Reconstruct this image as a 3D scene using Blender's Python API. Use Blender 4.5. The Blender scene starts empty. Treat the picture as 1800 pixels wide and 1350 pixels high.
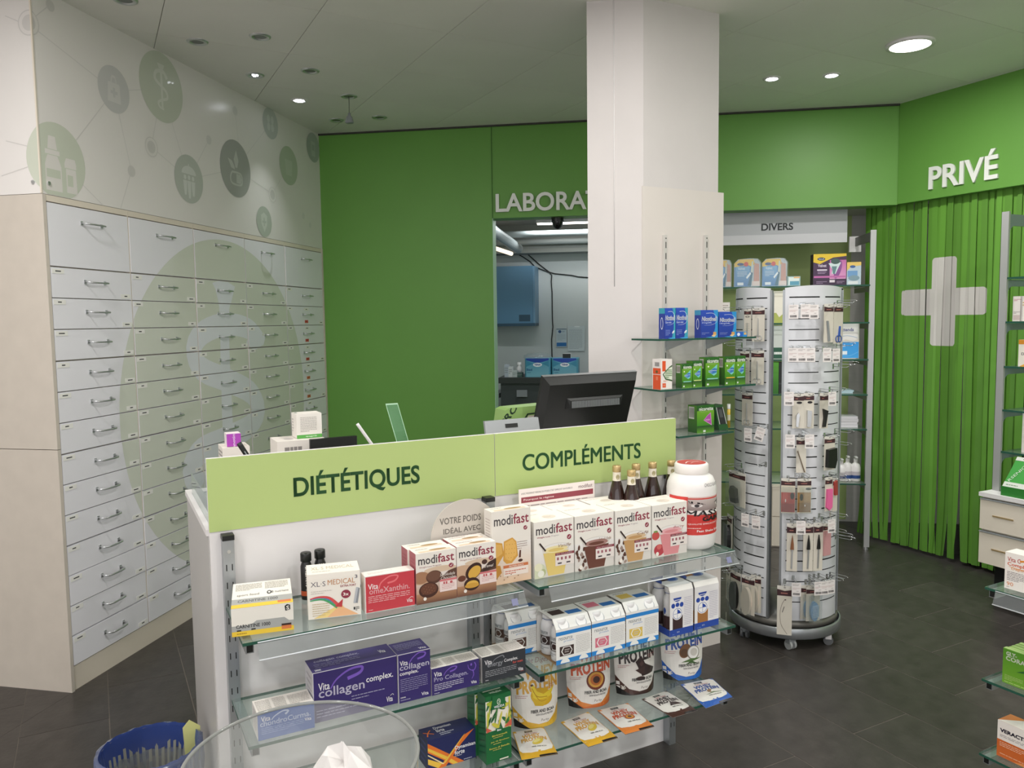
import bpy, math, random
from mathutils import Vector, Matrix
RND = random.Random(11)
C = bpy.context.scene.collection
PI = math.pi

# ---------------------------------------------------------------- camera, light, exposure
FPX = 1382.0
PITCH, ROLL, EYE = 0.0799, -0.01345, 1.6
_cp, _sp, _cr, _sr = math.cos(PITCH), math.sin(PITCH), math.cos(ROLL), math.sin(ROLL)
_f = Vector((0, _cp, -_sp)); _u = Vector((0, _sp, _cp)); _r = Vector((1, 0, 0))
CR = _cr*_r + _sr*_u; CU = -_sr*_r + _cr*_u; CF = _f
cam_d = bpy.data.cameras.new('camera'); cam = bpy.data.objects.new('camera', cam_d); C.objects.link(cam)
cam_d.sensor_width = 36.0; cam_d.lens = FPX/1800*36.0; cam_d.clip_start = 0.05; cam_d.clip_end = 100
m = Matrix((CR, CU, -CF)).transposed().to_4x4(); m.translation = (0, 0, EYE); cam.matrix_world = m
S = bpy.context.scene
S.camera = cam
S.view_settings.view_transform = 'Standard'; S.view_settings.look = 'None'
S.view_settings.gamma = 1; S.view_settings.use_curve_mapping = False
S.view_settings.exposure = 0.06
S.cycles.use_denoising = True
S.cycles.max_bounces = 10; S.cycles.diffuse_bounces = 4; S.cycles.glossy_bounces = 4; S.cycles.transparent_max_bounces = 24
S.cycles.sample_clamp_indirect = 6.0
W = bpy.data.worlds.new('even_fill_light'); S.world = W; W.use_nodes = True  # even world light, raised as fill for the whole room
W.node_tree.nodes['Background'].inputs[0].default_value = (0.98, 0.98, 1.0, 1)
W.node_tree.nodes['Background'].inputs[1].default_value = 1.7
LAMP_W = 19.0      # each round ceiling lamp
SPOT_W = 3.0       # each small ceiling spot

def ceiling_light(x, y, z, power, size, col=(1, 0.975, 0.95), spread=PI):
    d = bpy.data.lights.new('lamp_light', 'AREA'); d.shape = 'DISK'; d.size = size; d.energy = power; d.color = col; d.spread = spread
    o = bpy.data.objects.new('lamp_light', d); C.objects.link(o); o.location = (x, y, z); return o

# ---------------------------------------------------------------- geometry of the place
def ray(px, py):
    return CR*((px-900)/FPX) + CU*(-(py-675)/FPX) + CF
def atz(px, py, z):
    d = ray(px, py); t = (z-EYE)/d.z; return Vector((0, 0, EYE)) + d*t
class Frame:
    """a wall-like plane: x runs along it, y goes away from the viewer behind it, z is up"""
    def __init__(s, x, y, yaw):
        s.o = Vector((x, y)); s.yaw = yaw; s.h = Vector((math.sin(yaw), math.cos(yaw))); s.n = Vector((math.cos(yaw), -math.sin(yaw)))
    def hit(s, px, py, y=0.0):
        d = ray(px, py); o = s.o - s.n*y; n = s.n
        t = (n.x*o.x + n.y*o.y)/(n.x*d.x + n.y*d.y); p = Vector((0, 0, EYE)) + d*t
        q = Vector((p.x, p.y)) - o; return q.dot(s.h), p.z
    def fl(s, px, py, z):
        p = atz(px, py, z); q = Vector((p.x, p.y)) - s.o; return q.dot(s.h), -q.dot(s.n)
    def mat(s, x, y, z, rot=0.0):
        p = s.o + s.h*x - s.n*y
        return Matrix.Translation((p.x, p.y, z)) @ Matrix.Rotation(PI/2 - s.yaw + rot, 4, 'Z')
    def w(s, x, y):
        p = s.o + s.h*x - s.n*y; return (p.x, p.y)
FL = Frame(-1.95, 3.332, 0.2029)              # drawer wall
FLR = Frame(-1.95, 3.332, 0.2029 + PI/2)      # its near end
FC = Frame(0.559, 2.874, 1.09)                # counter front
FG = Frame(-1.409, 5.961, 1.725)              # green back wall
FR = Frame(2.595, 5.338, 2.68)                # right wall over the strip curtain
FP = Frame(1.012, 3.772, 1.0815)              # white board on the pillar
FN = Frame(1.514, 2.459, 2.652)               # near gondola at the right
CEIL = 3.0

# ---------------------------------------------------------------- helpers
def lin(c):
    c /= 255.0
    return c/12.92 if c <= 0.04045 else ((c+0.055)/1.055)**2.4
def K(s):
    if isinstance(s, tuple): return s
    s = s.lstrip('#'); s = ''.join(c*2 for c in s) if len(s) == 3 else s; return (lin(int(s[0:2], 16)), lin(int(s[2:4], 16)), lin(int(s[4:6], 16)), 1.0)

def mat(name, col, rough=0.5, metal=0.0, noise=0.0, scale=8.0, bump=0.0, bscale=60.0, emit=None, estr=1.0, spec=0.5, coat=0.0, stretch=None):
    m = bpy.data.materials.new(name); m.use_nodes = True; nt = m.node_tree; b = nt.nodes['Principled BSDF']
    b.inputs['Base Color'].default_value = K(col); b.inputs['Roughness'].default_value = rough; b.inputs['Metallic'].default_value = metal
    b.inputs['Specular IOR Level'].default_value = spec; b.inputs['Coat Weight'].default_value = coat
    tc = nt.nodes.new('ShaderNodeTexCoord')
    src = tc.outputs['Object']
    if stretch:
        mp = nt.nodes.new('ShaderNodeMapping'); mp.inputs['Scale'].default_value = stretch; nt.links.new(src, mp.inputs[0]); src = mp.outputs[0]
    if noise:
        n = nt.nodes.new('ShaderNodeTexNoise'); n.inputs['Scale'].default_value = scale; n.inputs['Detail'].default_value = 5; nt.links.new(src, n.inputs['Vector'])
        cr = nt.nodes.new('ShaderNodeValToRGB'); k = K(col)
        cr.color_ramp.elements[0].position = 0.3; cr.color_ramp.elements[1].position = 0.7
        cr.color_ramp.elements[0].color = tuple(max(0, v*(1-noise)) for v in k[:3]) + (1,)
        cr.color_ramp.elements[1].color = tuple(min(1, v*(1+noise)) for v in k[:3]) + (1,)
        nt.links.new(n.outputs['Fac'], cr.inputs[0]); nt.links.new(cr.outputs[0], b.inputs['Base Color'])
    if bump:
        n2 = nt.nodes.new('ShaderNodeTexNoise'); n2.inputs['Scale'].default_value = bscale; n2.inputs['Detail'].default_value = 3; nt.links.new(src, n2.inputs['Vector'])
        bp = nt.nodes.new('ShaderNodeBump'); bp.inputs['Strength'].default_value = bump; bp.inputs['Distance'].default_value = 0.002
        nt.links.new(n2.outputs['Fac'], bp.inputs['Height']); nt.links.new(bp.outputs[0], b.inputs['Normal'])
    if emit:
        b.inputs['Emission Color'].default_value = K(emit); b.inputs['Emission Strength'].default_value = estr
    return m
def ink_mat(name, rough, coat=0.0, metal=0.0):
    m = mat(name, '#ffffff', rough, metal, coat=coat); nt = m.node_tree; b = nt.nodes['Principled BSDF']
    a = nt.nodes.new('ShaderNodeAttribute'); a.attribute_name = 'ink'; nt.links.new(a.outputs['Color'], b.inputs['Base Color'])
    return m
def clear_mat(name, tint, gloss=0.1, haze=0.0, hazecol='#dfe5e3', rough=0.03):
    """thin see-through sheet: tinted transparency with a fresnel sheen and a little haze"""
    m = bpy.data.materials.new(name); m.use_nodes = True; nt = m.node_tree; nt.nodes.clear()
    out = nt.nodes.new('ShaderNodeOutputMaterial'); tr = nt.nodes.new('ShaderNodeBsdfTransparent'); tr.inputs[0].default_value = K(tint)
    gl = nt.nodes.new('ShaderNodeBsdfGlossy'); gl.inputs['Roughness'].default_value = rough; gl.inputs[0].default_value = (0.95, 1, 0.97, 1)
    lw = nt.nodes.new('ShaderNodeLayerWeight'); pw = nt.nodes.new('ShaderNodeMath'); pw.operation = 'POWER'; pw.inputs[1].default_value = 4.0
    ma = nt.nodes.new('ShaderNodeMath'); ma.operation = 'MULTIPLY_ADD'; ma.inputs[1].default_value = .75; ma.inputs[2].default_value = .02 + gloss*.15
    nt.links.new(lw.outputs['Facing'], pw.inputs[0]); nt.links.new(pw.outputs[0], ma.inputs[0])
    mx = nt.nodes.new('ShaderNodeMixShader'); nt.links.new(ma.outputs[0], mx.inputs[0]); nt.links.new(tr.outputs[0], mx.inputs[1]); nt.links.new(gl.outputs[0], mx.inputs[2])
    last = mx
    if haze:
        df = nt.nodes.new('ShaderNodeBsdfDiffuse'); df.inputs[0].default_value = K(hazecol)
        m2 = nt.nodes.new('ShaderNodeMixShader'); m2.inputs[0].default_value = haze
        nt.links.new(last.outputs[0], m2.inputs[1]); nt.links.new(df.outputs[0], m2.inputs[2]); last = m2
    nt.links.new(last.outputs[0], out.inputs[0]); return m

class MB:
    def __init__(s): s.v = []; s.f = []; s.m = []; s.c = []; s.sm = []; s.ink = False
    def poly(s, pts, mi=0, col=None, sm=False, cols=None):
        n = len(s.v); s.v += [tuple(p) for p in pts]; s.f.append(tuple(range(n, n+len(pts)))); s.m.append(mi); s.sm.append(sm)
        if cols: s.c += cols; s.ink = True
        else:
            if col is not None: s.ink = True
            s.c += [col or (1, 1, 1, 1)]*len(pts)
        return s
    def mesh(s, vs, fs, mi=0, col=None, sm=False):
        n = len(s.v); s.v += [tuple(p) for p in vs]; s.f += [tuple(i+n for i in f) for f in fs]; s.m += [mi]*len(fs); s.sm += [sm]*len(fs)
        if col is not None: s.ink = True
        s.c += [col or (1, 1, 1, 1)]*len(vs); return s
    def box(s, x0, y0, z0, x1, y1, z1, mi=0, col=None, cols=None, mis=None):
        a, b, c, d = (x0, y0), (x1, y0), (x1, y1), (x0, y1)
        F = {'F': [(x0, y0, z0), (x1, y0, z0), (x1, y0, z1), (x0, y0, z1)], 'B': [(x1, y1, z0), (x0, y1, z0), (x0, y1, z1), (x1, y1, z1)],
             'L': [(x0, y1, z0), (x0, y0, z0), (x0, y0, z1), (x0, y1, z1)], 'R': [(x1, y0, z0), (x1, y1, z0), (x1, y1, z1), (x1, y0, z1)],
             'T': [(x0, y0, z1), (x1, y0, z1), (x1, y1, z1), (x0, y1, z1)], 'D': [(x0, y1, z0), (x1, y1, z0), (x1, y0, z0), (x0, y0, z0)]}
        if cols or mis:
            for k, p in F.items(): s.poly(p, (mis or {}).get(k, mi), K(cols.get(k, cols['*'])) if cols else col)
        else:
            vs = [(x0, y0, z0), (x1, y0, z0), (x1, y1, z0), (x0, y1, z0), (x0, y0, z1), (x1, y0, z1), (x1, y1, z1), (x0, y1, z1)]
            s.mesh(vs, [(3, 2, 1, 0), (4, 5, 6, 7), (0, 1, 5, 4), (1, 2, 6, 5), (2, 3, 7, 6), (3, 0, 4, 7)], mi, col)
        return s
    def rbox(s, x0, y0, z0, x1, y1, z1, r=0.01, mi=0, col=None, n=3):
        """box with its upright edges rounded"""
        pts = []
        for cx, cy, a0 in ((x1-r, y0+r, -90), (x1-r, y1-r, 0), (x0+r, y1-r, 90), (x0+r, y0+r, 180)):
            for i in range(n+1):
                a = math.radians(a0 + 90*i/n); pts.append((cx+r*math.cos(a), cy+r*math.sin(a)))
        return s.prism(pts, lambda p, t: (p[0], p[1], z0 + (z1-z0)*t), mi, col)
    def prism(s, pts, fn, mi=0, col=None):
        """extrude a counter-clockwise 2D outline; fn(p, t) gives the 3D point for t = 0 or 1"""
        n = len(pts); vs = [fn(p, 0) for p in pts] + [fn(p, 1) for p in pts]
        fs = [tuple(range(n-1, -1, -1)), tuple(range(n, 2*n))] + [(i, (i+1) % n, n+(i+1) % n, n+i) for i in range(n)]
        return s.mesh(vs, fs, mi, col)
    def lathe(s, prof, n=24, mi=0, col=None, cx=0, cy=0, sm=True, a0=0, a1=2*PI, cz=0):
        full = abs(a1-a0-2*PI) < 1e-6; k = n if full else n+1
        vs = [(cx+r*math.cos(a0+(a1-a0)*i/n), cy+r*math.sin(a0+(a1-a0)*i/n), cz+z) for r, z in prof for i in range(k)]
        fs = []
        for j in range(len(prof)-1):
            for i in range(n):
                i2 = (i+1) % k
                fs.append((j*k+i, j*k+i2, (j+1)*k+i2, (j+1)*k+i))
        return s.mesh(vs, fs, mi, col, sm)
    def cyl(s, cx, cy, z0, z1, r, n=16, mi=0, col=None, r2=None):
        r2 = r if r2 is None else r2
        return s.prism([(cx+r*math.cos(2*PI*i/n), cy+r*math.sin(2*PI*i/n)) for i in range(n)],
                       lambda p, t: (p[0], p[1], z0) if t == 0 else (cx+(p[0]-cx)*r2/r, cy+(p[1]-cy)*r2/r, z1), mi, col)
    def tube(s, path, r, n=6, mi=0, col=None, closed=False):
        P = [Vector(p) for p in path]; N = len(P); rings = []
        for i, p in enumerate(P):
            if closed: t = P[(i+1) % N]-P[i-1]
            else: t = P[min(i+1, N-1)]-P[max(i-1, 0)]
            t.normalize(); a = Vector((0, 0, 1)) if abs(t.z) < 0.9 else Vector((1, 0, 0))
            x = t.cross(a).normalized(); y = x.cross(t)
            rings.append([p + (x*math.cos(2*PI*k/n) + y*math.sin(2*PI*k/n))*r for k in range(n)])
        vs = [q for g in rings for q in g]; fs = []
        for i in range(N if closed else N-1):
            for k in range(n):
                fs.append((i*n+k, i*n+(k+1) % n, ((i+1) % N)*n+(k+1) % n, ((i+1) % N)*n+k))
        if not closed: fs += [tuple(range(n-1, -1, -1)), tuple((N-1)*n+k for k in range(n))]
        return s.mesh(vs, fs, mi, col, True)
    def data(s, name, mats):
        me = bpy.data.meshes.new(name); me.from_pydata(s.v, [], s.f)
        for m in mats: me.materials.append(m)
        me.polygons.foreach_set('material_index', s.m); me.polygons.foreach_set('use_smooth', s.sm)
        if s.ink:
            at = me.color_attributes.new('ink', 'FLOAT_COLOR', 'POINT'); at.data.foreach_set('color', [x for c in s.c for x in c])
        me.update(); return me
    def ob(s, name, mats, parent=None, M=None, kind=None):
        return link(name, s.data(name, mats if isinstance(mats, (list, tuple)) else [mats]), parent, M, kind)
def link(name, me, parent=None, M=None, kind=None):
    o = bpy.data.objects.new(name, me); C.objects.link(o)
    if parent is not None: o.parent = parent
    if M is not None: o.matrix_local = M
    if kind: o['kind'] = kind
    return o
def tag(o, label, cat, group=None):
    o['label'] = label; o['category'] = cat
    if group: o['group'] = group
    return o
def thing(name, label, cat, M, group=None):
    o = bpy.data.objects.new(name, None); C.objects.link(o); o.empty_display_size = 0.05; o.matrix_world = M
    return tag(o, label, cat, group)
def copy_tree(o, M, label, group=None):
    r = o.copy(); C.objects.link(r); r.matrix_world = M; r['label'] = label
    if group: r['group'] = group
    def rec(a, b):
        for ch in list(a.children):
            c = ch.copy(); C.objects.link(c); c.parent = b; rec(ch, c)
    rec(o, r); return r

_tx = {}
def text2d(s, bold=0.0, shear=0.0, res=3):
    bold = min(bold, 0.02); k = (s, bold, shear, res)
    if k in _tx: return _tx[k]
    c = bpy.data.curves.new('t', 'FONT'); c.body = s; c.offset = bold; c.shear = shear; c.resolution_u = res; c.fill_mode = 'BOTH'
    o = bpy.data.objects.new('t', c); me = bpy.data.meshes.new_from_object(o)
    vs = [(v.co.x, v.co.y) for v in me.vertices]; fs = [tuple(p.vertices) for p in me.polygons]
    x0 = min(v[0] for v in vs); x1 = max(v[0] for v in vs); y0 = min(v[1] for v in vs); y1 = max(v[1] for v in vs)
    r = ([((x-x0)/(x1-x0), (y-y0)/(y1-y0)) for x, y in vs], fs, (x0, x1, y0, y1))
    bpy.data.objects.remove(o); bpy.data.meshes.remove(me); bpy.data.curves.remove(c)
    _tx[k] = r; return r

def clip(poly, a, b, c, interp=False):
    """keep a*x + b*y >= c"""
    out = []; n = len(poly)
    for i in range(n):
        p, q = poly[i], poly[(i+1) % n]; dp = a*p[0]+b*p[1]-c; dq = a*q[0]+b*q[1]-c
        if dp >= 0: out.append(p)
        if (dp >= 0) != (dq >= 0) and abs(dp-dq) > 1e-12:
            t = dp/(dp-dq); out.append((p[0]+(q[0]-p[0])*t, p[1]+(q[1]-p[1])*t))
    return out
def clip_rect(p, x0, y0, x1, y1):
    for a in ((1, 0, x0), (-1, 0, -x1), (0, 1, y0), (0, -1, -y1)):
        if len(p) < 3: return []
        p = clip(p, *a)
    return p if len(p) >= 3 else []
def oval(cu, cv, ru, rv, n=28, a0=0, a1=360, tilt=0):
    t = math.radians(tilt); out = []
    for i in range(n if a1-a0 >= 360 else n+1):
        a = math.radians(a0+(a1-a0)*i/n); x = ru*math.cos(a); y = rv*math.sin(a)
        out.append((cu + x*math.cos(t) - y*math.sin(t), cv + x*math.sin(t) + y*math.cos(t)))
    return out

# printed design items, in face units (u right, v up, both 0..1)
def R_(c, u0, v0, u1, v1): return ('p', c, [(u0, v0), (u1, v0), (u1, v1), (u0, v1)])
def E_(c, cu, cv, ru, rv, tilt=0, a0=0, a1=360, n=22): return ('p', c, oval(cu, cv, ru, rv, n, a0, a1, tilt))
def P_(c, *pts): return ('p', c, list(pts))
def T_(c, s, u0, v0, u1, v1, bold=0.0, shear=0.0, tilt=0.0): return ('t', c, s, u0, v0, u1, v1, bold, shear, tilt)
def L_(c, u0, v0, u1, v1, n, th=0.45): return ('l', c, u0, v0, u1, v1, n, th)
def S_(c, pts, w0, w1=None): return ('s', c, pts, w0, w0 if w1 is None else w1)
def G_(c0, c1, u0, v0, u1, v1): return ('g', c0, c1, u0, v0, u1, v1)
def smooth_path(pts, k=4):
    out = []
    for i in range(len(pts)-1):
        p0 = pts[max(i-1, 0)]; p1 = pts[i]; p2 = pts[i+1]; p3 = pts[min(i+2, len(pts)-1)]
        for j in range(k):
            t = j/k
            out.append(tuple(0.5*((2*p1[d]) + (-p0[d]+p2[d])*t + (2*p0[d]-5*p1[d]+4*p2[d]-p3[d])*t*t + (-p0[d]+3*p1[d]-3*p2[d]+p3[d])*t**3) for d in (0, 1)))
    out.append(tuple(pts[-1])); return out
def band(pts, w0, w1, asp=1.0):
    """quads of a stroke; widths in v units, asp = W/H"""
    P = smooth_path(pts); n = len(P); L = []; Rr = []
    for i, p in enumerate(P):
        a = P[max(i-1, 0)]; b = P[min(i+1, n-1)]; dx = (b[0]-a[0])*asp; dy = b[1]-a[1]; l = math.hypot(dx, dy) or 1
        w = (w0+(w1-w0)*i/(n-1))/2; L.append((p[0]-dy/l*w/asp, p[1]+dx/l*w)); Rr.append((p[0]+dy/l*w/asp, p[1]-dx/l*w))
    return [[Rr[i], Rr[i+1], L[i+1], L[i]] for i in range(n-1)]
def decal(mb, mp, Wd, Hd, items, cells=None, box=(0, 0, 1, 1)):
    """lay flat print on a face; mp(u, v, k) is the point for face coordinates u, v and layer k"""
    lay = 0
    def put(p, col):
        p = clip_rect(p, *box) if box else p
        if len(p) < 3: return
        if cells:
            nu, nv = cells
            u0 = min(q[0] for q in p); u1 = max(q[0] for q in p); v0 = min(q[1] for q in p); v1 = max(q[1] for q in p)
            for i in range(int(math.floor(u0*nu)), int(math.floor(u1*nu-1e-9))+1):
                for j in range(int(math.floor(v0*nv)), int(math.floor(v1*nv-1e-9))+1):
                    q = clip_rect(p, i/nu, j/nv, (i+1)/nu, (j+1)/nv)
                    if q: mb.poly([mp(a, b, lay) for a, b in q], 0, col)
        else: mb.poly([mp(a, b, lay) for a, b in p], 0, col)
    for it in items:
        k = it[0]; lay += 1
        if k == 'p': put(it[2], K(it[1]))
        elif k == 'g':
            _, c0, c1, u0, v0, u1, v1 = it; c0 = K(c0); c1 = K(c1); nv = cells[1] if cells else 1
            n = max(1, int((v1-v0)*nv*1.01)); nu = cells[0] if cells else 1
            for i in range(n):
                for j in range(nu):
                    a = v0+(v1-v0)*i/n; b = v0+(v1-v0)*(i+1)/n; ua = u0+(u1-u0)*j/nu; ub = u0+(u1-u0)*(j+1)/nu
                    ca = tuple(c1[q]+(c0[q]-c1[q])*i/n for q in range(4)); cb = tuple(c1[q]+(c0[q]-c1[q])*(i+1)/n for q in range(4))
                    mb.poly([mp(ua, a, lay), mp(ub, a, lay), mp(ub, b, lay), mp(ua, b, lay)], 0, None, cols=[ca, ca, cb, cb])
        elif k == 's':
            for q in band(it[2], it[3], it[4], Wd/Hd): put(q, K(it[1]))
        elif k == 't':
            _, c, s, u0, v0, u1, v1, bold, shear, tilt = it
            mm = 'M' in s; vs, fs, _b = text2d(s, 0 if mm else bold, shear, 2); col = K(c)
            cu, cv = (u0+u1)/2, (v0+v1)/2; ct, st = math.cos(math.radians(tilt)), math.sin(math.radians(tilt))
            P = []
            for x, y in vs:
                a = u0+(u1-u0)*x; b = v0+(v1-v0)*y
                if tilt:
                    dx = (a-cu)*Wd; dy = (b-cv)*Hd; a = cu+(dx*ct-dy*st)/Wd; b = cv+(dx*st+dy*ct)/Hd
                P.append((a, b))
            if (mm and bold > 0) or bold >= .04:
                q = .02 if bold >= .04 else min(bold, .02)*.8; du = q*(u1-u0)/(_b[1]-_b[0]); dv = q*(v1-v0)/(_b[3]-_b[2])
                for a_, b_ in ((-du, -dv), (du, -dv), (-du, dv), (du, dv)): mb.mesh([mp(a+a_, b+b_, lay) for a, b in P], fs, 0, col)
            if box and (min(p[0] for p in P) < box[0] or max(p[0] for p in P) > box[2] or min(p[1] for p in P) < box[1] or max(p[1] for p in P) > box[3]):
                for f in fs: put([P[i] for i in f], col)
            else: mb.mesh([mp(a, b, lay) for a, b in P], fs, 0, col)
        elif k == 'l':
            _, c, u0, v0, u1, v1, n, th = it; col = K(c); st = (v1-v0)/n; hh = st*th
            for i in range(n):
                y = v1-st*(i+0.5); end = u1 if i < n-1 else u0+(u1-u0)*RND.uniform(0.4, 0.9); x = u0
                while x < end-1e-4:
                    w = min(RND.uniform(0.05, 0.16)*max(u1-u0, 0.2), end-x); put([(x, y-hh/2), (x+w, y-hh/2), (x+w, y+hh/2), (x, y+hh/2)], col); x += w + 0.02*max(u1-u0, 0.3)

# ---------------------------------------------------------------- materials
INK = ink_mat('printed_card', 0.45); FILM = ink_mat('printed_film', 0.3, 0.3); SATIN = ink_mat('painted_plastic', 0.35)
MATTE = ink_mat('matte_print', 0.6)
M_ceil = mat('ceiling_metal', '#eceae4', 0.45, noise=0.03, scale=2)
M_joint = mat('ceiling_joint', '#8b8984', 0.8)
M_tile = mat('slate_tile', '#403c39', 0.34, noise=0.22, scale=14, bump=0.35, bscale=45, spec=0.45)
M_grout = mat('tile_grout', '#6f6860', 0.8)
M_green = mat('green_laminate', '#6a9f48', 0.42, noise=0.02, scale=3, spec=0.35)
M_mural = mat('mural_film', '#e9e5e1', 0.22, noise=0.015, scale=1.5, spec=0.5)
M_beige = mat('beige_laminate', '#cfc6ba', 0.5, noise=0.03, scale=12, bump=0.05, bscale=90)
M_edge = mat('cream_edging', '#e3d9c9', 0.5)
M_drawer = mat('pale_lilac_film', '#eeedf2', 0.3, noise=0.01, scale=3)
M_chrome = mat('chrome', '#d3d5d6', 0.28, 0.85)
M_steel = mat('brushed_aluminium', '#a9adb0', 0.38, 0.75, noise=0.04, scale=30, stretch=(1, 1, 0.05))
M_grey = mat('grey_plastic', '#8c9092', 0.4)
M_white = mat('white_laminate', '#e6e3e2', 0.4, noise=0.01, scale=4)
M_plaster = mat('pillar_plaster', '#d2cdca', 0.7, noise=0.02, scale=5, bump=0.25, bscale=25)
M_board = mat('cream_board', '#d8d1ca', 0.6, noise=0.02, scale=3)
M_black = mat('black_plastic', '#161817', 0.35, bump=0.1, bscale=300)
M_dark = mat('dark_void', '#0c0e0c', 0.9)
M_rubber = mat('grey_rubber', '#5f6163', 0.6)
M_glass = clear_mat('clear_glass', '#f6fbf9', 0.06, haze=0.07, hazecol='#c9d6d0')
M_gedge = mat('glass_edge', '#2a5546', 0.45, spec=0.25)
M_acryl = clear_mat('clear_acrylic', '#eff1f1', 0.12, haze=0.10, hazecol='#dfe4e6')
M_bowl = clear_mat('bowl_acrylic', '#f0f1f0', 0.5, haze=0.24, hazecol='#cfd0ce', rough=0.06)
M_film = clear_mat('blister_film', '#f4f6f6', 0.15, haze=0.06)
M_wire = mat('chrome_wire', '#d2d5d6', 0.22, 0.9)
M_blue = mat('blue_lacquer', '#557e9c', 0.4, noise=0.03, scale=4)
M_dblue = mat('dark_blue_lacquer', '#2d4a5e', 0.45)
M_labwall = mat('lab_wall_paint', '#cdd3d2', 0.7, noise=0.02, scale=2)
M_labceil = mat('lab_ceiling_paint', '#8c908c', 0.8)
M_pipe = mat('pipe_paint', '#a9b1b1', 0.35)
M_worktop = mat('dark_worktop', '#3b3d3c', 0.4)
M_niche = mat('niche_grey_panel', '#c2bfba', 0.6, noise=0.03, scale=4, stretch=(1, 1, 12))
M_olive = mat('olive_green_panel', '#a8bb76', 0.5)
M_tube = mat('fluorescent_tube', '#ffffff', 0.5, emit='#fff6ea', estr=6.0)
M_led = mat('led_lens', '#ffffff', 0.4, emit='#fff8f0', estr=14.0)
M_spot = mat('spot_bulb', '#ffffff', 0.3, emit='#f4f6ff', estr=14.0)
M_bulb = mat('dull_bulb', '#6f7470', 0.3, 0.3)
M_slot = mat('slot_shadow', '#101211', 0.8)

def box_ob(name, m, parent, M, *a, kind=None):
    return MB().box(*a).ob(name, m, parent, M, kind)

# ================================================================ STRUCTURE
GP = Vector((math.sin(-0.4893), math.cos(-0.4893))); GQ = Vector((math.cos(-0.4893), -math.sin(-0.4893)))
def gw(p, q): v = GP*p + GQ*q; return (v.x, v.y)
def keep_frame(poly, F, off=0.0, sign=1):
    return clip(poly, sign*F.n.x, sign*F.n.y, sign*(F.n.dot(F.o)+off)) if len(poly) >= 3 else []
def room_pieces(poly, back=True):
    if back: poly = keep_frame(poly, FG)
    poly = keep_frame(poly, FR) if back else poly
    a = keep_frame(poly, FL); b = keep_frame(keep_frame(poly, FL, 0, -1), FLR)
    return [x for x in (a, b) if len(x) >= 3]
def onscreen(x, y, z, mx=260):
    v = Vector((x, y, z-EYE)); zz = v.dot(CF)
    if zz < 0.3: return False
    return -mx < 900+FPX*v.dot(CR)/zz < 1800+mx and -mx < 675-FPX*v.dot(CU)/zz < 1350+mx
for mm, amt in ((M_tile, 0.10), (M_ceil, 0.02)):     # tone differs a little from tile to tile
    nt = mm.node_tree; b = nt.nodes['Principled BSDF']; lk = b.inputs['Base Color'].links[0]; src = lk.from_socket
    oi = nt.nodes.new('ShaderNodeObjectInfo'); mr = nt.nodes.new('ShaderNodeMapRange'); mr.inputs['To Min'].default_value = 1-amt; mr.inputs['To Max'].default_value = 1+amt
    hs = nt.nodes.new('ShaderNodeHueSaturation'); nt.links.new(oi.outputs['Random'], mr.inputs[0]); nt.links.new(mr.outputs[0], hs.inputs['Value']); nt.links.new(src, hs.inputs['Color']); nt.links.new(hs.outputs[0], b.inputs['Base Color'])

# floor and its tiles (running bond, 63 x 31.5 cm)
floor = MB().box(-7, -5, -0.06, 7, 11, -0.0012).ob('floor', M_grout, kind='structure')
TL, TW, GAP = 0.6265, 0.3155, 0.004
tile_me = MB().box(GAP/2, GAP/2, -0.0031, TL-GAP/2, TW-GAP/2, 0.0).data('floor_tile', [M_tile])
tiles = []
rotp = math.atan2(GP.y, GP.x)
for j in range(-22, 24):
    q0 = 2.51 + TW*j; base = 2.583 if j % 2 == 0 else 2.272
    for i in range(-14, 16):
        p0 = base + TL*i; c = gw(p0+TL/2, q0+TW/2)
        if (c[1] > 8.9) or not any(onscreen(*gw(p0+a*TL, q0+b_*TW), 0, 120) for a in (0, 1) for b_ in (0, 1)): continue
        w4 = [gw(p0, q0), gw(p0, q0+TW), gw(p0+TL, q0+TW), gw(p0+TL, q0)]
        pcs = room_pieces(w4, back=False)
        if not pcs: continue
        whole = len(pcs) == 1 and len(pcs[0]) == 4
        tiles.append((math.hypot(*c), p0, q0, whole, pcs))
tiles.sort(key=lambda t: t[0])
rest = MB(); nt_ = 0
# tile mesh axes: x along GP, y along -GQ  (right-handed)
for d, p0, q0, whole, pcs in tiles:
    if whole and nt_ < 300:
        x, y = gw(p0, q0+TW)
        link('floor_tile', tile_me, floor, Matrix.Translation((x, y, 0)) @ Matrix.Rotation(rotp, 4, 'Z')); nt_ += 1
    else:
        for pc in pcs:
            cx = sum(p[0] for p in pc)/len(pc); cy = sum(p[1] for p in pc)/len(pc)
            pc = [(p[0]+(cx-p[0])*0.006, p[1]+(cy-p[1])*0.006) for p in pc]
            ar = sum(pc[i][0]*pc[(i+1) % len(pc)][1]-pc[(i+1) % len(pc)][0]*pc[i][1] for i in range(len(pc)))
            if ar < 0: pc = pc[::-1]
            if abs(ar) < 0.002: continue
            mbp = MB().prism(pc, lambda p, t: (p[0], p[1], -0.0031+0.0031*t))
            if nt_ < 300: mbp.ob('floor_tile', M_tile, floor); nt_ += 1
            else: rest.prism(pc, lambda p, t: (p[0], p[1], -0.0031+0.0031*t))
if rest.v: rest.ob('floor_tile', M_tile, floor, kind='stuff')

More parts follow.
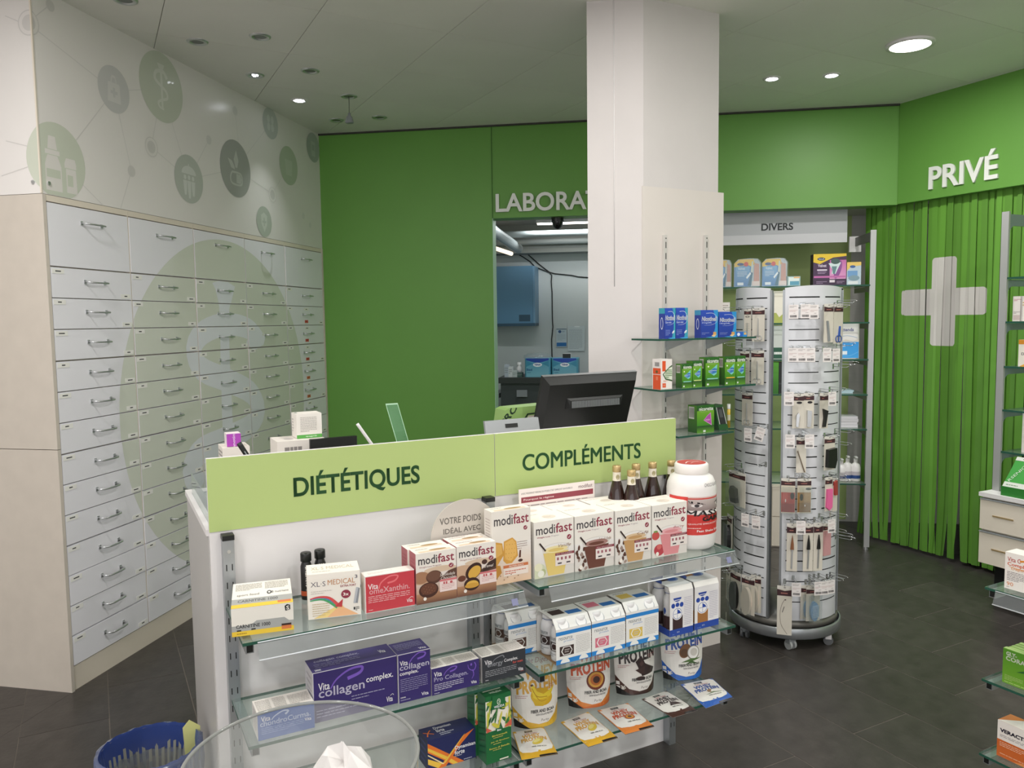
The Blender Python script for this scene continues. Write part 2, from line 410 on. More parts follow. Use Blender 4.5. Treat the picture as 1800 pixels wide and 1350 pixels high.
# ceiling and its square panels
ceiling = MB().box(-6, -5, CEIL+0.013, 6, 6.6, CEIL+0.1).ob('ceiling', M_joint, kind='structure')
CS = 0.6265; far_rest = MB()
for j in range(-14, 14):
    q0 = 0.976 + CS*j
    for i in range(-16, 8):
        p0 = 3.618 + CS*i
        w4 = [gw(p0+.0015, q0+.0015), gw(p0+.0015, q0+CS-.0015), gw(p0+CS-.0015, q0+CS-.0015), gw(p0+CS-.0015, q0+.0015)]
        c = gw(p0+CS/2, q0+CS/2)
        if abs(c[0]) > 5.6 or c[1] < -4.6 or c[1] > 6.6: continue
        for pc in room_pieces(w4):
            pc = pc[::-1]
            ar = sum(pc[k][0]*pc[(k+1) % len(pc)][1]-pc[(k+1) % len(pc)][0]*pc[k][1] for k in range(len(pc)))
            if ar < 0: pc = pc[::-1]
            if abs(ar) < 0.004: continue
            fn = lambda p, t: (p[0], p[1], CEIL+0.013*t)
            if any(onscreen(p[0], p[1], CEIL, 150) for p in pc): MB().prism(pc, fn).ob('ceiling_panel', M_ceil, ceiling)
            else: far_rest.prism(pc, fn)
far_rest.ob('ceiling_panel', M_ceil, ceiling, kind='stuff')

# ---- mural wall over the drawers
LEN_L = 2.690
wl = MB().box(0.0, 0, 2.158, LEN_L, 0.03, CEIL).ob('wall_left', M_mural, M=FL.mat(0, 0, 0), kind='structure')
wlr = MB().box(-2.25, 0, 2.158, -0.03, 0.03, CEIL).ob('wall_left_return', M_mural, M=FLR.mat(0, 0, 0), kind='structure')
MB().box(-0.0025, -0.0025, 2.158, 0.004, 0.004, CEIL).ob('corner_trim', M_edge, wl)
for F_, x in ((wl, 0.04), (wlr, -0.035)):
    sc_ = MB().prism(oval(0, 0, 0.008, 0.008, 12)[::-1], lambda p, t: (x+p[0], -0.006*t, 2.205+p[1]))
    sc_.ob('screw_cap', M_chrome, F_)
# flat print of the mural: shapes in wall coordinates (s, z)
BG = '#e3dfdb'
GRN, GRY, DGR, LINE = '#cdd2c2', '#cccbc9', '#abaca8', '#d3d0cc'
mur = []     # (colour, polygon) in wall metres
def circ(px, yt, yb, col, n=40, k=1.0):
    s0, zt = FL.hit(px, yt); s1, zb = FL.hit(px, yb); r = (zt-zb)/2*k; c = ((s0+s1)/2, (zt+zb)/2)
    mur.append((col, oval(c[0], c[1], r, r, n))); return c, r
def ico(c, r, col, *polys):
    for p in polys: mur.append((col, [(c[0]+u*r, c[1]+v*r) for u, v in p]))
def lnk(a, b, w=0.004, col=LINE):
    s0, z0 = FL.hit(*a); s1, z1 = FL.hit(*b); d = math.hypot(s1-s0, z1-z0); nx, nz = -(z1-z0)/d*w/2, (s1-s0)/d*w/2
    mur.append((col, [(s0+nx, z0+nz), (s0-nx, z0-nz), (s1-nx, z1-nz), (s1+nx, z1+nz)]))
for a, b in (((48, 40), (200, 160)), ((200, 160), (284, 156)), ((200, 160), (231, 301)), ((231, 301), (212, 366)), ((105, 284), (200, 160)), ((105, 284), (180, 360)),
             ((284, 156), (266, 258)), ((266, 258), (332, 315)), ((284, 156), (332, 315)), ((332, 315), (367, 246)), ((332, 315), (414, 297)), ((414, 297), (475, 217)),
             ((414, 297), (479, 341)), ((479, 341), (507, 290)), ((413, 195), (420, 260)), ((105, 284), (12, 228)), ((105, 284), (4, 290)), ((48, 40), (88, 8)), ((48, 40), (10, 2))):
    lnk(a, b)
def ring(px, yt, yb, col):
    circ(px, yt, yb, col); circ(px, yt, yb, BG, k=0.90); circ(px, yt, yb, col, k=0.62)
ring(51, 15, 60, LINE); ring(266, 241, 276, LINE); ring(479, 329, 356, LINE)
for px, a, b in ((88, 0, 20), (231, 291, 311), (367, 238, 254), (413, 187, 203), (533, 374, 385), (545, 391, 401), (6, 325, 345)): circ(px, a, b, LINE, 20)
c, r = circ(101, 217, 350, GRN)
I = '#e3dfda'
ico(c, r, I, [(-.28, .62), (-.05, .62), (0.0, .28), (-.33, .28)], [(-.42, .26), (.08, .26), (.08, .14), (-.42, .14)], [(-.34, .12), (0, .12), (.06, 0), (.12, -.14), (.12, -.8), (-.44, -.8), (-.44, -.14), (-.4, 0)],
    [(.3, .14), (.62, .14), (.66, 0), (.66, -.12), (.24, -.12), (.24, 0)], [(.28, -.14), (.64, -.14), (.66, -.78), (.28, -.78)])
ico(c, r, GRN, [(-.4, -.24), (.08, -.24), (.08, -.46), (-.4, -.46)], [(.32, -.3), (.52, -.3), (.52, -.6), (.32, -.6)])
c, r = circ(200, 117, 198, GRY)
I = '#d8d6d3'
ico(c, r, I, [(-.36, .28), (.36, .28), (.42, -.55), (-.42, -.55)], [(-.2, .26), (-.14, .5), (-.08, .5), (-.14, .26)], [(.2, .26), (.14, .5), (.08, .5), (.14, .26)], [(-.14, .5), (.14, .5), (.1, .6), (-.1, .6)])
ico(c, r, GRY, [(-.07, .08), (.07, .08), (.07, -.34), (-.07, -.34)], [(-.22, -.06), (.22, -.06), (.22, -.2), (-.22, -.2)])
def staff(c, r, col):
    ico(c, r, col, [(-.16, .66), (.16, .66), (.1, .52), (-.1, .52)], [(-.05, .6), (.05, .6), (.04, -.62), (-.04, -.62)])
    for q in band([(.26, .3), (.1, .46), (-.22, .4), (-.3, .18), (-.05, .04), (.2, -.08), (.24, -.26), (0, -.36), (-.18, -.46), (-.14, -.58), (.06, -.62)], .12, .06): ico(c, r, col, q)
c, r = circ(284, 93, 214, '#c8cdbd'); staff(c, r, '#d9dbd0')
c, r = circ(332, 273, 357, '#bfc3bb')
I = '#d6d8d3'
ico(c, r, I, oval(0, .2, .5, .34, 14, 0, 180), [(-.03, .2), (.03, .2), (.03, .62), (-.03, .62)])
for u, s_ in ((-.28, .85), (0, 1.0), (.28, .85)):
    ico(c, r, I, oval(u, .06*s_, .09, .1, 10), [(u-.13, -.08), (u+.13, -.08), (u+.1, -.5*s_), (u+.06, -.8*s_), (u-.06, -.8*s_), (u-.1, -.5*s_)])
c, r = circ(414, 247, 346, DGR)
I = '#c9cac5'
ico(c, r, I, [(-.02, .04), (-.12, .3), (.06, .66), (.2, .3), (.1, .04)], [(-.06, -.04), (-.3, .0), (-.5, .3), (-.22, .24), (-.08, .06)],
    *[q for q in band([(-.26, -.14), (.3, -.14), (.4, -.34), (.3, -.54), (-.26, -.54), (-.36, -.34), (-.26, -.14)], .07, .07)], [(.02, -.18), (.3, -.18), (.36, -.34), (.3, -.5), (.02, -.5)])
c, r = circ(475, 190, 244, '#bfc3bf')
for dx, dy in ((-.25, .25), (.25, .25), (-.25, -.25), (.25, -.25)): ico(c, r, '#d0d3cf', oval(dx, dy, .2, .26, 12))
c, r = circ(507, 258, 325, '#bac4b0'); ico(c, r, '#c6cdbd', [(-.4, .3), (.4, .3), (.3, -.5), (-.3, -.5)])
c, r = circ(550, 234, 285, '#b0b6b1'); ico(c, r, '#c0c5c0', [(-.3, .4), (.3, .4), (.3, -.6), (-.3, -.6)]); ico(c, r, '#b0b6b1', [(-.2, .2), (.2, .2), (.2, -.2), (-.2, -.2)])
c, r = circ(464, 363, 416, '#bbc2b7'); ico(c, r, '#ced3c9', [(-.4, .4), (0, .6), (.4, .4), (.36, -.2), (0, -.7), (-.36, -.2)])
ico(c, r, '#bbc2b7', [(-.07, .25), (.07, .25), (.07, -.3), (-.07, -.3)], [(-.25, .05), (.25, .05), (.25, -.1), (-.25, -.1)])
for (F_, par, x0, x1) in ((FL, wl, 0.005, LEN_L), (FLR, wlr, -2.25, -0.003)):
    mb = MB()
    for i, (col, poly) in enumerate(mur):
        q = clip_rect(poly, x0, 2.16, x1, CEIL-0.001)
        if q: mb.poly([(a, -0.0004-i*0.000012, b) for a, b in q][::1], 0, K(col))
    mb.ob('mural_print', FILM, par)

# ---- green back wall with header, niche and laboratory opening
HB = 2.342
s_op = 1.298
MB().box(0, 0, 0, s_op, 0.12, CEIL).ob('wall_back', M_green, M=FG.mat(0, 0, 0), kind='structure')
hdr = MB().box(s_op+.003, 0.006, HB, 4.055, 0.15, CEIL).ob('wall_back_header', M_green, M=FG.mat(0, 0, 0), kind='structure')
MB().box(s_op, -0.003, HB, s_op+.003, 0.10, CEIL).ob('joint_strip', mat('dark_green_joint', '#3a6b25', 0.6), hdr)
MB().box(s_op, -0.001, 0, s_op+.004, 0.12, HB).ob('trim_1', mat('pale_edge', '#9fc7a4', 0.5), M=FG.mat(0, 0, 0), kind='structure')
MB().box(0.0, -0.012, CEIL-0.012, 4.05, 0.0, CEIL).ob('trim_2', mat('dark_ceiling_strip', '#3b3a34', 0.7), M=FG.mat(0, 0, 0), kind='structure')  # dark strip along the top of the green wall
# laboratory behind the opening
YL = 3.0
zl = 2.62; zso = FG.hit(950, 444, YL-.25)[1]
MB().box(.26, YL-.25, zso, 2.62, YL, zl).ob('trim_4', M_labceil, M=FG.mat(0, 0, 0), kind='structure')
MB().box(-1.5, YL, 0, 2.6, YL+.1, 2.7).ob('wall_laboratory_back', M_labwall, M=FG.mat(0, 0, 0), kind='structure')
MB().box(0.2, 0.12, 0, 0.26, YL, 2.7).ob('wall_laboratory_left', M_labwall, M=FG.mat(0, 0, 0), kind='structure')
MB().box(2.62, 0.15, 0, 2.68, YL, 2.7).ob('wall_laboratory_right', M_labwall, M=FG.mat(0, 0, 0), kind='structure')
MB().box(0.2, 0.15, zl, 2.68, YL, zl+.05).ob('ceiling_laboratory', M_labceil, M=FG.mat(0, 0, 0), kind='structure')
# niche
nb = atz(1512, 917, 0); YN = -(Vector((nb.x, nb.y))-FG.o).dot(FG.n)
niche = MB().box(2.68, YN, 0, 4.9, YN+.05, 2.6).ob('wall_niche_back', M_niche, M=FG.mat(0, 0, 0), kind='structure')
s_ol = FG.hit(1491, 700, YN-.012)[0]
MB().box(2.69, YN-.012, 0.02, s_ol, YN, 2.4).ob('green_panel', M_olive, niche)
MB().box(2.68, 0.15, HB+.02, 4.9, YN, HB+.06).ob('ceiling_niche', M_niche, M=FG.mat(0, 0, 0), kind='structure')
# right wall: fascia over the curtain, corridor behind it painted near-black as shade for the curtain gaps
MB().box(0.0, 0, 2.345, 3.6, 0.05, CEIL).ob('wall_right', M_green, M=FR.mat(0, 0, 0), kind='structure')
MB().box(-0.35, 1.0, 0, 3.6, 1.05, CEIL).ob('wall_corridor', mat('corridor_gap_shade', '#0d0e0b', 0.9), M=FR.mat(0, 0, 0), kind='structure')
MB().box(1.9, 0, 0, 3.6, 0.05, 2.345).ob('wall_right_lower', M_green, M=FR.mat(0, 0, 0), kind='structure')

MB().box(-4.3, -5, 0, -4.2, 4.2, CEIL).ob('wall_left_unseen', M_white, kind='structure')  # unseen wall, added to block side light and even out the bounce
MB().box(4.4, -5, 0, 4.5, 2.0, CEIL).ob('wall_far_right', M_white, kind='structure')
# ---- pillar
C0 = Vector((0.595, 3.55))
FP0 = Frame(C0.x, C0.y, FP.yaw)
_d = atz(1031, 3, CEIL); _q = Vector((_d.x, _d.y))-FP0.o; PD = (_q.dot(FP0.h), -_q.dot(FP0.n))
pil = MB().prism([(0, 0), (.437, 0), (.437+PD[0], PD[1]), PD], lambda p, t: (p[0], p[1], CEIL*t)).ob('pillar', M_plaster, M=FP0.mat(0, 0, 0), kind='structure')
_k = 0.52
MB().tube([(PD[0]*_k, PD[1]*_k, 1.75), (PD[0]*_k, PD[1]*_k, CEIL)], .0025, 5).ob('joint_line', M_white, pil)

# ================================================================ LIGHTS OF THE SHOP
def led_lamp(x, y, label, r=0.105, group=None):
    t = thing('ceiling_lamp', label, 'lamp', Matrix.Translation((x, y, CEIL)), group)
    MB().lathe([(r*0.93, -0.012), (r*1.1, -0.012), (r*1.12, -0.006), (r*1.12, 0.0)], 40).ob('frame', M_white, t)
    MB().cyl(0, 0, -0.010, -0.002, r*0.94, 40).ob('lens', M_led, t)
    ceiling_light(x, y, CEIL-0.02, LAMP_W, r*1.7); return t
led = atz(1600, 77, CEIL)
led_lamp(led.x, led.y, 'large round bright lamp set flush in the ceiling above the PRIVÉ letters')
k = 0
for x, y in ((-1.7, 2.2), (0.4, 2.45), (-1.2, 0.3), (1.1, 0.5), (2.5, 2.3), (-2.8, 0.6), (2.9, 0.2), (0.0, -1.4), (2.0, -1.6), (-2.0, -1.6)):  # added lamps out of view, put in for more light
    led_lamp(x, y, 'added round lamp out of view over the shop floor, lighting the room', group='added lamps over the shop floor')
def spot(px, py, label, state):
    p = atz(px, py, CEIL)
    t = thing('ceiling_spotlight', label, 'spotlight', Matrix.Translation((p.x, p.y, CEIL)))
    MB().lathe([(0.030, 0.0), (0.030, -0.004), (0.044, -0.007), (0.050, -0.004), (0.052, 0.0)], 28).ob('ring', M_chrome if state != 'on' else M_white, t)
    if state == 'on':
        MB().cyl(0, 0, -0.006, 0.0, 0.031, 20).ob('bulb', M_spot, t); ceiling_light(p.x, p.y, CEIL-.012, SPOT_W if px > 1000 else SPOT_W*.3, 0.05, (0.95, 0.98, 1), math.radians(75))
    elif state == 'dim':
        MB().cyl(0, 0, -0.002, 0.0, 0.031, 20).ob('bulb', M_bulb, t)
        mb = MB()
        for a in range(3): mb.cyl(0.012*math.cos(a*2.1), 0.012*math.sin(a*2.1), -0.005, -0.002, 0.007, 10)
        mb.ob('diode', M_spot, t)
    else: MB().cyl(0, 0, -0.002, 0.0, 0.031, 20).ob('bulb', M_bulb, t)
    return t
spot(526, 176, 'small round spotlight glowing white near the mural wall', 'on')
spot(1357, 138, 'lit white spotlight, nearer the pillar of the two beside the large round lamp', 'on')
spot(1462, 132, 'lit white spotlight, nearer the large round lamp of the two over the green header', 'on')
spot(448, 132, 'small spotlight with three pinpoint diodes just lit, next to the mural wall', 'dim')
spot(347, 73, 'unlit white-rimmed spotlight over the bag circle of the mural', 'off')
spot(457, 64, 'unlit dark spotlight, second from the top of the photo in the outer row', 'off')
spot(545, 124, 'unlit dark spotlight between the glowing one and the upper unlit one', 'off')
spot(591, 211, 'unlit spotlight hanging slightly loose, closest to the green wall corner', 'off')
spot(667, 206, 'unlit flat spotlight to the right of the dangling bulb', 'off')
spot(220, 0, 'unlit spotlight cut off by the top edge of the photo', 'off')
sp = spot(613, 169, 'empty spotlight ring from which a bulb dangles on its cable', 'off')
MB().tube([(0, 0, 0), (0.001, 0, -0.05), (0, 0, -0.105)], 0.0015, 5).ob('cable', M_black, sp)
MB().lathe([(0.0, -0.10), (0.008, -0.102), (0.009, -0.118), (0.017, -0.125), (0.026, -0.155), (0.026, -0.162), (0.0, -0.162)], 16).ob('hanging_bulb', M_grey, sp)

# ================================================================ DRAWER WALL
US = [0.020, 0.530, 1.057, 1.582, 2.094, 2.668]
ZB = [0.112 + (1.859-0.112)/13*k for k in range(14)]      # bottoms of the 13 small drawers, then of the tall one
big = [('#d9ddcf', oval(1.347, 1.1415, 0.952, 0.952, 120))]
LIL = '#e6e9ee'
def pxpoly(*pts): return [FL.hit(*p) for p in pts]
big.append((LIL, pxpoly((372, 497), (378, 509), (385, 540), (386, 566), (400, 572), (403, 542), (410, 512), (412, 504), (400, 496), (384, 494))))
big.append((LIL, pxpoly((386, 566), (389, 700), (393, 860), (412, 850), (407, 700), (401, 570))))
def rawband(pts, w0, w1):
    out = [FL.hit(*p) for p in pts]; return band(out, w0, w1)
big += [(LIL, q) for q in rawband([(456, 600), (437, 578), (398, 570), (358, 584), (340, 613), (354, 648), (398, 668), (440, 690), (455, 722), (437, 750), (396, 772), (352, 794), (336, 826), (350, 860)], 0.13, 0.16)]
big.append((LIL, [FL.hit(*p) for p in ((440, 580), (466, 592), (462, 606), (446, 616), (432, 604))]))
def handle_mb():
    mb = MB(); a = 0.062
    mb.tube([(-a, 0.0, 0.004), (-a, -0.022, 0.002), (-a+.012, -0.032, 0), (-a*.4, -0.036, 0), (a*.4, -0.036, 0), (a-.012, -0.032, 0), (a, -0.022, 0.002), (a, 0.0, 0.004)], 0.0042, 6)
    mb.box(-a-.007, -0.003, -0.006, -a+.007, 0, 0.012).box(a-.007, -0.003, -0.006, a+.007, 0, 0.012); return mb
handle_me = handle_mb().data('handle', [M_chrome])
def label_me(seed, wid, col='#f1f0ea', ink='#4a4a4a'):
    mb = MB(); mb.box(0, -0.0008, 0, wid, 0, 0.020, 0, K(col)); r = random.Random(seed); w = r.uniform(.25, .5)
    mb.box(wid*(.5-w/2), -0.0011, 0.008, wid*(.5+w/2), -0.0008, 0.013, 0, K(ink)); return mb.data('drawer_label', [MATTE])
labs = [label_me(i, 0.068) for i in range(4)]
redlab = label_me(9, 0.05, '#c8564d', '#7c2f2b'); orlab = label_me(10, 0.05, '#d07a52', '#8c4a32')
NAMES = ['white drawer column at the near end of the drawer wall, widest in the photo', 'second drawer column, crossed by the left arc of the big green circle',
         'middle drawer column carrying the staff of the snake emblem', 'fourth drawer column, with the head of the printed snake', 'farthest drawer column, next to the green wall, with red and orange labels']
for ui in range(5):
    x0, x1 = US[ui], US[ui+1]; wd = x1-x0
    u = thing('drawer_cabinet', NAMES[ui], 'drawer cabinet', FL.mat(x0, 0, 0), 'five columns of the drawer wall')
    MB().box(0.002, 0.022, 0, wd-.002, 0.42, 2.156).ob('body', M_edge, u)
    MB().box(0.0, 0.004, 0, wd, 0.022, 0.108).ob('plinth', M_edge, u)
    MB().box(0.0, 0.0, 2.130, wd-.001, 0.022, 2.156).ob('top_rail', M_edge, u)
    MB().box(wd-.006, 0.001, 0.108, wd, 0.022, 2.130).ob('side_edge', M_edge, u)
    for di in range(14):
        z0 = ZB[di] + 0.002; z1 = (ZB[di+1] if di < 13 else 2.127) - (0.002 if di % 3 else 0.0045)
        if di == 13: z0 = ZB[13]+.002
        dw = wd-.010
        RND2 = random.Random(ui*20+di); yo = -RND2.uniform(0, 0.0035)
        d = MB().box(0, yo, 0, dw, 0.019, z1-z0).ob('drawer', M_drawer, u, Matrix.Translation((0.002, 0, z0)))
        hz = (z1-z0)*0.55 if di < 13 else 0.195
        link('handle', handle_me, d, Matrix.Translation((dw*0.515, yo, hz)))
        mb = MB()
        for i, (col, poly) in enumerate(big):
            q = clip_rect(poly, x0+.003, z0+.001, x0+wd-.009, z1-.001)
            if q: mb.poly([(a-x0-.002, yo-0.0003-i*0.00001, b-z0) for a, b in q], 0, K(col))
        if mb.v: mb.ob('mural_print', FILM, d)
        if di < 13:
            link('drawer_label', labs[(ui+di) % 4], d, Matrix.Translation((0.006, yo-.0006, z1-z0-.026)))
            if ui < 4 or di % 2: link('drawer_label', labs[(ui+di+1) % 4], d, Matrix.Translation((dw-.075, yo-.0006, 0.006)))
            if ui == 4 and di < 12:
                link('drawer_label', redlab if di > 8 else orlab, d, Matrix.Translation((dw*.46, yo-.0006, 0.014)))
                link('drawer_label', labs[di % 4], d, Matrix.Translation((dw*.45, yo-.0006, z1-z0-.03)))
MB().box(2.669, -0.004, 0, 2.69, 0.4, 2.156).ob('trim_3', M_beige, M=FL.mat(0, 0, 0), kind='structure')
zj = FLR.hit(50, 790)[1]
ep = thing('end_panel', 'tall beige laminate end panel closing the near end of the drawer wall', 'panel', FL.mat(0, 0, 0))
MB().box(0, -0.003, 0, 0.018, 2.2, zj-.0015).ob('board', M_beige, ep)
MB().box(0, -0.003, zj+.0015, 0.018, 2.2, 2.156).ob('board', M_beige, ep)

# ================================================================ COUNTER
M_sign = mat('leaf_green_sign', '#b5c97f', 0.45, noise=0.015, scale=3)
M_side = mat('grey_white_side', '#b9b7b4', 0.45)
ct = thing('sales_counter', 'white sales counter fronted by a long green sign board', 'counter', FC.mat(0, 0, 0))
MB().box(-1.583, 0.0, 0.0, 0.0, 0.018, 1.027).ob('front_panel', M_white, ct)
MB().box(0.001, 0.002, 0.045, 0.034, 0.018, 1.027).ob('edge_strip', M_white, ct)
MB().box(-1.586, 0.018, 0, -1.567, 0.62, 1.012).ob('side_panel', M_side, ct)
MB().box(0.012, 0.018, 0, 0.031, 0.62, 1.012).ob('side_panel', M_side, ct)
MB().box(-1.59, 0.018, 1.012, 0.034, 0.63, 1.030).ob('worktop', M_white, ct)
SB = []
for x0, x1 in ((-1.584, -0.701), (-0.699, 0.050)):
    SB.append(MB().box(x0, -0.004, 1.027, x1, 0.014, 1.233, mis={'F': 1}).ob('sign_board', [M_white, M_sign], ct))
def sign_text(s, F, bl, tl, br, tr, colm, par, y=0.0, thick=0.0, bold=0.03, name='lettering', chars=None):
    """text fitted to its four measured corners on plane F"""
    a = F.hit(*bl, y); b = F.hit(*tl, y); c_ = F.hit(*br, y); x0 = a[0]; x1 = c_[0]; z0 = (a[1]+c_[1])/2; z1 = (b[1]+F.hit(*tr, y)[1])/2
    return x0, x1, z0, z1
mb = MB()
def put_text(mb, s, x0, x1, zb, zc, y, bold=0.03, shear=0, thick=0, mi=0, col=None):
    """x0..x1 fitted; zb baseline, zc cap height (accents may rise above)"""
    if not thick and bold > 0:
        e = (zc-zb)*(.026 if 'M' in s else .004)
        for a_ in (-e, e):
            for b_ in (-e*.6, e*.6): put_text(mb, s, x0+a_, x1+a_, zb+b_, zc+b_, y, 0 if 'M' in s else -bold, shear, 0, mi, col)
        return
    bold = abs(bold); vs, fs, (bx0, bx1, by0, by1) = text2d(s, bold, shear, 5)
    _v, _f, (hx0, hx1, hy0, hy1) = text2d('H', bold, 0, 5)
    k = (zc-zb)/(hy1-hy0)
    P = [(x0+(x1-x0)*u, zb+(by0+(by1-by0)*v-hy0)*k) for u, v in vs]
    n = len(P)
    if not thick: mb.mesh([(a, y, b) for a, b in P], fs, mi, col); return
    edges = {}
    for f in fs:
        for i in range(len(f)):
            e = (f[i], f[(i+1) % len(f)]); edges[e] = 1
    side = [(a, b, b+n, a+n) for (a, b) in edges if (b, a) not in edges]
    mb.mesh([(a, y-thick, b) for a, b in P] + [(a, y, b) for a, b in P], list(fs) + [tuple(s_) for s_ in side], mi, col)
x0, x1, z0, z1 = sign_text('', FC, (516, 873), (514.4, 841), (737, 848), (736.7, 816), None, None)
put_text(mb, 'DIÉTÉTIQUES', x0, x1, z0, z1, -0.0047, 0.035); M_lett = mat('dark_green_lettering', '#3d6f42', 0.5); mb.ob('lettering', M_lett, SB[0]); mb = MB()
x0, x1, z0, z1 = sign_text('', FC, (918, 825.6), (917.8, 799), (1124.4, 805.6), (1124.4, 779), None, None)
put_text(mb, 'COMPLÉMENTS', x0, x1, z0, z1, -0.0047, 0.035)
mb.ob('lettering', M_lett, SB[1])
# upright posts with slots
slot_posts = [(-1.554, 1.020), (-0.808, 1.028), (-0.748, 1.032), (-0.002, 1.026)]
for i, (x, zt) in enumerate(slot_posts):
    p = MB().box(x, -0.036, 0, x+.030, -0.0005, zt-.014).ob('upright_post', M_steel, ct)
    MB().box(x-.001, -0.037, zt-.014, x+.031, -0.0005, zt).ob('end_cap', M_black, p)
    sl = MB(); z = zt-.09
    while z > 0.05:
        for dx in (0.0075, 0.0225): sl.box(x+dx-.0013, -0.0364, z-.009, x+dx+.0013, -0.036, z+.009)
        z -= 0.0505
    sl.ob('slots', M_slot, p, kind='stuff')
    MB().prism(oval(x+.015, zt-.045, .005, .005, 12)[::-1], lambda q, t: (q[0], -0.036-0.002*t, q[1])).ob('screw', M_chrome, p)

def glass_shelf(F, label, x0, x1, yf, yb, z, rail=True, arms=True, group=None, railh=0.040):
    t = thing('glass_shelf', label, 'shelf', F.mat((x0+x1)/2, 0, z), group); hx = (x1-x0)/2
    MB().box(-hx, yf, -0.008, hx, yb, 0, mis={'F': 1, 'B': 1, 'L': 1, 'R': 1}).ob('glass_pane', [M_glass, M_gedge], t)
    if arms:
        for sx in (-1, 1):
            xa = sx*(hx-.018)
            b = MB().box(xa-.010, yf+.012, -0.033, xa+.010, yb-.002, -0.0085).ob('bracket', M_steel, t)
            MB().box(xa-.0075, yf+.0105, -0.030, xa+.0075, yf+.012, -0.0115).ob('end_plug', M_black, b)
    if rail:
        mb = MB(); y0, z0, y1, z1 = yf-.002, -0.004, yf-.018, -0.004-railh
        mb.mesh([(-hx+.035, y0, z0), (hx, y0, z0), (hx+.006, y1, z1), (-hx+.035, y1, z1)], [(0, 1, 2, 3)], 0)
        mb.mesh([(-hx+.035, y0+.003, z0-.002), (hx, y0+.003, z0-.002), (hx+.006, y1+.003, z1), (-hx+.035, y1+.003, z1)], [(0, 1, 2, 3)], 0)
        mb.tube([(-hx+.035, y1+.001, z1), (hx+.006, y1+.001, z1)], 0.0022, 5, 1)
        mb.tube([(-hx+.035, y0, z0), (hx, y0, z0)], 0.0018, 5, 1)
        r = mb.ob('price_rail', [M_acryl, mat('rail_edge', '#d9dee2', 0.2)], t)
        MB().mesh([(hx-.045, (y0*.65+y1*.35)-.001, z0*.65+z1*.35), (hx-.025, (y0*.65+y1*.35)-.001, z0*.65+z1*.35), (hx-.024, (y0*.2+y1*.8)-.001, z0*.2+z1*.8), (hx-.044, (y0*.2+y1*.8)-.001, z0*.2+z1*.8)], [(0, 1, 2, 3)]).ob('small_sticker', mat('sticker_lilac', '#8386a8', 0.5), r)
    return t
Z1, Z2, Z3 = 0.819, 0.553, 0.305
glass_shelf(FC, 'upper glass shelf of the left bay, under the caramel snack boxes', -1.552, -0.768, -0.318, -0.036, Z1)
glass_shelf(FC, 'upper glass shelf of the right bay, under the row of shake boxes', -0.718, 0.046, -0.318, -0.036, Z1-.002)
glass_shelf(FC, 'middle glass shelf of the left bay, under the purple boxes', -1.548, -0.770, -0.318, -0.036, Z2, rail=False)
glass_shelf(FC, 'middle glass shelf of the right bay, under the drink bottle packs', -0.720, 0.055, -0.318, -0.036, Z2-.001, rail=False)
glass_shelf(FC, 'bottom glass shelf of the left bay, under the dark blue and the green box', -1.548, -0.775, -0.318, -0.036, Z3, rail=False)
glass_shelf(FC, 'bottom glass shelf of the right bay, under the protein pouches', -0.772+.004, 0.040, -0.318, -0.036, Z3, rail=False)

# ================================================================ GOODS ON THE COUNTER SHELVES
def carton(F, s, yf, z, w, h, dep, label, cols, front=(), top=(), left=(), name='carton', rot=0.0, group=None, cat='box', parent_name='carton', box=(0, 0, 1, 1)):
    """box whose front left foot stands at (s, yf); rot turns it about that corner"""
    c, sn = math.cos(rot), math.sin(rot)
    cx = s + (w/2)*c - (dep/2)*sn; cy = yf + (w/2)*sn + (dep/2)*c
    t = thing(name, label, cat, F.mat(cx, cy, z, rot), group)
    if isinstance(cols, str): cols = {'*': cols}
    hw, hd = w/2, dep/2
    MB().box(-hw, -hd, 0.0006, hw, hd, h, cols=cols).ob('box_body', INK, t)
    e = 0.0003; st = 0.00006
    for nm, it, mp, a_, b_ in (('printed_front', front, lambda u, v, k: (-hw+u*w, -hd-e-st*k, v*h), w, h), ('printed_top', top, lambda u, v, k: (-hw+u*w, -hd+v*dep, h+e+st*k), w, dep), ('printed_side', left, lambda u, v, k: (-hw-e-st*k, hd-u*dep, v*h), dep, h)):
        if it:
            mb = MB(); decal(mb, mp, a_, b_, it, box=box); mb.ob(nm, INK, t)
    return t
# --- upper left shelf
cr = '#ece8df'
band_y = '#e8c33c'
f = [R_('#a8a9a6', 0, .15, 1, .37), P_('#a8a9a6', (.3, .36), (.93, .36), (.85, .5), (.4, .5)), R_(band_y, 0, 0, 1, .17), T_('#2a2b2d', 'CARNITINE 1000', .07, .27, .62, .40, .02), R_('#2a2b2d', .08, .17, .15, .22),
     R_('#2a2b2d', .31, .18, .38, .23), L_('#a07c20', .08, .05, .33, .12, 1), R_('#d77a44', .80, .07, .96, .2), R_('#3a2520', .80, .2, .96, .27), ('p', '#2a2b2d', [(.87, .72), (.95, .76), (.95, .92), (.90, .96), (.86, .9)]), T_('#ece8df', 'S', .885, .76, .935, .9, .03)]
tpt = [R_('#a8a9a6', 0, .12, 1, .34), R_(band_y, 0, 0, 1, .13), T_('#55565a', 'CARNITINE 1000', .1, .19, .76, .29, .02), R_('#d77a44', .75, .05, .97, .13), L_('#b8b4aa', .05, .66, .5, .94, 5, .5), L_('#b8b4aa', .55, .66, .95, .94, 5, .5),
       T_('#7d7a76', 'sport food', .08, .42, .45, .52, 0), E_('#3c3d40', .62, .5, .04, .07), E_(cr, .62, .5, .02, .035), T_('#6b6a6c', 'B nutrient', .66, .46, .95, .54, 0)]
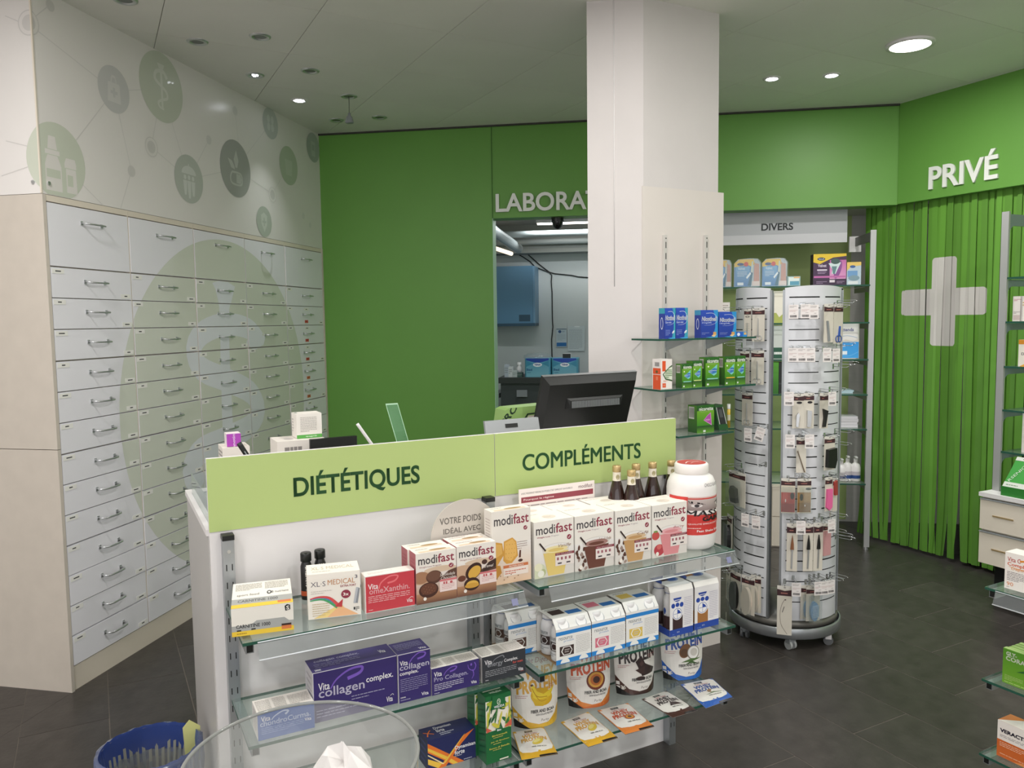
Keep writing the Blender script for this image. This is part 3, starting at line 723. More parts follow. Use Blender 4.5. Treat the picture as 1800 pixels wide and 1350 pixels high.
carton(FC, -1.569, -0.263, Z1+.0, .150, .072, .20, 'flat white, grey and yellow supplement box at the left end of the upper shelf', {'*': cr, 'F': '#e9e5db'}, f, tpt, name='supplement_box', rot=-0.17)
f = [R_('#f2ece2', 0, .88, 1, 1), T_('#6f6a72', 'XL·S', .06, .72, .34, .83, .0), T_('#bf8452', 'MEDICAL', .38, .735, .90, .85, .0), T_('#6f6a72', '3', .90, .83, .95, .91, .02), T_('#9c4a52', 'EXTRA FORT', .62, .66, .92, .71, .02),
     L_('#c9c2ba', .06, .55, .46, .64, 2, .3), P_('#f0d48b', (.1, .02), (.62, .3), (.8, .02)), P_('#eeb98a', (.35, .02), (.6, .26), (.95, .02)), S_('#4aa46a', [(.04, .42), (.3, .42), (.55, .22)], .02, .06), S_('#4f86b4', [(.04, .45), (.3, .46), (.56, .28)], .02, .04),
     S_('#d6504f', [(.04, .46), (.2, .49), (.4, .45), (.56, .28)], .02, .07), P_('#c23f45', (.50, .24), (.66, .40), (.64, .22)), E_('#8f2f45', .72, .5, .09, .095), T_('#f4ece4', '3x', .665, .465, .775, .535, .03),
     P_('#b7babf', (.86, .28), (.90, .27), (.97, .62), (.92, .63)), P_('#8c9096', (.90, .28), (.94, .27), (.99, .6), (.96, .61)), L_('#c9b58f', .08, .06, .4, .36, 6, .3), T_('#333', '1', .86, .13, .89, .19, .02), L_('#444444', .9, .1, .97, .2, 3)]
tpt = [T_('#c2b29c', 'XL·S MEDICAL', .08, .4, .9, .7), L_('#cfc8be', .1, .15, .5, .3, 1)]
carton(FC, -1.374, -0.245, Z1, .137, .122, .088, 'white slimming stick box with a red and rainbow arrow', '#efe9df', f, tpt, name='slimming_box', rot=-0.20)
f = [R_('#f4e8e4', 0, 0, .012, 1), R_('#c9404a', .012, .02, 1, .98), T_('#f6f0ee', 'Vita', .06, .63, .26, .78, .01), T_('#dfa6a9', 'omeXanthin.', .08, .50, .9, .66, .01), S_('#e9757a', [(.28, .62), (.32, .78), (.5, .92), (.66, .9), (.6, .78), (.45, .74)], .03, .05),
     L_('#ecc5c4', .06, .26, .9, .46, 4, .3), T_('#f6f0ee', 'Vita', .83, .12, .95, .22, .01), S_('#f6f0ee', [(.88, .22), (.93, .26), (.97, .24)], .01), L_('#ecc5c4', .06, .06, .22, .1, 1)]
carton(FC, -1.228, -0.276, Z1, .139, .102, .042, 'red omega capsule box next to the white slimming stick box', {'*': '#eee6e0'}, f, [L_('#cfc6c4', .1, .3, .6, .7, 2, .3)], name='capsule_box', rot=-0.03)

BRN = '#6a4636'
def modi(s, yf, z, w, h, dep, label, kind, group=None, rot=0.0, title=True):
    W_ = '#efebe6'; MAR = '#94384b'; INKD = '#4a4548'
    if kind in ('choc', 'caramel', 'biscuit'):
        if kind == 'biscuit':
            f = [G_(W_, '#e6c3a2', 0, 0, 1, .55), T_(INKD, 'modi', .06, .80, .535, .935, .012), T_(MAR, 'fast', .55, .80, .95, .94, .012), E_(MAR, .86, .73, .05, .03), S_(W_, [(.84, .73), (.86, .72), (.89, .75)], .006),
                 P_('#d9a24a', (.28, .32), (.3, .58), (.52, .62), (.62, .56), (.66, .36), (.5, .27), (.36, .27)), P_('#e8b865', (.32, .34), (.33, .56), (.52, .6), (.6, .54), (.62, .38), (.48, .3)),
                 P_('#d9a24a', (0, .3), (0, .6), (.26, .56), (.3, .4), (.12, .26)), P_('#e8b865', (0, .34), (0, .57), (.24, .54), (.26, .42)), P_('#c48c3c', (0, .1), (0, .28), (.2, .26), (.24, .16), (.1, .08)),
                 P_('#5a2f22', (.68, .33), (.73, .33), (.74, .43), (.70, .43)), E_('#4a2a22', .72, .29, .06, .02), L_('#8b6f66', .64, .44, .9, .56, 4, .25), R_('#d27a4c', .28, .21, .92, .25), R_('#f0e1d6', .28, .10, .92, .21), L_('#cc6a50', .32, .12, .86, .18, 2, .4)]
            for k in range(16): f.append(E_('#b07a34', .34+.07*(k % 4)+.01*(k//4), .35+.06*(k//4), .008, .005, n=8))
            for k in range(8): f.append(E_('#8b5a34', .02+.09*k, .06+.03*(k % 3), .015, .008, n=7))
            f.append(T_('#efe5da', 'PROTEIN SNACK', .42, .217, .8, .243, .01))
        else:
            f = [G_(W_, '#b98a68' if kind == 'choc' else '#c0957a', 0, .1, 1, .68), G_('#b98a68', '#6b4434', 0, 0, 1, .2), P_('#5d4034', (.5, .40), (1, .44), (1, .62), (.8, .58)), E_('#cda98c', .15, .5, .3, .12), E_('#d8bfa6', .6, .64, .4, .06), T_(INKD, 'modi', .06, .77, .525, .94, .012), T_(MAR, 'fast', .54, .77, .95, .945, .012),
                 T_('#9a5a60', 'Weight Loss Program', .08, .70, .62, .735), E_(MAR, .87, .68, .06, .045), S_(W_, [(.845, .68), (.865, .665), (.9, .705)], .01)]
            if kind == 'choc':
                f += [E_('#a77a5c', .12, .52, .2, .12), E_('#5a3a2e', .44, .5, .2, .13), E_('#6f4c3c', .43, .52, .17, .1), E_('#4a2b22', .3, .26, .24, .15), E_('#69402f', .3, .28, .2, .11)]
                for k in range(14): f.append(E_('#8d6048', .16+.022*k, .2+.02*((k*5) % 8), .012, .009, n=7))
                f += [T_('#efe5dd', 'Schokolade', .58, .49, .96, .55, 0, .3), T_('#efe5dd', 'Chocolat', .6, .42, .97, .48, 0, .3)]
            else:
                f += [P_('#3a2823', (.6, .4), (1, .5), (1, .66), (.8, .6)), E_('#4a3029', .7, .62, .07, .05), E_('#3b221c', .42, .47, .22, .15, 25), E_('#d9aa4a', .44, .45, .17, .11, 25), E_('#3b221c', .37, .22, .2, .13), E_('#e0b352', .38, .2, .16, .09, 0, 0, 180), E_('#cf9c3f', .37, .19, .18, .05),
                      E_('#6b3d2c', .12, .36, .1, .06), T_('#efe5dd', 'Caramel', .62, .50, .93, .56, 0, .3)]
            f += [R_('#d2777a', .57, .385, 1, .425), R_('#edd9d4', .57, .18, 1, .385), L_('#c0787a', .62, .22, .94, .34, 4, .25), E_('#c0565c', .86, .35, .035, .025, n=10), R_('#c0565c', .66, .33, .7, .375), R_('#c0565c', .72, .33, .76, .375), E_('#f3eae0', .2, .1, .04, .035, n=12)]
        top = [G_('#f1ece4', '#dcbf9d', .1, .1, .9, .5), E_('#a98a63', .6, .35, .22, .15), L_('#b9aea6', .1, .6, .6, .8, 1)]
        left = [L_('#9a4a54', .2, .3, .8, .9, 9, .35)] if kind != 'biscuit' else [L_('#b7aaa4', .2, .55, .8, .9, 9, .3)]
        cols = {'*': '#efe9e0', 'L': '#a65a62' if kind != 'biscuit' else '#e2ddd6'}
    else:
        dr = {'vanilla': ('#e3c878', '#efdfa8'), 'cocoa': ('#6a3f33', '#a98078'), 'coffee': ('#c59a66', '#ddc09a'), 'berry': ('#dd8f93', '#e9b0b4')}[kind]
        f = [G_(W_, '#d9d2cb', 0, 0, 1, .5), T_(INKD, 'modi', .05, .765, .525, .93, .012), T_(MAR, 'fast', .54, .765, .96, .935, .012), T_('#a04a5c', 'Weight Loss', .07, .70, .4, .735, .01), T_('#b9b0b4', 'Program', .43, .70, .62, .735),
             E_(MAR, .88, .66, .055, .045), S_(W_, [(.855, .66), (.875, .645), (.905, .685)], .01)]
        if kind == 'vanilla': f += [E_('#d3d6b8', .12, .12, .18, .14), E_('#e9e6c8', .1, .2, .1, .07), E_('#b7bb8a', .22, .1, .06, .06), E_('#eceadd', .16, .08, .08, .06)]
        if kind == 'berry': f += [E_('#c8524e', .1, .42, .11, .08), E_('#b8404a', .2, .14, .15, .11), E_('#d66a66', .2, .2, .07, .05), E_('#7a9a52', .1, .50, .06, .02)]
        if kind in ('cocoa', 'coffee'):
            r = random.Random(3)
            for k in range(15): f.append(E_('#5a382c' if k % 3 else '#a08a80', .04+.26*r.random(), .02+.42*r.random()**1.3, .045, .028, r.uniform(0, 180), n=9))
        f += [P_('#e4ded6', (.2, .5), (.88, .5), (.74, .02), (.34, .02)), P_(dr[0], (.22, .43), (.86, .43), (.74, .02), (.34, .02)), E_('#d8d2ca', .54, .5, .345, .085), E_(W_, .54, .505, .32, .072), E_(dr[1], .54, .475, .30, .06), E_(dr[0], .54, .465, .2, .03),
              S_('#3a2a27', [(.13, .62), (.28, .47)], .03), T_('#8a6350' if kind != 'berry' else '#b0505c', {'vanilla': 'Vanille', 'cocoa': 'Schokolade', 'coffee': 'Café', 'berry': 'Berry'}[kind], .6, .5, .92, .555, 0, .3),
              R_('#8f3a48', .52, .355, 1, .40), R_('#ece2dc', .52, .17, 1, .355)]
        f += [T_('#efe0dc', 'MEAL REPLACEMENT', .55, .365, .96, .39, .01)] + [R_('#a0606a', .56+.1*q, .27, .61+.1*q, .32) for q in range(4)] + [R_('#4a4044', .58, .2, .68, .225), R_('#4a4044', .8, .2, .9, .225)]
        if kind != 'vanilla': f.append(E_('#f3eae0', .14, .07, .045, .04, n=12))
        top = [L_('#cfc7be', .1, .7, .8, .86, 1, .3), E_('#dcd2c6', .55, .4, .16, .18), L_('#c9b9b0', .42, .33, .66, .46, 1, .4)]
        left = [L_('#c5bdb6', .15, .2, .85, .9, 12, .3)]; cols = {'*': '#f1ece3', 'L': '#dedad4'}
    return carton(FC, s, yf, z, w, h, dep, label, cols, f, top, left, name='snack_box' if kind in ('choc', 'caramel', 'biscuit') else 'shake_box', group=group, rot=rot)
modi(-1.085, -0.283, Z1, .121, .144, .05, 'snack box picturing chocolate-coated balls, front one of the pair', 'choc')
modi(-1.090, -0.231, Z1, .121, .144, .05, 'snack box with maroon side standing behind the chocolate ball box', 'choc')
modi(-0.962, -0.282, Z1, .124, .146, .05, 'snack box picturing a halved caramel bar, front one of the pair', 'caramel')
modi(-0.962, -0.230, Z1, .124, .146, .05, 'snack box half hidden behind the caramel bar box', 'caramel')
modi(-0.833, -0.246, Z1, .131, .222, .05, 'tall snack box picturing golden seed biscuits', 'biscuit')
ZS = Z1-.002
G1 = 'white shake boxes on the upper right shelf'
modi(-0.693, -0.250, ZS, .141, .175, .11, 'shake box picturing a yellow vanilla drink, leftmost of the front row', 'vanilla', G1)
modi(-0.549, -0.252, ZS, .146, .175, .11, 'shake box picturing a dark chocolate drink', 'cocoa', G1)
modi(-0.400, -0.257, ZS, .141, .175, .11, 'shake box picturing a light brown coffee drink', 'coffee', G1)
modi(-0.256, -0.259, ZS, .145, .175, .11, 'shake box picturing a pink berry drink, rightmost of the front row', 'berry', G1)
for s, lb, kd in ((-0.700, 'shake box in the back row behind the vanilla one', 'vanilla'), (-0.556, 'shake box in the back row behind the chocolate one', 'cocoa'), (-0.408, 'shake box in the back row behind the coffee one, in front of the brown bottles', 'coffee')):
    modi(s, -0.138, ZS, .141, .172, .088, lb, kd, G1)
# two little dark bottles
def small_bottle(F, s, y, z, label, k=1.0):
    t = thing('shot_bottle', label, 'bottle', F.mat(s, y, z), 'small dark supplement bottles')
    MB().lathe([(0, 0), (.015, 0), (.016, .003), (.016, .095), (.013, .104), (.0115, .108)], 20, 0, K('#1d1c1d')).lathe([(.0164, .012), (.0164, .026)], 20, 0, K('#c85a34')).ob('bottle_body', SATIN, t)
    MB().lathe([(.0115, .108), (.0155, .110), (.0155, .131), (.014, .134), (0, .134)], 20).ob('screw_cap', M_black, t)
    mb = MB(); decal(mb, lambda u, v, k: ((.0167+k*.0001)*math.sin((u-.5)*2.2), -(.0167+k*.0001)*math.cos((u-.5)*2.2), .03+.065*v), .04, .065, [('t', '#e9e4df', 'L-CARNITINE', -.35, .4, 1.35, .62, .01, 0, 90)], box=None)
    mb.ob('printed_design', INK, t)
small_bottle(FC, -1.338, -0.075, Z1, 'left of two small black supplement bottles behind the slimming stick box')
small_bottle(FC, -1.296, -0.066, Z1, 'right of two small black supplement bottles behind the slimming stick box')
# round cardboard sign
t = thing('round_sign', 'round grey cardboard disc lettered VOTRE POIDS IDÉAL behind the snack boxes', 'sign', FC.mat(-0.882, -0.165, Z1, 0.0))
rr = 0.112; zc = 0.140
MB().prism(oval(0, zc, rr, rr, 48)[::-1], lambda p, t_: (p[0], -.003*t_, p[1]), 0, K('#c9c2b9')).ob('disc', INK, t)
MB().box(-.03, .0, 0, .03, .035, .003, 0, K('#c9c2b9')).ob('foot', INK, t)
mb = MB(); decal(mb, lambda u, v, k: (-rr+u*2*rr, -.0034-.00005*k, zc-rr+v*2*rr), 1, 1, [T_('#6b6660', 'VOTRE POIDS', .13, .69, .73, .78, .015), T_('#6b6660', 'IDÉAL AVEC', .18, .56, .72, .65, .015), T_('#96525a', 'MODIFAST', .2, .43, .66, .515, .015), T_('#96525a', '®', .68, .48, .72, .52)], box=None)
mb.ob('lettering', INK, t)
# leaflet card
t = thing('leaflet_card', 'white leaflet card with a maroon stripe behind the back row of shake boxes', 'leaflet', FC.mat(-0.487, -0.045, ZS, 0))
MB().box(-.148, -.001, 0, .148, .001, .232, 0, K('#e9e0db')).ob('card', INK, t)
mb = MB(); decal(mb, lambda u, v, k: (-.148+u*.296, -.0013-.00005*k, v*.232), .296, .232, [R_('#8d3c48', .03, .80, .98, .88), T_('#e8d6d3', 'Pourquoi le régime', .06, .82, .45, .855, .01), T_('#6f6a6c', 'AVEC MODIFAST PERDRE DU POIDS C’EST SIMPLE ET SAVOUREUX', .03, .92, .70, .945), T_('#6a4650', 'modifast', .78, .91, .97, .965), L_('#9b8d8c', .06, .7, .9, .77, 2, .3)])
mb.ob('printed_design', INK, t)
# brown bottles with gold caps
def gold_bottle(s, y, h, label):
    t = thing('juice_bottle', label, 'bottle', FC.mat(s, y, ZS), 'brown glass bottles with gold caps')
    k = h/0.27
    MB().lathe([(0, 0), (.030, 0), (.033, .004), (.033, .14*k), (.030, .165*k), (.0165, .215*k), (.0135, .225*k), (.0125, .25*k)], 22, 0, K('#2b1712')).ob('bottle_body', ink_glass, t)
    MB().lathe([(.0175, .208*k), (.0150, .218*k), (.0142, .226*k), (.0135, .249*k)], 22, 0, K('#e4dccb')).ob('neck_label', INK, t)
    mb = MB()
    for a in (-.35, .9): mb.poly([((.0150)*math.sin(a+.45*math.cos(q*PI/6)), -(.0150)*math.cos(a+.45*math.cos(q*PI/6)), (.234+.008*math.sin(q*PI/6))*k) for q in range(12)], 0, K('#a49a74'))
    mb.ob('neck_emblem', INK, t)
    MB().lathe([(.0135, .249*k), (.0150, .250*k), (.0150, .267*k), (.013, .27*k), (0, .27*k)], 22).ob('screw_cap', M_gold, t)
ink_glass = ink_mat('brown_bottle_glass', 0.12, 0.6)
M_gold = mat('gold_cap', '#c3a978', 0.35, 0.6)
for px, py, yy, lb in ((1084, 821, -.095, 'leftmost of the brown juice bottles with gold caps'), (1110, 829, -.135, 'brown juice bottle standing forward of the others, second from the left'), (1118, 818, -.085, 'brown juice bottle directly behind the forward one'),
                       (1147, 815, -.085, 'brown juice bottle standing alone, second from the right'), (1180, 812, -.052, 'rightmost brown juice bottle, partly behind the white powder tub')):
    s, zt = FC.hit(px, py, yy); gold_bottle(s, yy, zt+.006-ZS, lb)
# powder tub
s0 = FC.hit(1215, 880, -.195)[0]
t = thing('powder_tub', 'big round white powder tub with red label and red-topped lid', 'tub', FC.mat(s0, -0.195, ZS))
R0 = .0845
MB().lathe([(0, 0), (.070, 0), (.078, .006), (R0-.002, .02), (R0, .05), (R0, .205), (R0-.003, .222), (.072, .243), (.058, .252), (.054, .256)], 40, 0, K('#ebe7e4')).ob('tub_body', SATIN, t)
MB().lathe([(.054, .254), (.0575, .256), (.0585, .262), (.0575, .284), (.053, .289), (0, .289)], 40, 0, K('#efe9e4')).ob('lid', SATIN, t)
mb = MB(); mb.poly([(.049*math.cos(a*PI/16), .049*math.sin(a*PI/16), .2894) for a in range(32)], 0, K('#b8463f'))
decal(mb, lambda u, v, k: (-.04+.08*u, -.04+.08*v, .2895), 1, 1, [S_('#e5cfc8', [(.1, .4), (.5, .7), (.9, .5)], .05), S_('#e5cfc8', [(.3, .3), (.6, .45), (.9, .3)], .03)])
def tubmap(u, v, k): a = (u-.5)*2.9-.25; r = R0+.0004+.00012*k; return (r*math.sin(a), -r*math.cos(a), .055+.14*v)
decal(mb, tubmap, .24, .14, [R_('#cf3a35', 0, 0, 1, .93), R_('#ddb8b2', 0, .9, 1, .93), G_('#c7b9b4', '#8e7d7b', .28, .60, .95, .87), P_('#241a1c', (.3, .84), (.45, .80), (.55, .74), (.45, .76), (.32, .78)), E_('#e2dad6', .42, .72, .08, .04), E_('#3a3236', .42, .72, .035, .038), P_('#241a1c', (.7, .76), (.85, .82), (.95, .84), (.86, .77)),
             E_('#e2dad6', .82, .73, .07, .04), E_('#3a3236', .82, .73, .03, .038), R_('#ece4e0', .28, .50, .95, .60), P_('#cf3a35', (0, .93), (.3, .93), (.28, .5), (0, .4)), T_('#1d1a1c', 'MASS', .26, .47, .78, .60, .05, .1), T_('#1d1a1c', 'GAINER', .5, .34, .98, .45, .04, .1), R_('#cf3a35', .1, .24, .98, .33), T_('#efdcd8', 'QUALITÉ EFFICACITÉ SAVEUR', .3, .25, .92, .30, .01),
             T_('#f4ecea', 'Fast Shake System', .42, .06, .88, .13, .02), L_('#efc9c4', .28, .15, .5, .19, 1)], cells=(14, 1), box=None)
decal(mb, lambda u, v, k: (math.sin((u-.5)*.9+.3)*(R0-.0013), -math.cos((u-.5)*.9+.3)*(R0-.0013), .218+.012*v), .07, .012, [T_('#5a5456', 'CHOCO FLAVOUR', 0, 0, 1, 1)], box=None)
mb.ob('printed_design', INK, t)
# --- bottle multipacks on the middle shelf of the right bay
def mini_bottle_prof(h):
    return [(0, 0), (.021, 0), (.026, .004), (.027, h*.14), (.0235, h*.33), (.0235, h*.42), (.027, h*.62), (.0255, h*.76), (.019, h*.84), (.019, h*.86), (.0215, h*.87), (.0215, h*.985), (.0195, h), (0, h)]
bot_me = {}
def pack4(s, yf, z, w, h, dep, label, accent, kind, group):
    """cardboard sleeve round four little bottles; the sleeve is open at both ends"""
    t = thing('bottle_pack', label, 'drink pack', FC.mat(s+w/2, yf+dep/2, z), group); hw, hd = w/2, dep/2
    th = .0012; top = h
    if kind == 'blue':
        prof = [(-hd, 0), (-hd, h*.80), (-hd+.022, top), (hd-.014, top), (hd, h*.86), (hd, 0)]
    else:
        prof = [(-hd, 0), (-hd, h*.90), (-hd+.008, top), (hd-.008, top), (hd, h*.90), (hd, 0)]
    mb = MB()
    for (a, b) in zip(prof, prof[1:]):
        mb.poly([(-hw, a[0], a[1]), (hw, a[0], a[1]), (hw, b[0], b[1]), (-hw, b[0], b[1])], 0, K('#ece9e4'))
        mb.poly([(-hw, a[0]+.001, a[1]), (-hw, b[0]+.001, b[1]-.001), (hw, b[0]+.001, b[1]-.001), (hw, a[0]+.001, a[1])], 0, K('#a3835f'))
    mb.box(-hw, -hd, 0, hw, hd, .001, 0, K('#a3835f'))
    mb.ob('sleeve', INK, t)
    hb = h-.006
    key = (round(h, 3), kind, accent)
    if key not in bot_me:
        b = MB().lathe(mini_bottle_prof(hb), 18, 0, K('#e8e6e6'))
        b.lathe([(.0218, hb*.865), (.0218, hb*.875)], 18, 0, K('#2c4f9a'))
        def bm(u, v, k): a = (u-.5)*2.4-1.0; r = .0276+.0001*k; return (r*math.sin(a), -r*math.cos(a), hb*(.12+.5*v))
        if kind == 'blue': decal(b, bm, .06, .06, [R_(accent, .25, .30, .85, .72), P_('#e8e6e6', (.45, .34), (.65, .34), (.75, .5), (.65, .68), (.45, .68), (.36, .5)), P_(accent, (.47, .38), (.63, .38), (.72, .5), (.63, .64), (.47, .64), (.39, .5)), L_('#8a8a8e', .2, .02, .8, .2, 2, .3), T_('#5b6570', 'resource', .25, .82, .75, .95)], cells=(6, 1))
        else: decal(b, bm, .06, .06, [R_(accent, .0, .0, 1, .55), E_('#e8e6e6', .4, .75, .14, .2), E_('#2c4f9a', .4, .75, .1, .14)], cells=(6, 1))
        bot_me[key] = b.data('small_bottle', [SATIN])
    for ix, iy in ((-1, -1), (1, -1), (-1, 1), (1, 1)):
        link('small_bottle', bot_me[key], t, Matrix.Translation((ix*(hw-.0285), iy*(hd-.0285), .0015)) @ Matrix.Rotation(-.3 if ix < 0 else .3, 4, 'Z'))
    mb = MB(); hf = prof[1][1]
    fm = lambda u, v, k: (-hw+u*w, -hd-.0004-.00006*k, v*hf)
    if kind == 'blue':
        B = '#2b84cf'
        decal(mb, fm, w, hf, [R_('#efeeea', 0, 0, 1, 1), R_(B, 0, .82, 1, .93), P_(B, (0, 0), (1, 0), (1, .14), (0, .13)), T_('#5b6570', 'resource', .08, .68, .46, .76), T_('#7b9ac6', 'protein', .22, .60, .5, .67),
             R_(accent, .1, .22, .5, .50), P_('#efeeea', (.2, .24), (.4, .24), (.46, .36), (.4, .48), (.2, .48), (.14, .36)), P_(accent, (.22, .26), (.38, .26), (.44, .36), (.38, .46), (.22, .46), (.17, .36)), L_('#c9c3c0', .24, .3, .38, .42, 2, .4), L_('#a9a7a6', .56, .22, .96, .74, 12, .25), E_('#efeeea', .25, .02, .13, .13, 0, 0, 180), E_('#efeeea', .78, .02, .13, .13, 0, 0, 180)])
        # sloped shoulder and top
        def sm(u, v, k): a = prof[1]; b = prof[2]; return (-hw+u*w, a[0]+(b[0]-a[0])*v-.0004-.00005*k, a[1]+(b[1]-a[1])*v+.0003)
        decal(mb, sm, w, .03, [R_('#e9e8e4', 0, 0, 1, 1), E_('#b9bcc0', .25, .3, .15, .55), E_('#f0efee', .25, .38, .13, .5), E_('#b9bcc0', .75, .3, .15, .55), E_('#f0efee', .75, .38, .13, .5)])
        decal(mb, lambda u, v, k: (-hw+u*w, prof[2][0]+(prof[3][0]-prof[2][0])*v, top+.0004+.00005*k), w, dep*.6, [R_('#e6e4df', 0, 0, 1, 1), R_('#2a6fb5', .52, .15, .92, .5), R_(accent, .12, .3, .48, .75), L_('#8f8f90', .1, .8, .6, .92, 1)])
    else:
        B = '#2748a0'
        decal(mb, fm, w, hf, [R_('#eceaea', 0, 0, 1, 1), R_(accent, .12, .12, .55, .45), R_(B, 0, 0, 1, .15), E_(B, .32, .86, .17, .09, 0, 180, 360), R_('#eceaea', .2, .8, .45, .815), E_(B, .14, .69, .08, .055), E_(B, .32, .70, .08, .05), E_(B, .5, .69, .08, .055), E_('#f4f3f3', .32, .5, .22, .145), E_(B, .32, .5, .19, .125), E_('#f4f3f3', .32, .5, .175, .115), P_(B, (.32, .5), (.32, .6), (.43, .55), (.47, .5)),
             S_(B, [(.32, .61), (.32, .39)], .008), S_(B, [(.16, .5), (.48, .5)], .008), L_('#c6c2cf', .6, .2, .95, .85, 16, .4), T_('#dfe5f2', 'tri-', .3, .06, .42, .1), L_('#8fa8dc', .1, .03, .3, .05, 1)])
        decal(mb, lambda u, v, k: (-hw+u*w, -hd+.008+(dep-.016)*v, top+.0004+.00005*k), w, dep, [R_('#e6e5e6', 0, 0, 1, 1), P_('#3450a0', (0, .35), (0, 1), (.6, 1)), E_('#8aa0cf', .62, .6, .26, .2), E_('#3a62ae', .62, .6, .18, .14), R_(accent, .2, .55, .5, .8)])
        mb.poly([(-hw-.0004, -hd, 0), (-hw-.0004, -hd, .022), (-hw-.0004, hd, .03), (-hw-.0004, hd, 0)][::-1], 0, K(B))
    mb.ob('printed_design', INK, t); return t
GP4 = 'four-bottle drink packs with a light blue stripe'
pack4(-0.743+.0, -0.168, Z2-.001, .126, .135, .118, 'bottle pack with a dark brown picture standing at the back, left end of the shelf', '#5b4238', 'blue', GP4)
pack4(-0.643, -0.290, Z2-.001, .127, .137, .118, 'bottle pack with a dark brown picture in the front row', '#3f2f2c', 'blue', GP4)
pack4(-0.512, -0.288, Z2-.001, .127, .137, .118, 'bottle pack with a pink picture', '#d9768a', 'blue', GP4)
pack4(-0.379, -0.284, Z2-.001, .130, .140, .118, 'bottle pack with a yellow picture', '#dfc05e', 'blue', GP4)
GP5 = 'tall dark blue and white bottle packs'
pack4(-0.207, -0.290, Z2-.001, .098, .166, .118, 'tall dark blue and white bottle pack with dark brown print, left of the two', '#3e2a2c', 'navy', GP5)
pack4(-0.097, -0.284, Z2-.001, .106, .163, .118, 'tall dark blue and white bottle pack with caramel brown print, right of the two', '#a5713e', 'navy', GP5)

# --- purple and dark vitamin boxes on the middle shelf of the left bay
def vita(s, yf, z, w, h, dep, label, base, front, topcol='#e8e2dc', side='#d8d4cf', topd=None, rot=0.0):
    sw = '#7b5ac0' if base not in ('#33363c', '#3f63ad') else ('#6d7076' if base == '#33363c' else '#b9c6e6')
    td = topd or [L_('#a9a49e', .03, .1, .28, .9, 9, .5), L_('#a9a49e', .33, .1, .55, .9, 9, .5), L_('#b5b0aa', .6, .1, .97, .85, 8, .5)]
    return carton(FC, s, yf, z, w, h, dep, label, {'*': base, 'T': topcol, 'L': side}, front, td, [L_('#b3aeb4', .2, .15, .8, .9, 6, .3)], name='vitamin_box', rot=rot)
PU = '#362a6b'; WH = '#efedf1'; LI = '#8d86b4'
def vitmark(u, v, s_=1.0): return [T_(WH, 'Vita', u, v, u+.11*s_, v+.11, .01), S_(WH, [(u+.07*s_, v+.12), (u+.11*s_, v+.15), (u+.13*s_, v+.12)], .008)]
f = [R_('#d9d6dd', 0, .985, 1, 1), R_('#d9d6dd', 0, 0, .006, 1), T_(WH, 'Vita', .06, .62, .19, .77, .01), T_('#b9b6cb', 'collagen', .06, .42, .60, .66, .012), T_(WH, 'complex.', .62, .54, .95, .70, .012), S_('#7b5ac0', [(.20, .62), (.27, .78), (.42, .92), (.57, .93), (.55, .82), (.40, .75)], .02, .07),
     L_('#9a97b8', .03, .08, .52, .26, 3, .3), L_('#9a97b8', .44, .28, .84, .4, 2, .3)] + vitmark(.86, .08, .7)
tp = [T_('#a9a6c0', 'collagen complex.', .08, .62, .62, .84, .01), L_('#8a86a8', .06, .25, .6, .58, 3, .35), T_(WH, 'Vita', .84, .4, .92, .62, .01), T_(WH, 'DRINK', .04, .06, .11, .18, .02)]
vita(-1.377, -0.283, Z2, .230, .137, .088, 'long purple collagen box, widest of the purple boxes', PU, f, '#3b2f6f', '#cfcbd0', tp)
f = [R_('#d9d6dd', 0, .985, 1, 1), R_('#d9d6dd', 0, 0, .012, 1), T_(WH, 'Vita', .06, .76, .30, .86, .01), T_('#b9b6cb', 'collagen', .05, .63, .96, .78, .012), T_(WH, 'complex.', .05, .54, .62, .64, .012), S_('#7b5ac0', [(.34, .78), (.45, .88), (.65, .96), (.84, .94), (.8, .87), (.6, .84)], .015, .04), L_('#9a97b8', .06, .22, .9, .5, 7, .3),
     T_(WH, 'Vita', .70, .06, .92, .13, .01), T_(WH, 'DRINK', .06, .1, .22, .125, .02), L_('#9a97b8', .06, .04, .4, .08, 1)]
vita(-1.146, -0.289, Z2, .095, .139, .080, 'narrow upright purple collagen box next to the long one', PU, f, '#3b2f6f', '#cfcbd0', [L_('#8a86a8', .08, .3, .9, .85, 5, .4), T_(WH, 'Vita', .7, .1, .92, .25, .01)])
f = [T_(WH, 'Vita', .05, .68, .21, .86, .01), T_('#a9a6c4', 'Pro Collagen.', .05, .45, .76, .66, .01), S_('#7b5ac0', [(.25, .66), (.3, .8), (.42, .92), (.52, .9), (.48, .8), (.38, .76)], .02, .06), S_('#7b5ac0', [(.76, .86), (.78, .7), (.88, .6), (.93, .76), (.9, .9)], .02, .04), S_('#7b5ac0', [(.86, .64), (.88, .45), (.84, .3)], .04, .02), E_('#7b5ac0', .83, .84, .02, .05),
     L_('#cfcddd', .05, .15, .66, .42, 4, .35), T_(WH, 'Vita', .82, .1, .94, .22, .01), L_(WH, .05, .05, .18, .09, 1)]
vita(-1.049, -0.291, Z2, .147, .078, .058, 'low purple box with a little figure, between the narrow purple and the charcoal box', PU, f)
f = [T_(WH, 'Vita', .06, .68, .22, .86, .01), T_('#8f9298', 'energy', .12, .52, .47, .70, .01), T_('#e4e4e6', 'Complex.', .50, .60, .82, .76, .01), T_('#c8564d', 'for men', .70, .50, .93, .60, .015), S_('#7d8086', [(.22, .70), (.30, .84), (.46, .92), (.50, .82)], .02, .05), L_('#a9acb1', .07, .2, .78, .46, 4, .3), T_(WH, 'Vita', .82, .16, .94, .30, .01), L_('#c8564d', .88, .12, .98, .15, 1), L_(WH, .07, .07, .2, .11, 1)]
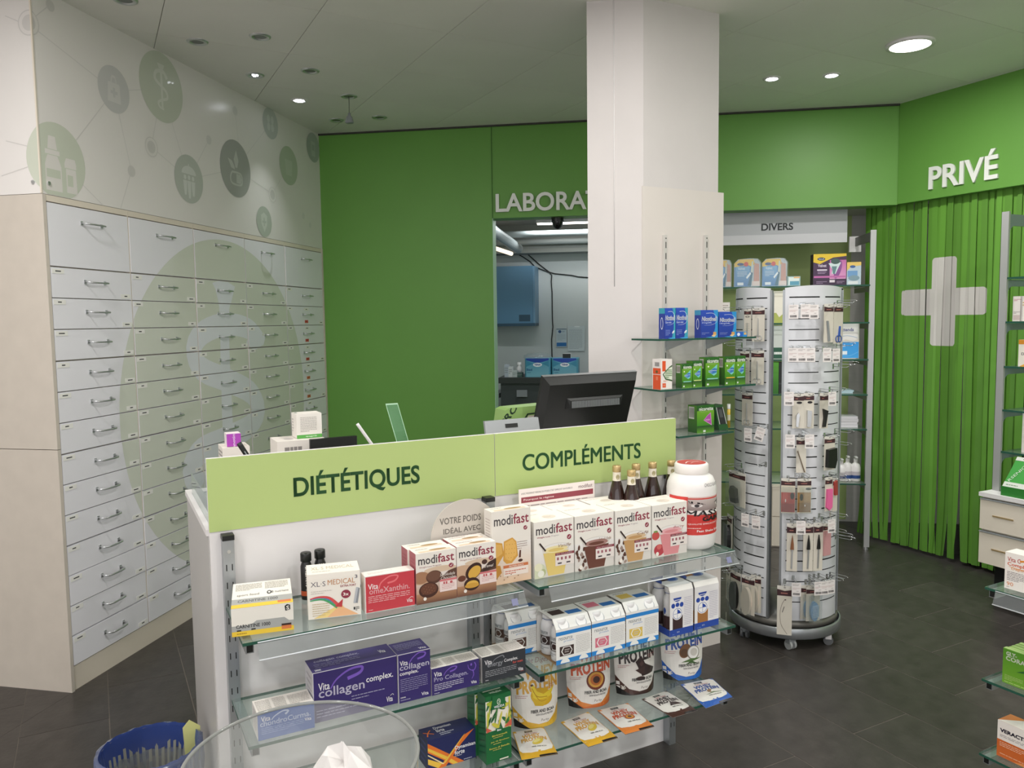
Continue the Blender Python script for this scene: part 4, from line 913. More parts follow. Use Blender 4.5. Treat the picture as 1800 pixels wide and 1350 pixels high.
vita(-0.893, -0.292, Z2, .143, .078, .068, 'charcoal box with red small print at the right end of the purple boxes', '#33363c', f)
f = [T_(WH, 'Vita', .06, .68, .22, .86, .01), T_('#b7c3e2', 'chondroCurma.', .04, .5, .93, .70, .01), S_('#b9c6e6', [(.24, .68), (.3, .8), (.44, .92), (.54, .88), (.48, .78)], .03, .07), L_('#8fa6da', .06, .2, .8, .46, 4, .3), T_(WH, 'Vita', .82, .34, .94, .46, .01)]
vita(-1.522, -0.302, Z2, .142, .071, .078, 'blue and white box at the left end, seen through the clear bowl', '#3f63ad', f)
# --- bottom shelf, left bay
OR = '#e8792f'; YE = '#f0c34a'
f = [P_(OR, (0, .0), (0, .9), (.02, .88), (.5, .3), (.75, 0), (.5, 0), (.3, .25), (0, .6)), P_(YE, (0, .66), (0, .76), (.42, .28), (.62, 0), (.52, 0), (.36, .22)), P_(YE, (0, .22), (0, .40), (.3, .12), (.38, 0), (.22, 0)), P_(OR, (.2, 0), (.36, .0), (.7, .62), (.97, 1.0), (.74, .86), (.46, .38)), P_(YE, (.30, .12), (.36, .12), (.78, .92), (.72, .84)),
     P_('#f7e2a8', (.0, .5), (0, .54), (.34, .1), (.30, .1)), T_(WH, 'Dynamisan', .56, .42, .99, .58, .02), T_(WH, 'forte', .55, .28, .76, .43, .02), L_('#c9c9d6', .55, .22, .82, .27, 1), L_('#c9c9d6', .74, .04, .96, .09, 1)]
tp = [S_(OR, [(.02, .62), (.1, .5), (.2, .35)], .05), S_(OR, [(.05, .25), (.1, .5), (.18, .7)], .05), T_(WH, 'Dynamisan', .26, .62, .62, .86, .02), T_(WH, 'forte', .27, .40, .44, .64, .02), L_('#c9c9d6', .3, .1, .6, .35, 2)]
carton(FC, -1.046, -0.240, Z3, .152, .092, .072, 'dark navy box with crossed orange stripes on the bottom shelf', {'*': '#232a5c', 'L': '#1c2149'}, f, tp, [L_('#3a4278', .2, .1, .8, .9, 4, .4)], name='tonic_box')
# green birch juice cartons with a leaf picture
def leafbox(s, yf, z, label):
    GR = '#1f6a3a'; f = [R_('#efeadd', 0, .48, 1, .93)]
    r = random.Random(5)
    for k in range(26):
        u = r.random(); v = .5+.4*r.random(); c_ = r.choice(['#2d6b3a', '#a9b93a', '#cfc84a', '#3f7a3c', '#dcd36a', '#1f5a34']); a = r.uniform(0, 180)
        f.append(('p', c_, clip_rect(oval(u, v, .15, .032, 14, 0, 360, a), 0, .48, 1, .93))) if len(clip_rect(oval(u, v, .15, .032, 14, 0, 360, a), 0, .48, 1, .93)) >= 3 else None
        f.append(('p', '#e9e4a8', clip_rect([(u-.07*math.cos(math.radians(a)), v-.016*math.sin(math.radians(a))), (u+.07*math.cos(math.radians(a)), v+.02*math.sin(math.radians(a))), (u+.07*math.cos(math.radians(a)), v+.024*math.sin(math.radians(a)))], 0, .48, 1, .93) or [(0, .5), (.01, .5), (0, .51)]))
    f += [P_('#d2624c', (0, .48), (.22, .5), (0, .56)), P_('#d2624c', (.7, .5), (1, .5), (1, .6)), R_(GR, .24, .80, .76, 1), E_('#d9e2cf', .5, .9, .07, .045), E_(GR, .5, .9, .05, .035), S_('#d9e2cf', [(.46, .88), (.54, .9), (.46, .92)], .006), T_(WH, 'WELEDA', .31, .815, .72, .85, .02),
          R_(GR, .36, .46, .64, .51), T_(WH, 'Bio', .42, .468, .58, .497, .02), T_('#d9cf5a', 'Birkensaft', .22, .40, .82, .425, .01), T_('#d9cf5a', 'Jus de Bouleau', .16, .31, .88, .335, .01), T_('#d9cf5a', 'Succo di Betulla', .1, .22, .9, .245, .01), L_('#c9bf62', .26, .37, .78, .39, 1), L_('#c9bf62', .26, .28, .78, .30, 1), L_('#c9bf62', .24, .19, .8, .21, 1), R_('#e9e5d6', .5, .03, .85, .05)]
    tp = [T_('#d9e2cf', 'WELEDA', .26, .25, .74, .45, .02), R_('#d9ddc8', .1, .6, .8, .7)]
    lf = []
    for k in range(9): lf.append(P_('#1a5230', (.15, .1+.09*k), (.85, .16+.09*k), (.85, .18+.09*k), (.15, .12+.09*k)))
    carton(FC, s, yf, z, .084, .205, .052, label, {'*': GR, 'L': '#2a6b43'}, f, tp, lf, name='juice_carton', rot=.03)
leafbox(-0.885, -0.294, Z3, 'tall green carton with a birch leaf picture, front one of the pair')
leafbox(-0.893, -0.236, Z3, 'tall green carton directly behind the leaf-picture one')

# --- protein pouches: standing bags with a soft bulge
POUCH = {'banana': ('#d9a92e', '#e0b43a', '#dba640'), 'passion': ('#d9823a', '#cf6a2e', '#c9542e'), 'choc': ('#4a2c24', '#3f2a26', '#2f2526'), 'coco': ('#2b5fb5', '#2a6fc9', '#274f9e')}
def whey(mp, mb, kind, w, h, flat=False, cells=None):
    c1, c2, c3 = POUCH[kind]
    it = [R_('#e9e5df', 0, 0, 1, 1), P_(c1, (0, .30), (.08, .22), (.25, .10), (.5, .05), (.72, .06), (.9, .14), (1, .26), (1, 0), (0, 0)), P_(c2, (.0, .12), (.3, .02), (1, .08), (1, 0), (0, 0))]
    if flat:
        it = [R_(c1, 0, 0, 1, 1), P_('#ebe7e2', (.10, .99), (.02, .93), (.02, .30), (.08, .20), (.3, .15), (.7, .15), (.92, .20), (.98, .30), (.98, .93), (.90, .99)), R_('#222222', .34, .85, .58, .93), T_('#dddddd', 'QNT', .37, .87, .55, .91, .02), T_('#b5424c', 'Light Digest', .3, .76, .72, .83, 0, .3),
              T_(c3, 'WHEY', .22, .64, .76, .76, .05, .1), T_(c3, 'PROTEIN', .14, .50, .90, .63, .05, .1), R_('#262222', .5, 0, 1, .045)]
        if kind == 'banana': it += [E_('#d9c04a', .6, .46, .18, .09, 20), E_('#e6d98a', .58, .48, .12, .05, 20)]
        if kind == 'passion': it += [E_('#b5562e', .58, .45, .16, .09), E_('#d99a3a', .58, .45, .12, .065), E_('#5a2c22', .58, .45, .06, .035)]
        if kind == 'choc': it += [P_('#3a2724', (.38, .36), (.52, .5), (.7, .46), (.84, .36))]
        if kind == 'coco': it += [E_('#9a7a5a', .54, .46, .09, .06), E_('#f0ece6', .66, .43, .11, .06), P_('#5b7a4a', (.3, .34), (.6, .4), (.9, .35), (.6, .37))]
        it += [T_('#3a3a3c', 'FIBER AND BCAA', .38, .28, .80, .315, .01)]
    else:
        it += [T_('#a8505a', 'Light Digest', .2, .86, .86, .95, 0, .3), P_('#222020', (0, 0), (0, .13), (.30, 0)), T_(c3, 'WHEY', .28, .67, .94, .83, .05, .12), T_(c3, 'PROTEIN', .08, .49, .99, .66, .05, .12, 4), L_('#b8606a', .06, .41, .30, .46, 2, .25)]
        n0 = len(it)
        if kind == 'banana': it += [E_('#d9ac22', .60, .47, .24, .12, -8), P_('#e9cf3a', (.38, .62), (.44, .64), (.5, .55), (.64, .50), (.84, .56), (.9, .6), (.8, .46), (.6, .38), (.42, .44)), P_('#dcb52c', (.36, .5), (.48, .44), (.66, .44), (.78, .46), (.62, .34), (.44, .36)), S_('#b8891c', [(.4, .6), (.5, .48), (.72, .46)], .01), S_('#b8891c', [(.42, .56), (.55, .42), (.7, .42)], .008), E_('#5a3a22', .40, .64, .03, .015)]
        if kind == 'passion': it += [E_('#6d2f22', .62, .44, .22, .135), E_('#cf9a42', .62, .45, .18, .11), E_('#b5642c', .62, .45, .13, .08), E_('#3f201a', .63, .45, .08, .05)]
        if kind == 'choc': it += [P_('#2f1f1e', (.46, .54), (.62, .62), (.70, .50), (.96, .40), (.9, .34), (.6, .32)), P_('#3c2826', (.44, .42), (.7, .46), (.66, .36), (.56, .36)), E_('#3a2522', .56, .29, .12, .03), P_('#4a3230', (.55, .5), (.63, .56), (.66, .5), (.6, .46))]
        if kind == 'coco': it += [E_('#7a5230', .52, .50, .15, .1, 20), E_('#5f4026', .50, .47, .1, .06), E_('#8a8478', .72, .46, .16, .11), E_('#f1eeea', .72, .465, .14, .095), E_('#cfcac2', .73, .47, .09, .06), P_('#4f6e3a', (.4, .33), (.66, .38), (.92, .36), (.64, .33)), P_('#3f5e30', (.46, .28), (.66, .35), (.82, .28), (.64, .31))]
        for q in range(n0, len(it)):
            if it[q][0] == 'p': it[q] = ('p', it[q][1], [(a, b-.055) for a, b in it[q][2]])
            elif it[q][0] == 's': it[q] = ('s', it[q][1], [(a, b-.055) for a, b in it[q][2]], it[q][3], it[q][4])
        it += [T_('#2f2f31', 'FIBER AND BCAA', .34, .205, .88, .25, .02), T_('#55555a', 'WITH ISOLATE PROTEIN', .44, .165, .84, .19, .01), P_('#ece8e2', (.52, .07), (.76, .08), (.76, .13), (.52, .12)), T_('#6a5a56', 'Purity', .55, .075, .74, .12, 0, .2), T_('#e9e2d6', '25', .08, .1, .18, .15, .01), L_('#b8606a', .78, .52, .98, .58, 2, .2)]
    decal(mb, mp, w, h, it, cells=cells)
def pouch(s0, y0, s1, y1, h, label, kind):
    """stand-up bag whose bottom front edge runs from (s0, y0) to (s1, y1)"""
    w = math.hypot(s1-s0, y1-y0); rot = math.atan2(y1-y0, s1-s0); dep = .062
    c, sn = math.cos(rot), math.sin(rot); cx = (s0+s1)/2 - dep/2*sn; cy = (y0+y1)/2 + dep/2*c
    t = thing('protein_pouch', label, 'pouch', FC.mat(cx, cy, Z3, rot), 'standing protein pouches')
    W2 = w/2
    def prof(v): return (.028*(1-v)**.8+.002)*(1-.0*v) if v < 1 else .002
    def pt(u, v, side):
        u2 = 2*u-1; wf = 1+.10*math.sin(min(v, 1)*PI)*.6+.05*v
        th = (prof(v)*(1-abs(u2)**3)*1.15+.0015); sag = -.010*math.sin(v*PI)*(1-u2*u2)
        bottom = -.008*(1-u2*u2)*(1 if v < .06 else 0)
        return (u2*W2*wf, side*th - (-.022*(1-v)) * side*0 + (.014*v), max(.0008, v*h + bottom*0))
    mb = MB(); nu, nv = 12, 14
    for side in (-1, 1):
        vs = [pt(i/nu, j/nv, side) for j in range(nv+1) for i in range(nu+1)]
        fs = [(j*(nu+1)+i, j*(nu+1)+i+1, (j+1)*(nu+1)+i+1, (j+1)*(nu+1)+i) for j in range(nv) for i in range(nu)]
        if side > 0: fs = [f[::-1] for f in fs]
        mb.mesh(vs, fs, 0, K('#d9d5cf' if side < 0 else '#b9b5b0'), True)
    # bottom and side gussets
    for i in range(nu): mb.poly([pt(i/nu, 0, -1), pt(i/nu, 0, 1), pt((i+1)/nu, 0, 1), pt((i+1)/nu, 0, -1)], 0, K('#222020'))
    for u in (0, 1):
        for j in range(nv): mb.poly([pt(u, j/nv, -1), pt(u, (j+1)/nv, -1), pt(u, (j+1)/nv, 1), pt(u, j/nv, 1)], 0, K('#c9c5bf'))
    mb.ob('bag', FOIL, t)
    md = MB()
    def mp(u, v, k):
        p = pt(u, v, -1); return (p[0], p[1]-.0006-.00012*k, p[2])
    whey(mp, md, kind, w, h, cells=(12, 14)); md.ob('printed_design', FOIL, t)
FOIL = ink_mat('satin_foil', 0.28, 0.25)
pouch(-0.715, -0.165, -0.572, -0.190, .225, 'standing pouch picturing yellow bananas, leftmost of the four', 'banana')
pouch(-0.494, -0.135, -0.354, -0.170, .225, 'standing pouch picturing a halved passion fruit', 'passion')
pouch(-0.300, -0.140, -0.160, -0.165, .225, 'standing pouch picturing dark chocolate pieces', 'choc')
pouch(-0.088, -0.125, 0.055, -0.165, .225, 'standing pouch picturing an opened coconut, rightmost of the four', 'coco')
def packet(q, label, kind, k):
    """flat sachet lying on the shelf; q = back left, back right, front right, front left as (s, depth)"""
    pts = [(a, -b) for a, b in q]; cx = sum(p[0] for p in pts)/4; cy = sum(p[1] for p in pts)/4
    t = thing('sample_sachet', label, 'sachet', FC.mat(cx, cy, Z3), 'flat sample sachets on the bottom shelf')
    P = [(a-cx, b-cy) for a, b in pts]
    def xy(u, v):
        a = [P[3][i]*(1-u)+P[2][i]*u for i in (0, 1)]; b = [P[0][i]*(1-u)+P[1][i]*u for i in (0, 1)]; return (a[0]*(1-v)+b[0]*v, a[1]*(1-v)+b[1]*v)
    r = random.Random(k)
    def z(u, v): return .0016+.007*math.sin(PI*min(max(u, 0), 1))**.7*math.sin(PI*min(max(v, 0), 1))**.7 + .0012*math.sin(u*9+k)*math.sin(v*11+k)*max(0, min(1, 6*v))*(1-v)
    nu, nv = 8, 10; mb = MB()
    for top in (1, 0):
        vs = [(*xy(i/nu, j/nv), z(i/nu, j/nv) if top else .0006) for j in range(nv+1) for i in range(nu+1)]
        fs = [(j*(nu+1)+i, j*(nu+1)+i+1, (j+1)*(nu+1)+i+1, (j+1)*(nu+1)+i) for j in range(nv) for i in range(nu)]
        mb.mesh(vs, fs if top else [f[::-1] for f in fs], 0, K('#2a2624' if not top else '#e9e5df'), True)
    mb.ob('bag', FOIL, t); md = MB()
    whey(lambda u, v, kk: (*xy(u, v), z(u, v)+.0006+.00010*kk), md, kind, .11, .16, True, cells=(8, 10)); md.ob('printed_design', FOIL, t)
packet([(-0.733, .169), (-0.632, .190), (-0.672, .345), (-0.783, .322)], 'flat yellow and white sachet at the far left, below the banana pouch', 'banana', 1)
packet([(-0.569, .190), (-0.455, .176), (-0.463, .357), (-0.572, .357)], 'flat yellow and white sachet between the banana and passion fruit pouches', 'banana', 2)
packet([(-0.423, .183), (-0.305, .191), (-0.322, .357), (-0.431, .352)], 'flat orange and white sachet below the passion fruit pouch', 'passion', 3)
packet([(-0.247, .191), (-0.135, .183), (-0.133, .344), (-0.236, .342)], 'flat brown and white sachet below the chocolate pouch', 'choc', 4)
packet([(-0.062, .171), (0.068, .189), (0.031, .338), (-0.100, .346)], 'flat blue and white sachet at the right end, below the coconut pouch', 'coco', 5)

# ================================================================ THINGS ON THE COUNTER TOP
ZT = 1.030
def onC(px, py, y): return FC.hit(px, py, y)
def deskbox(px0, py0, px1, yb, dep, label, cols, name='carton_box', z=ZT, front=(), top=(), left=(), rot=0):
    s0, zt = onC(px0, py0, yb); s1, _ = onC(px1, py0, yb); return carton(FC, s0, yb, z, s1-s0, zt-z, dep, label, cols, front, top, left, name=name, rot=rot), zt
_, zt = deskbox(391, 788, 439, .26, .10, 'white carton with small print at the left end behind the green sign', '#e9e2d9', left=[L_('#a39c98', .1, .5, .95, .95, 7, .5)])
s0, _ = onC(399, 785, .27); s1, zz = onC(423, 762, .27)
carton(FC, s0, .27, zt+.001, s1-s0, zz-zt, .05, 'small magenta and white box on top of the left white carton', {'*': '#ece2e4', 'F': '#b048b8'}, [('t', '#e9c9ec', 'sanotint', -.15, .35, 1.15, .55, .02, 0, 90)], name='small_carton')
_, zt = deskbox(487, 777, 572, .30, .12, 'wide white shipping carton with printed symbols behind the sign', '#e8e2da', front=[L_('#8c8784', .15, .82, .9, .9, 1, .8), L_('#b9b3ae', .15, .6, .8, .76, 4, .3), L_('#c9c3be', .05, .3, .9, .5, 5, .3)], top=[E_('#c9c4c0', .3, .4, .1, .2)])
s0, zb_ = onC(524, 764, .33); s1, zz = onC(567, 724, .33)
carton(FC, s0-.004, .33, zt+.001, s1-s0, zz-zt-.004, .075, 'small white box with a green base band standing on the wide shipping carton', '#ece7df', [R_('#5aa84c', 0, 0, 1, .14), T_('#dcebd6', 'spagyrik', .35, .03, .8, .1, .01), L_('#b0aaa4', .15, .25, .8, .88, 10, .35)], [R_('#7f8a80', .05, .5, .15, .8)], [L_('#b9b3ae', .1, .2, .4, .8, 5)], name='small_carton')
# black tablet edge
s0, z0_ = onC(545, 773, .22); s1, z1_ = onC(628, 768, .22)
t = thing('small_screen', 'small black flat screen peeping over the sign beside the cartons', 'screen', FC.mat((s0+s1)/2, .22, ZT))
MB().rbox(-(s1-s0)/2, 0, .03, (s1-s0)/2, .018, z0_-ZT, .004).ob('casing', M_black, t)
MB().box(-.05, -.01, 0, .05, .06, .006).ob('foot', M_black, t); MB().box(-.012, .004, .005, .012, .014, .05).ob('stem', M_black, t)
# pen, white stick, ruler in a cup
def stick(px0, py0, px1, py1, y, r, label, m, name, cat, n=10):
    a = onC(px0, py0, y); b = onC(px1, py1, y); d = (a[0]-b[0])/(a[1]-b[1]); zz = ZT+.004; base = (b[0]-d*(b[1]-zz))
    t = thing(name, label, cat, FC.mat(base, y, ZT)); L = Vector((a[0]-base, 0, a[1]-ZT))
    mb = MB().tube([(0, 0, .006), (L.x*.5, 0, L.z*.5), (L.x*.97, 0, L.z*.97), (L.x, 0, L.z)], r, n); mb.ob('shaft', m, t); return t, L
t, L = stick(420, 779, 432, 797, .03, .0075, 'thick black marker leaning behind the left end of the sign', M_black, 'marker_pen', 'pen')
MB().tube([(L.x*.9, -.008, L.z*.9), (L.x*.5, -.008, L.z*.5)], .0015, 5).ob('clip', M_grey, t)
stick(628, 745, 651, 777, .10, .005, 'slim white stick leaning behind the sign', M_white, 'white_stick', 'stick')
a = onC(688, 710, .12); b = onC(706, 772, .12); d = (a[0]-b[0])/(a[1]-b[1]); base = b[0]-d*(b[1]-ZT)
t = thing('ruler', 'clear plastic ruler standing up behind the sign', 'ruler', FC.mat(base, .12, ZT))
L = a[1]-ZT; hw = .0205
def rm(u, v, k): z = v*L; return (d*z-hw+2*hw*u, -.0015-.0001*k, z+.002)
mb = MB(); ol = [(0, 0), (1, 0), (1, .96), (.94, 1), (.06, 1), (0, .96)]
mb.prism(ol, lambda p, q: (rm(p[0], p[1], 0)[0], .0015-.003*q, rm(p[0], p[1], 0)[2])); mb.ob('blade', clear_mat('ruler_acrylic', '#d9efe0', .2, haze=.22, hazecol='#9fd0a6'), t)
mb = MB(); decal(mb, rm, .04, L, [R_('#b9e0bd', 0, 0, .05, 1), R_('#b9e0bd', .95, 0, 1, 1), R_('#b9e0bd', 0, .985, 1, 1)] + [R_('#4a7a50', .72 if k % 5 else .62, .04+k*.03, .9, .043+k*.03) for k in range(30)]); mb.ob('scale_marks', INK, t)
# monitor seen from behind
yM = .36
c1 = onC(957, 660, yM); c2 = onC(1123, 651, yM); c3 = onC(1108, 739, yM); c4 = onC(943, 751, yM)
t = thing('monitor', 'black computer monitor seen from behind over the sign', 'monitor', FC.mat((c3[0]+c4[0])/2, yM, ZT, 0.04))
w_ = (c2[0]-c1[0]); hM = .315; lean = math.radians(-19)
tm = Matrix.Translation((0, .07, .02)) @ Matrix.Rotation(-lean, 4, 'X')
zt_ = c1[1]-ZT
def mon(p): return tuple(tm @ Vector(p))
hM = (zt_-.02)/math.cos(lean)
mb = MB(); x = w_/2
mb.prism([(-x, 0), (x, 0), (x, hM), (-x, hM)], lambda p, q: mon((p[0], .012-.014*q, p[1])))
mb.mesh([mon(p) for p in ((-x, -.002, 0), (x, -.002, 0), (x, -.002, hM), (-x, -.002, hM), (-x+.02, -.030, .03), (x-.02, -.030, .03), (x-.02, -.030, hM-.025), (-x+.02, -.030, hM-.025))], [(4, 5, 6, 7), (0, 1, 5, 4), (1, 2, 6, 5), (2, 3, 7, 6), (3, 0, 4, 7)])
mb.ob('casing', M_black, t)
MB().prism([(-x, hM), (x, hM), (x, hM+.002), (-x, hM+.002)], lambda p, q: mon((p[0], .012-.016*q, p[1]))).ob('silver_rim', M_steel, t)
mb = MB(); vw = x*.60; vz = hM*.70; xo = .018
mb.mesh([mon(p) for p in ((xo-vw, -.031, vz-.022), (xo+vw, -.031, vz-.022), (xo+vw, -.031, vz+.022), (xo-vw, -.031, vz+.022), (xo-vw+.015, -.047, vz-.014), (xo+vw-.015, -.047, vz-.014), (xo+vw-.015, -.038, vz+.014), (xo-vw+.015, -.038, vz+.014))], [(4, 5, 6, 7), (0, 1, 5, 4), (1, 2, 6, 5), (2, 3, 7, 6), (3, 0, 4, 7)]); mb.ob('vent_housing', M_black, t)
mb = MB()
for k in range(44):
    u = xo-vw+.022+(2*vw-.044)*k/43; mb.mesh([mon(p) for p in ((u-.0012, -.0475, vz-.013), (u+.0012, -.0475, vz-.013), (u+.0012, -.0388, vz+.012), (u-.0012, -.0388, vz+.012))], [(0, 1, 2, 3)])
mb.ob('vent_slats', M_grey, t, kind='stuff')
MB().box(-.03, .03, .004, .03, .06, .10).ob('stand_neck', M_black, t); MB().rbox(-.11, -.04, 0, .11, .14, .008, .03).ob('stand_foot', M_black, t)
for dx in (-.04, .09): MB().prism([(dx, .10), (dx+.02, .10), (dx+.02, .108), (dx, .108)], lambda p, q: mon((p[0], -.0302-.001*q, p[1]))).ob('sticker', mat('sticker_grey', '#8e9390', .5), t)
# grey display back
yk = .20
c1 = onC(850, 741, yk); c2 = onC(946, 735, yk)
t = thing('card_terminal_lid', 'grey slanted display back left of the monitor', 'display', FC.mat((c1[0]+c2[0])/2, yk, ZT)); hw = (c2[0]-c1[0])/2; hz = c1[1]-ZT
MB().prism([(-hw, .04), (hw, .04), (hw, hz), (-hw+.004, hz)], lambda p, q: (p[0], .012+(hz-p[1])*-.28-.012*q, p[1])).ob('casing', mat('silver_plastic', '#a3a7a9', .35, .3), t)
MB().box(-.06, -.05, 0, .06, .05, .04).ob('stand', M_grey, t)
MB().prism([(-.028, hz-.028), (.022, hz-.028), (.022, hz-.014), (-.028, hz-.014)], lambda p, q: (p[0], .012+(hz-p[1])*-.28-.0125-.001*q, p[1])).ob('dark_badge', M_black, t)
# green bag with letters and white roll
c1 = onC(875, 742, .5); c2 = onC(960, 713, .5)
t = thing('paper_bag', 'light green bag with dark letters lying behind the grey display', 'bag', FC.mat((c1[0]+c2[0])/2, .50, ZT)); hw = (c2[0]-c1[0])/2; hz = c2[1]-ZT
MB().prism([(-hw, 0), (hw, 0), (hw, hz+.004), (-hw+.055, hz), (-hw+.035, hz-.008)], lambda p, q: (p[0], .09-.09*q, p[1]), 0, K('#93b56b')).ob('bag_body', INK, t)
mb = MB(); decal(mb, lambda u, v, k: (-hw+u*2*hw, -.001-.0001*k, v*hz), 2*hw, hz, [('t', '#24382a', 'PRO', -.02, .80, .46, .93, .02, .2, 48), P_('#24382a', (.5, .7), (.62, .86), (1, .88), (1, .9), (.6, .88), (.48, .72)), P_('#c9c0b4', (.52, .66), (.62, .84), (.98, .84), (.98, .6))]); mb.ob('lettering', INK, t)
# acrylic tray at the left end
t = thing('acrylic_tray', 'clear acrylic tray at the left end of the worktop', 'tray', FC.mat(-1.545, .30, ZT))
mb = MB(); mb.box(-.03, -.25, .001, .05, .25, .004)
for a in ((-.03, -.25, 0, -.027, .25, .07), (-.03, .247, 0, .05, .25, .07), (.047, -.25, 0, .05, .25, .07)): mb.box(*a)
mb.ob('tray_body', M_acryl, t)
t = thing('paper_tissue', 'crumpled white tissue beside the left end of the sign', 'tissue', FC.mat(-1.535, .14, ZT+.004))
mb = MB(); r = random.Random(4); n = 12
vs = [(.024*math.cos(2*PI*i/n)*(1+.3*r.random())*(1-.1*j), .03*math.sin(2*PI*i/n)*(1+.3*r.random()), .001+j*.022+.008*r.random()*(j > 0)) for j in range(5) for i in range(n)]
mb.mesh(vs, [(j*n+i, j*n+(i+1) % n, (j+1)*n+(i+1) % n, (j+1)*n+i) for j in range(4) for i in range(n)] + [tuple(4*n+i for i in range(n))]); mb.ob('tissue', M_white, t)

# ================================================================ PILLAR BOARD WITH GLASS SHELVES
pb = thing('pillar_board', 'tall cream board fixed to the right face of the pillar', 'board', FP.mat(0, 0, 0))
MB().box(-.478, -.0, .0, .0, .017, 2.19, mis={'R': 1, 'T': 1}).ob('board', [M_board, M_white], pb)
for px in (1169, 1241):
    x, zt = FP.hit(px, 413, -.01)
    rr_ = MB().box(x-.008, -.013, .10, x+.010, -.0005, zt).ob('wall_rail', M_white if False else mat('rail_cream', '#c9c6c0', .4), pb)
    sl = MB(); z = zt-.045
    sl.prism(oval(x+.003, zt-.015, .003, .003, 8)[::-1], lambda q, t_: (q[0], -.013-.0006*t_, q[1]))
    while z > .15: sl.box(x+.001, -.0136, z-.014, x+.005, -.013, z+.014); z -= .050
    sl.ob('slots', M_slot, rr_, kind='stuff')
def pshelf(x0, x1, z, label):
    t = glass_shelf(FP, label, x0, x1, -.205, -.002, z, rail=False, arms=False)
    xc = (x0+x1)/2
    for px in (1169, 1241):
        x, _ = FP.hit(px, 413, -.01)
        if x < x0: continue
        x -= xc-.003
        MB().prism([(-.195, -.009), (-.010, -.06), (-.0135, -.009)], lambda p, q: (x-.0015+.003*q, p[0], p[1])).ob('bracket', M_steel, t)
    return t
ZP = (1.515, 1.298, 1.090)
pshelf(-.540, .012, ZP[0], 'highest glass shelf on the pillar board, under the dark blue packs')
pshelf(-.540, .012, ZP[1], 'middle glass shelf on the pillar board, under the row of green packs')
pshelf(-.440, -.120, ZP[2], 'lowest glass shelf on the pillar board, under the single green pack')
def nblue(px0, pxc, px1, ptop, pbot, label, kind, dep=.04):
    y = -.185; s0, z0 = FP.hit(pxc, pbot, y); s1, _ = FP.hit(px1, pbot, y); _, z1 = FP.hit(pxc, ptop, y); w = s1-s0; h = z1-ZP[0]
    D = '#22368f'
    f = [G_('#2b4fb8', '#223a98', 0, 0, 1, 1), P_('#3ba0b8' if kind == 'teal' else '#2f95d6', (.72, 1), (1, 1), (1, 0), (.68, 0), (.84, .35), (.86, .7)), P_('#3c9fd8', (.3, .02), (.5, .0), (1, .0), (1, .05)),
         S_('#e9edf8', [(.3, .88), (.7, .88), (.96, .72), (.9, .55), (.6, .46), (.2, .45)], .012, .004), T_('#f0f2fb', 'Nicotinell', .05, .60, .93, .76, .05, .15), T_('#c9d2ee', '21mg/24h' if kind == 'big' else ('14mg/24h' if kind == 'big2' else 'Gum mint'), .05, .50, .62, .57, .01),
         L_('#aab8e6', .06, .10, .5, .3 if kind == 'teal' else .2, 4 if kind == 'teal' else 2, .22)]
    if kind == 'teal': f += [E_('#eef2f4', .80, .22, .12, .035, 20), E_('#cfd8e2', .8, .20, .1, .02)]
    else: f += [P_('#e7c99b', (.62, .06), (.78, .02), (.92, .1), (.78, .14)), R_('#d8a35c', .72, .1, .9, .2)]
    lf = [R_('#2a3f98', 0, 0, 1, 1), R_('#3a9fb4' if kind == 'teal' else '#3a8fb4', .0, .82, 1, 1), E_('#dfe5f4', .5, .5, .22, .2, n=16), E_('#2a3f98', .5, .5, .16, .17, n=16)]
    carton(FP, s0, y, ZP[0], w, h, dep, label, {'*': '#2a4aa8', 'L': D, 'T': '#27408f'}, f, [], lf, name='nicotine_pack')
nblue(1157, 1168.6, 1187, 541.5, 593, 'slim dark blue and teal pack, leftmost on the highest pillar shelf', 'teal')
nblue(1187, 1188, 1209, 541, 592.5, 'slim dark blue and teal pack, second from the left on the highest pillar shelf', 'teal')
nblue(1224, 1231.7, 1261.7, 545, 591.5, 'larger dark blue patch pack, left of the two with the patch picture', 'big')
nblue(1262, 1263.5, 1294, 548, 590, 'larger dark blue patch pack, right of the two with the patch picture', 'big2')
s0, z0 = FP.hit(1294.5, 589, -.185); s1, _ = FP.hit(1313, 589, -.185)
carton(FP, s0, -.185, ZP[0], s1-s0, .022, .05, 'small low light blue box at the right end of the highest pillar shelf', '#2e66c8', [E_('#dfe6f6', .2, .5, .14, .35), R_('#2b8fd6', .6, 0, 1, 1), R_('#e0b878', .7, .4, .95, .9)], name='nicotine_pack')
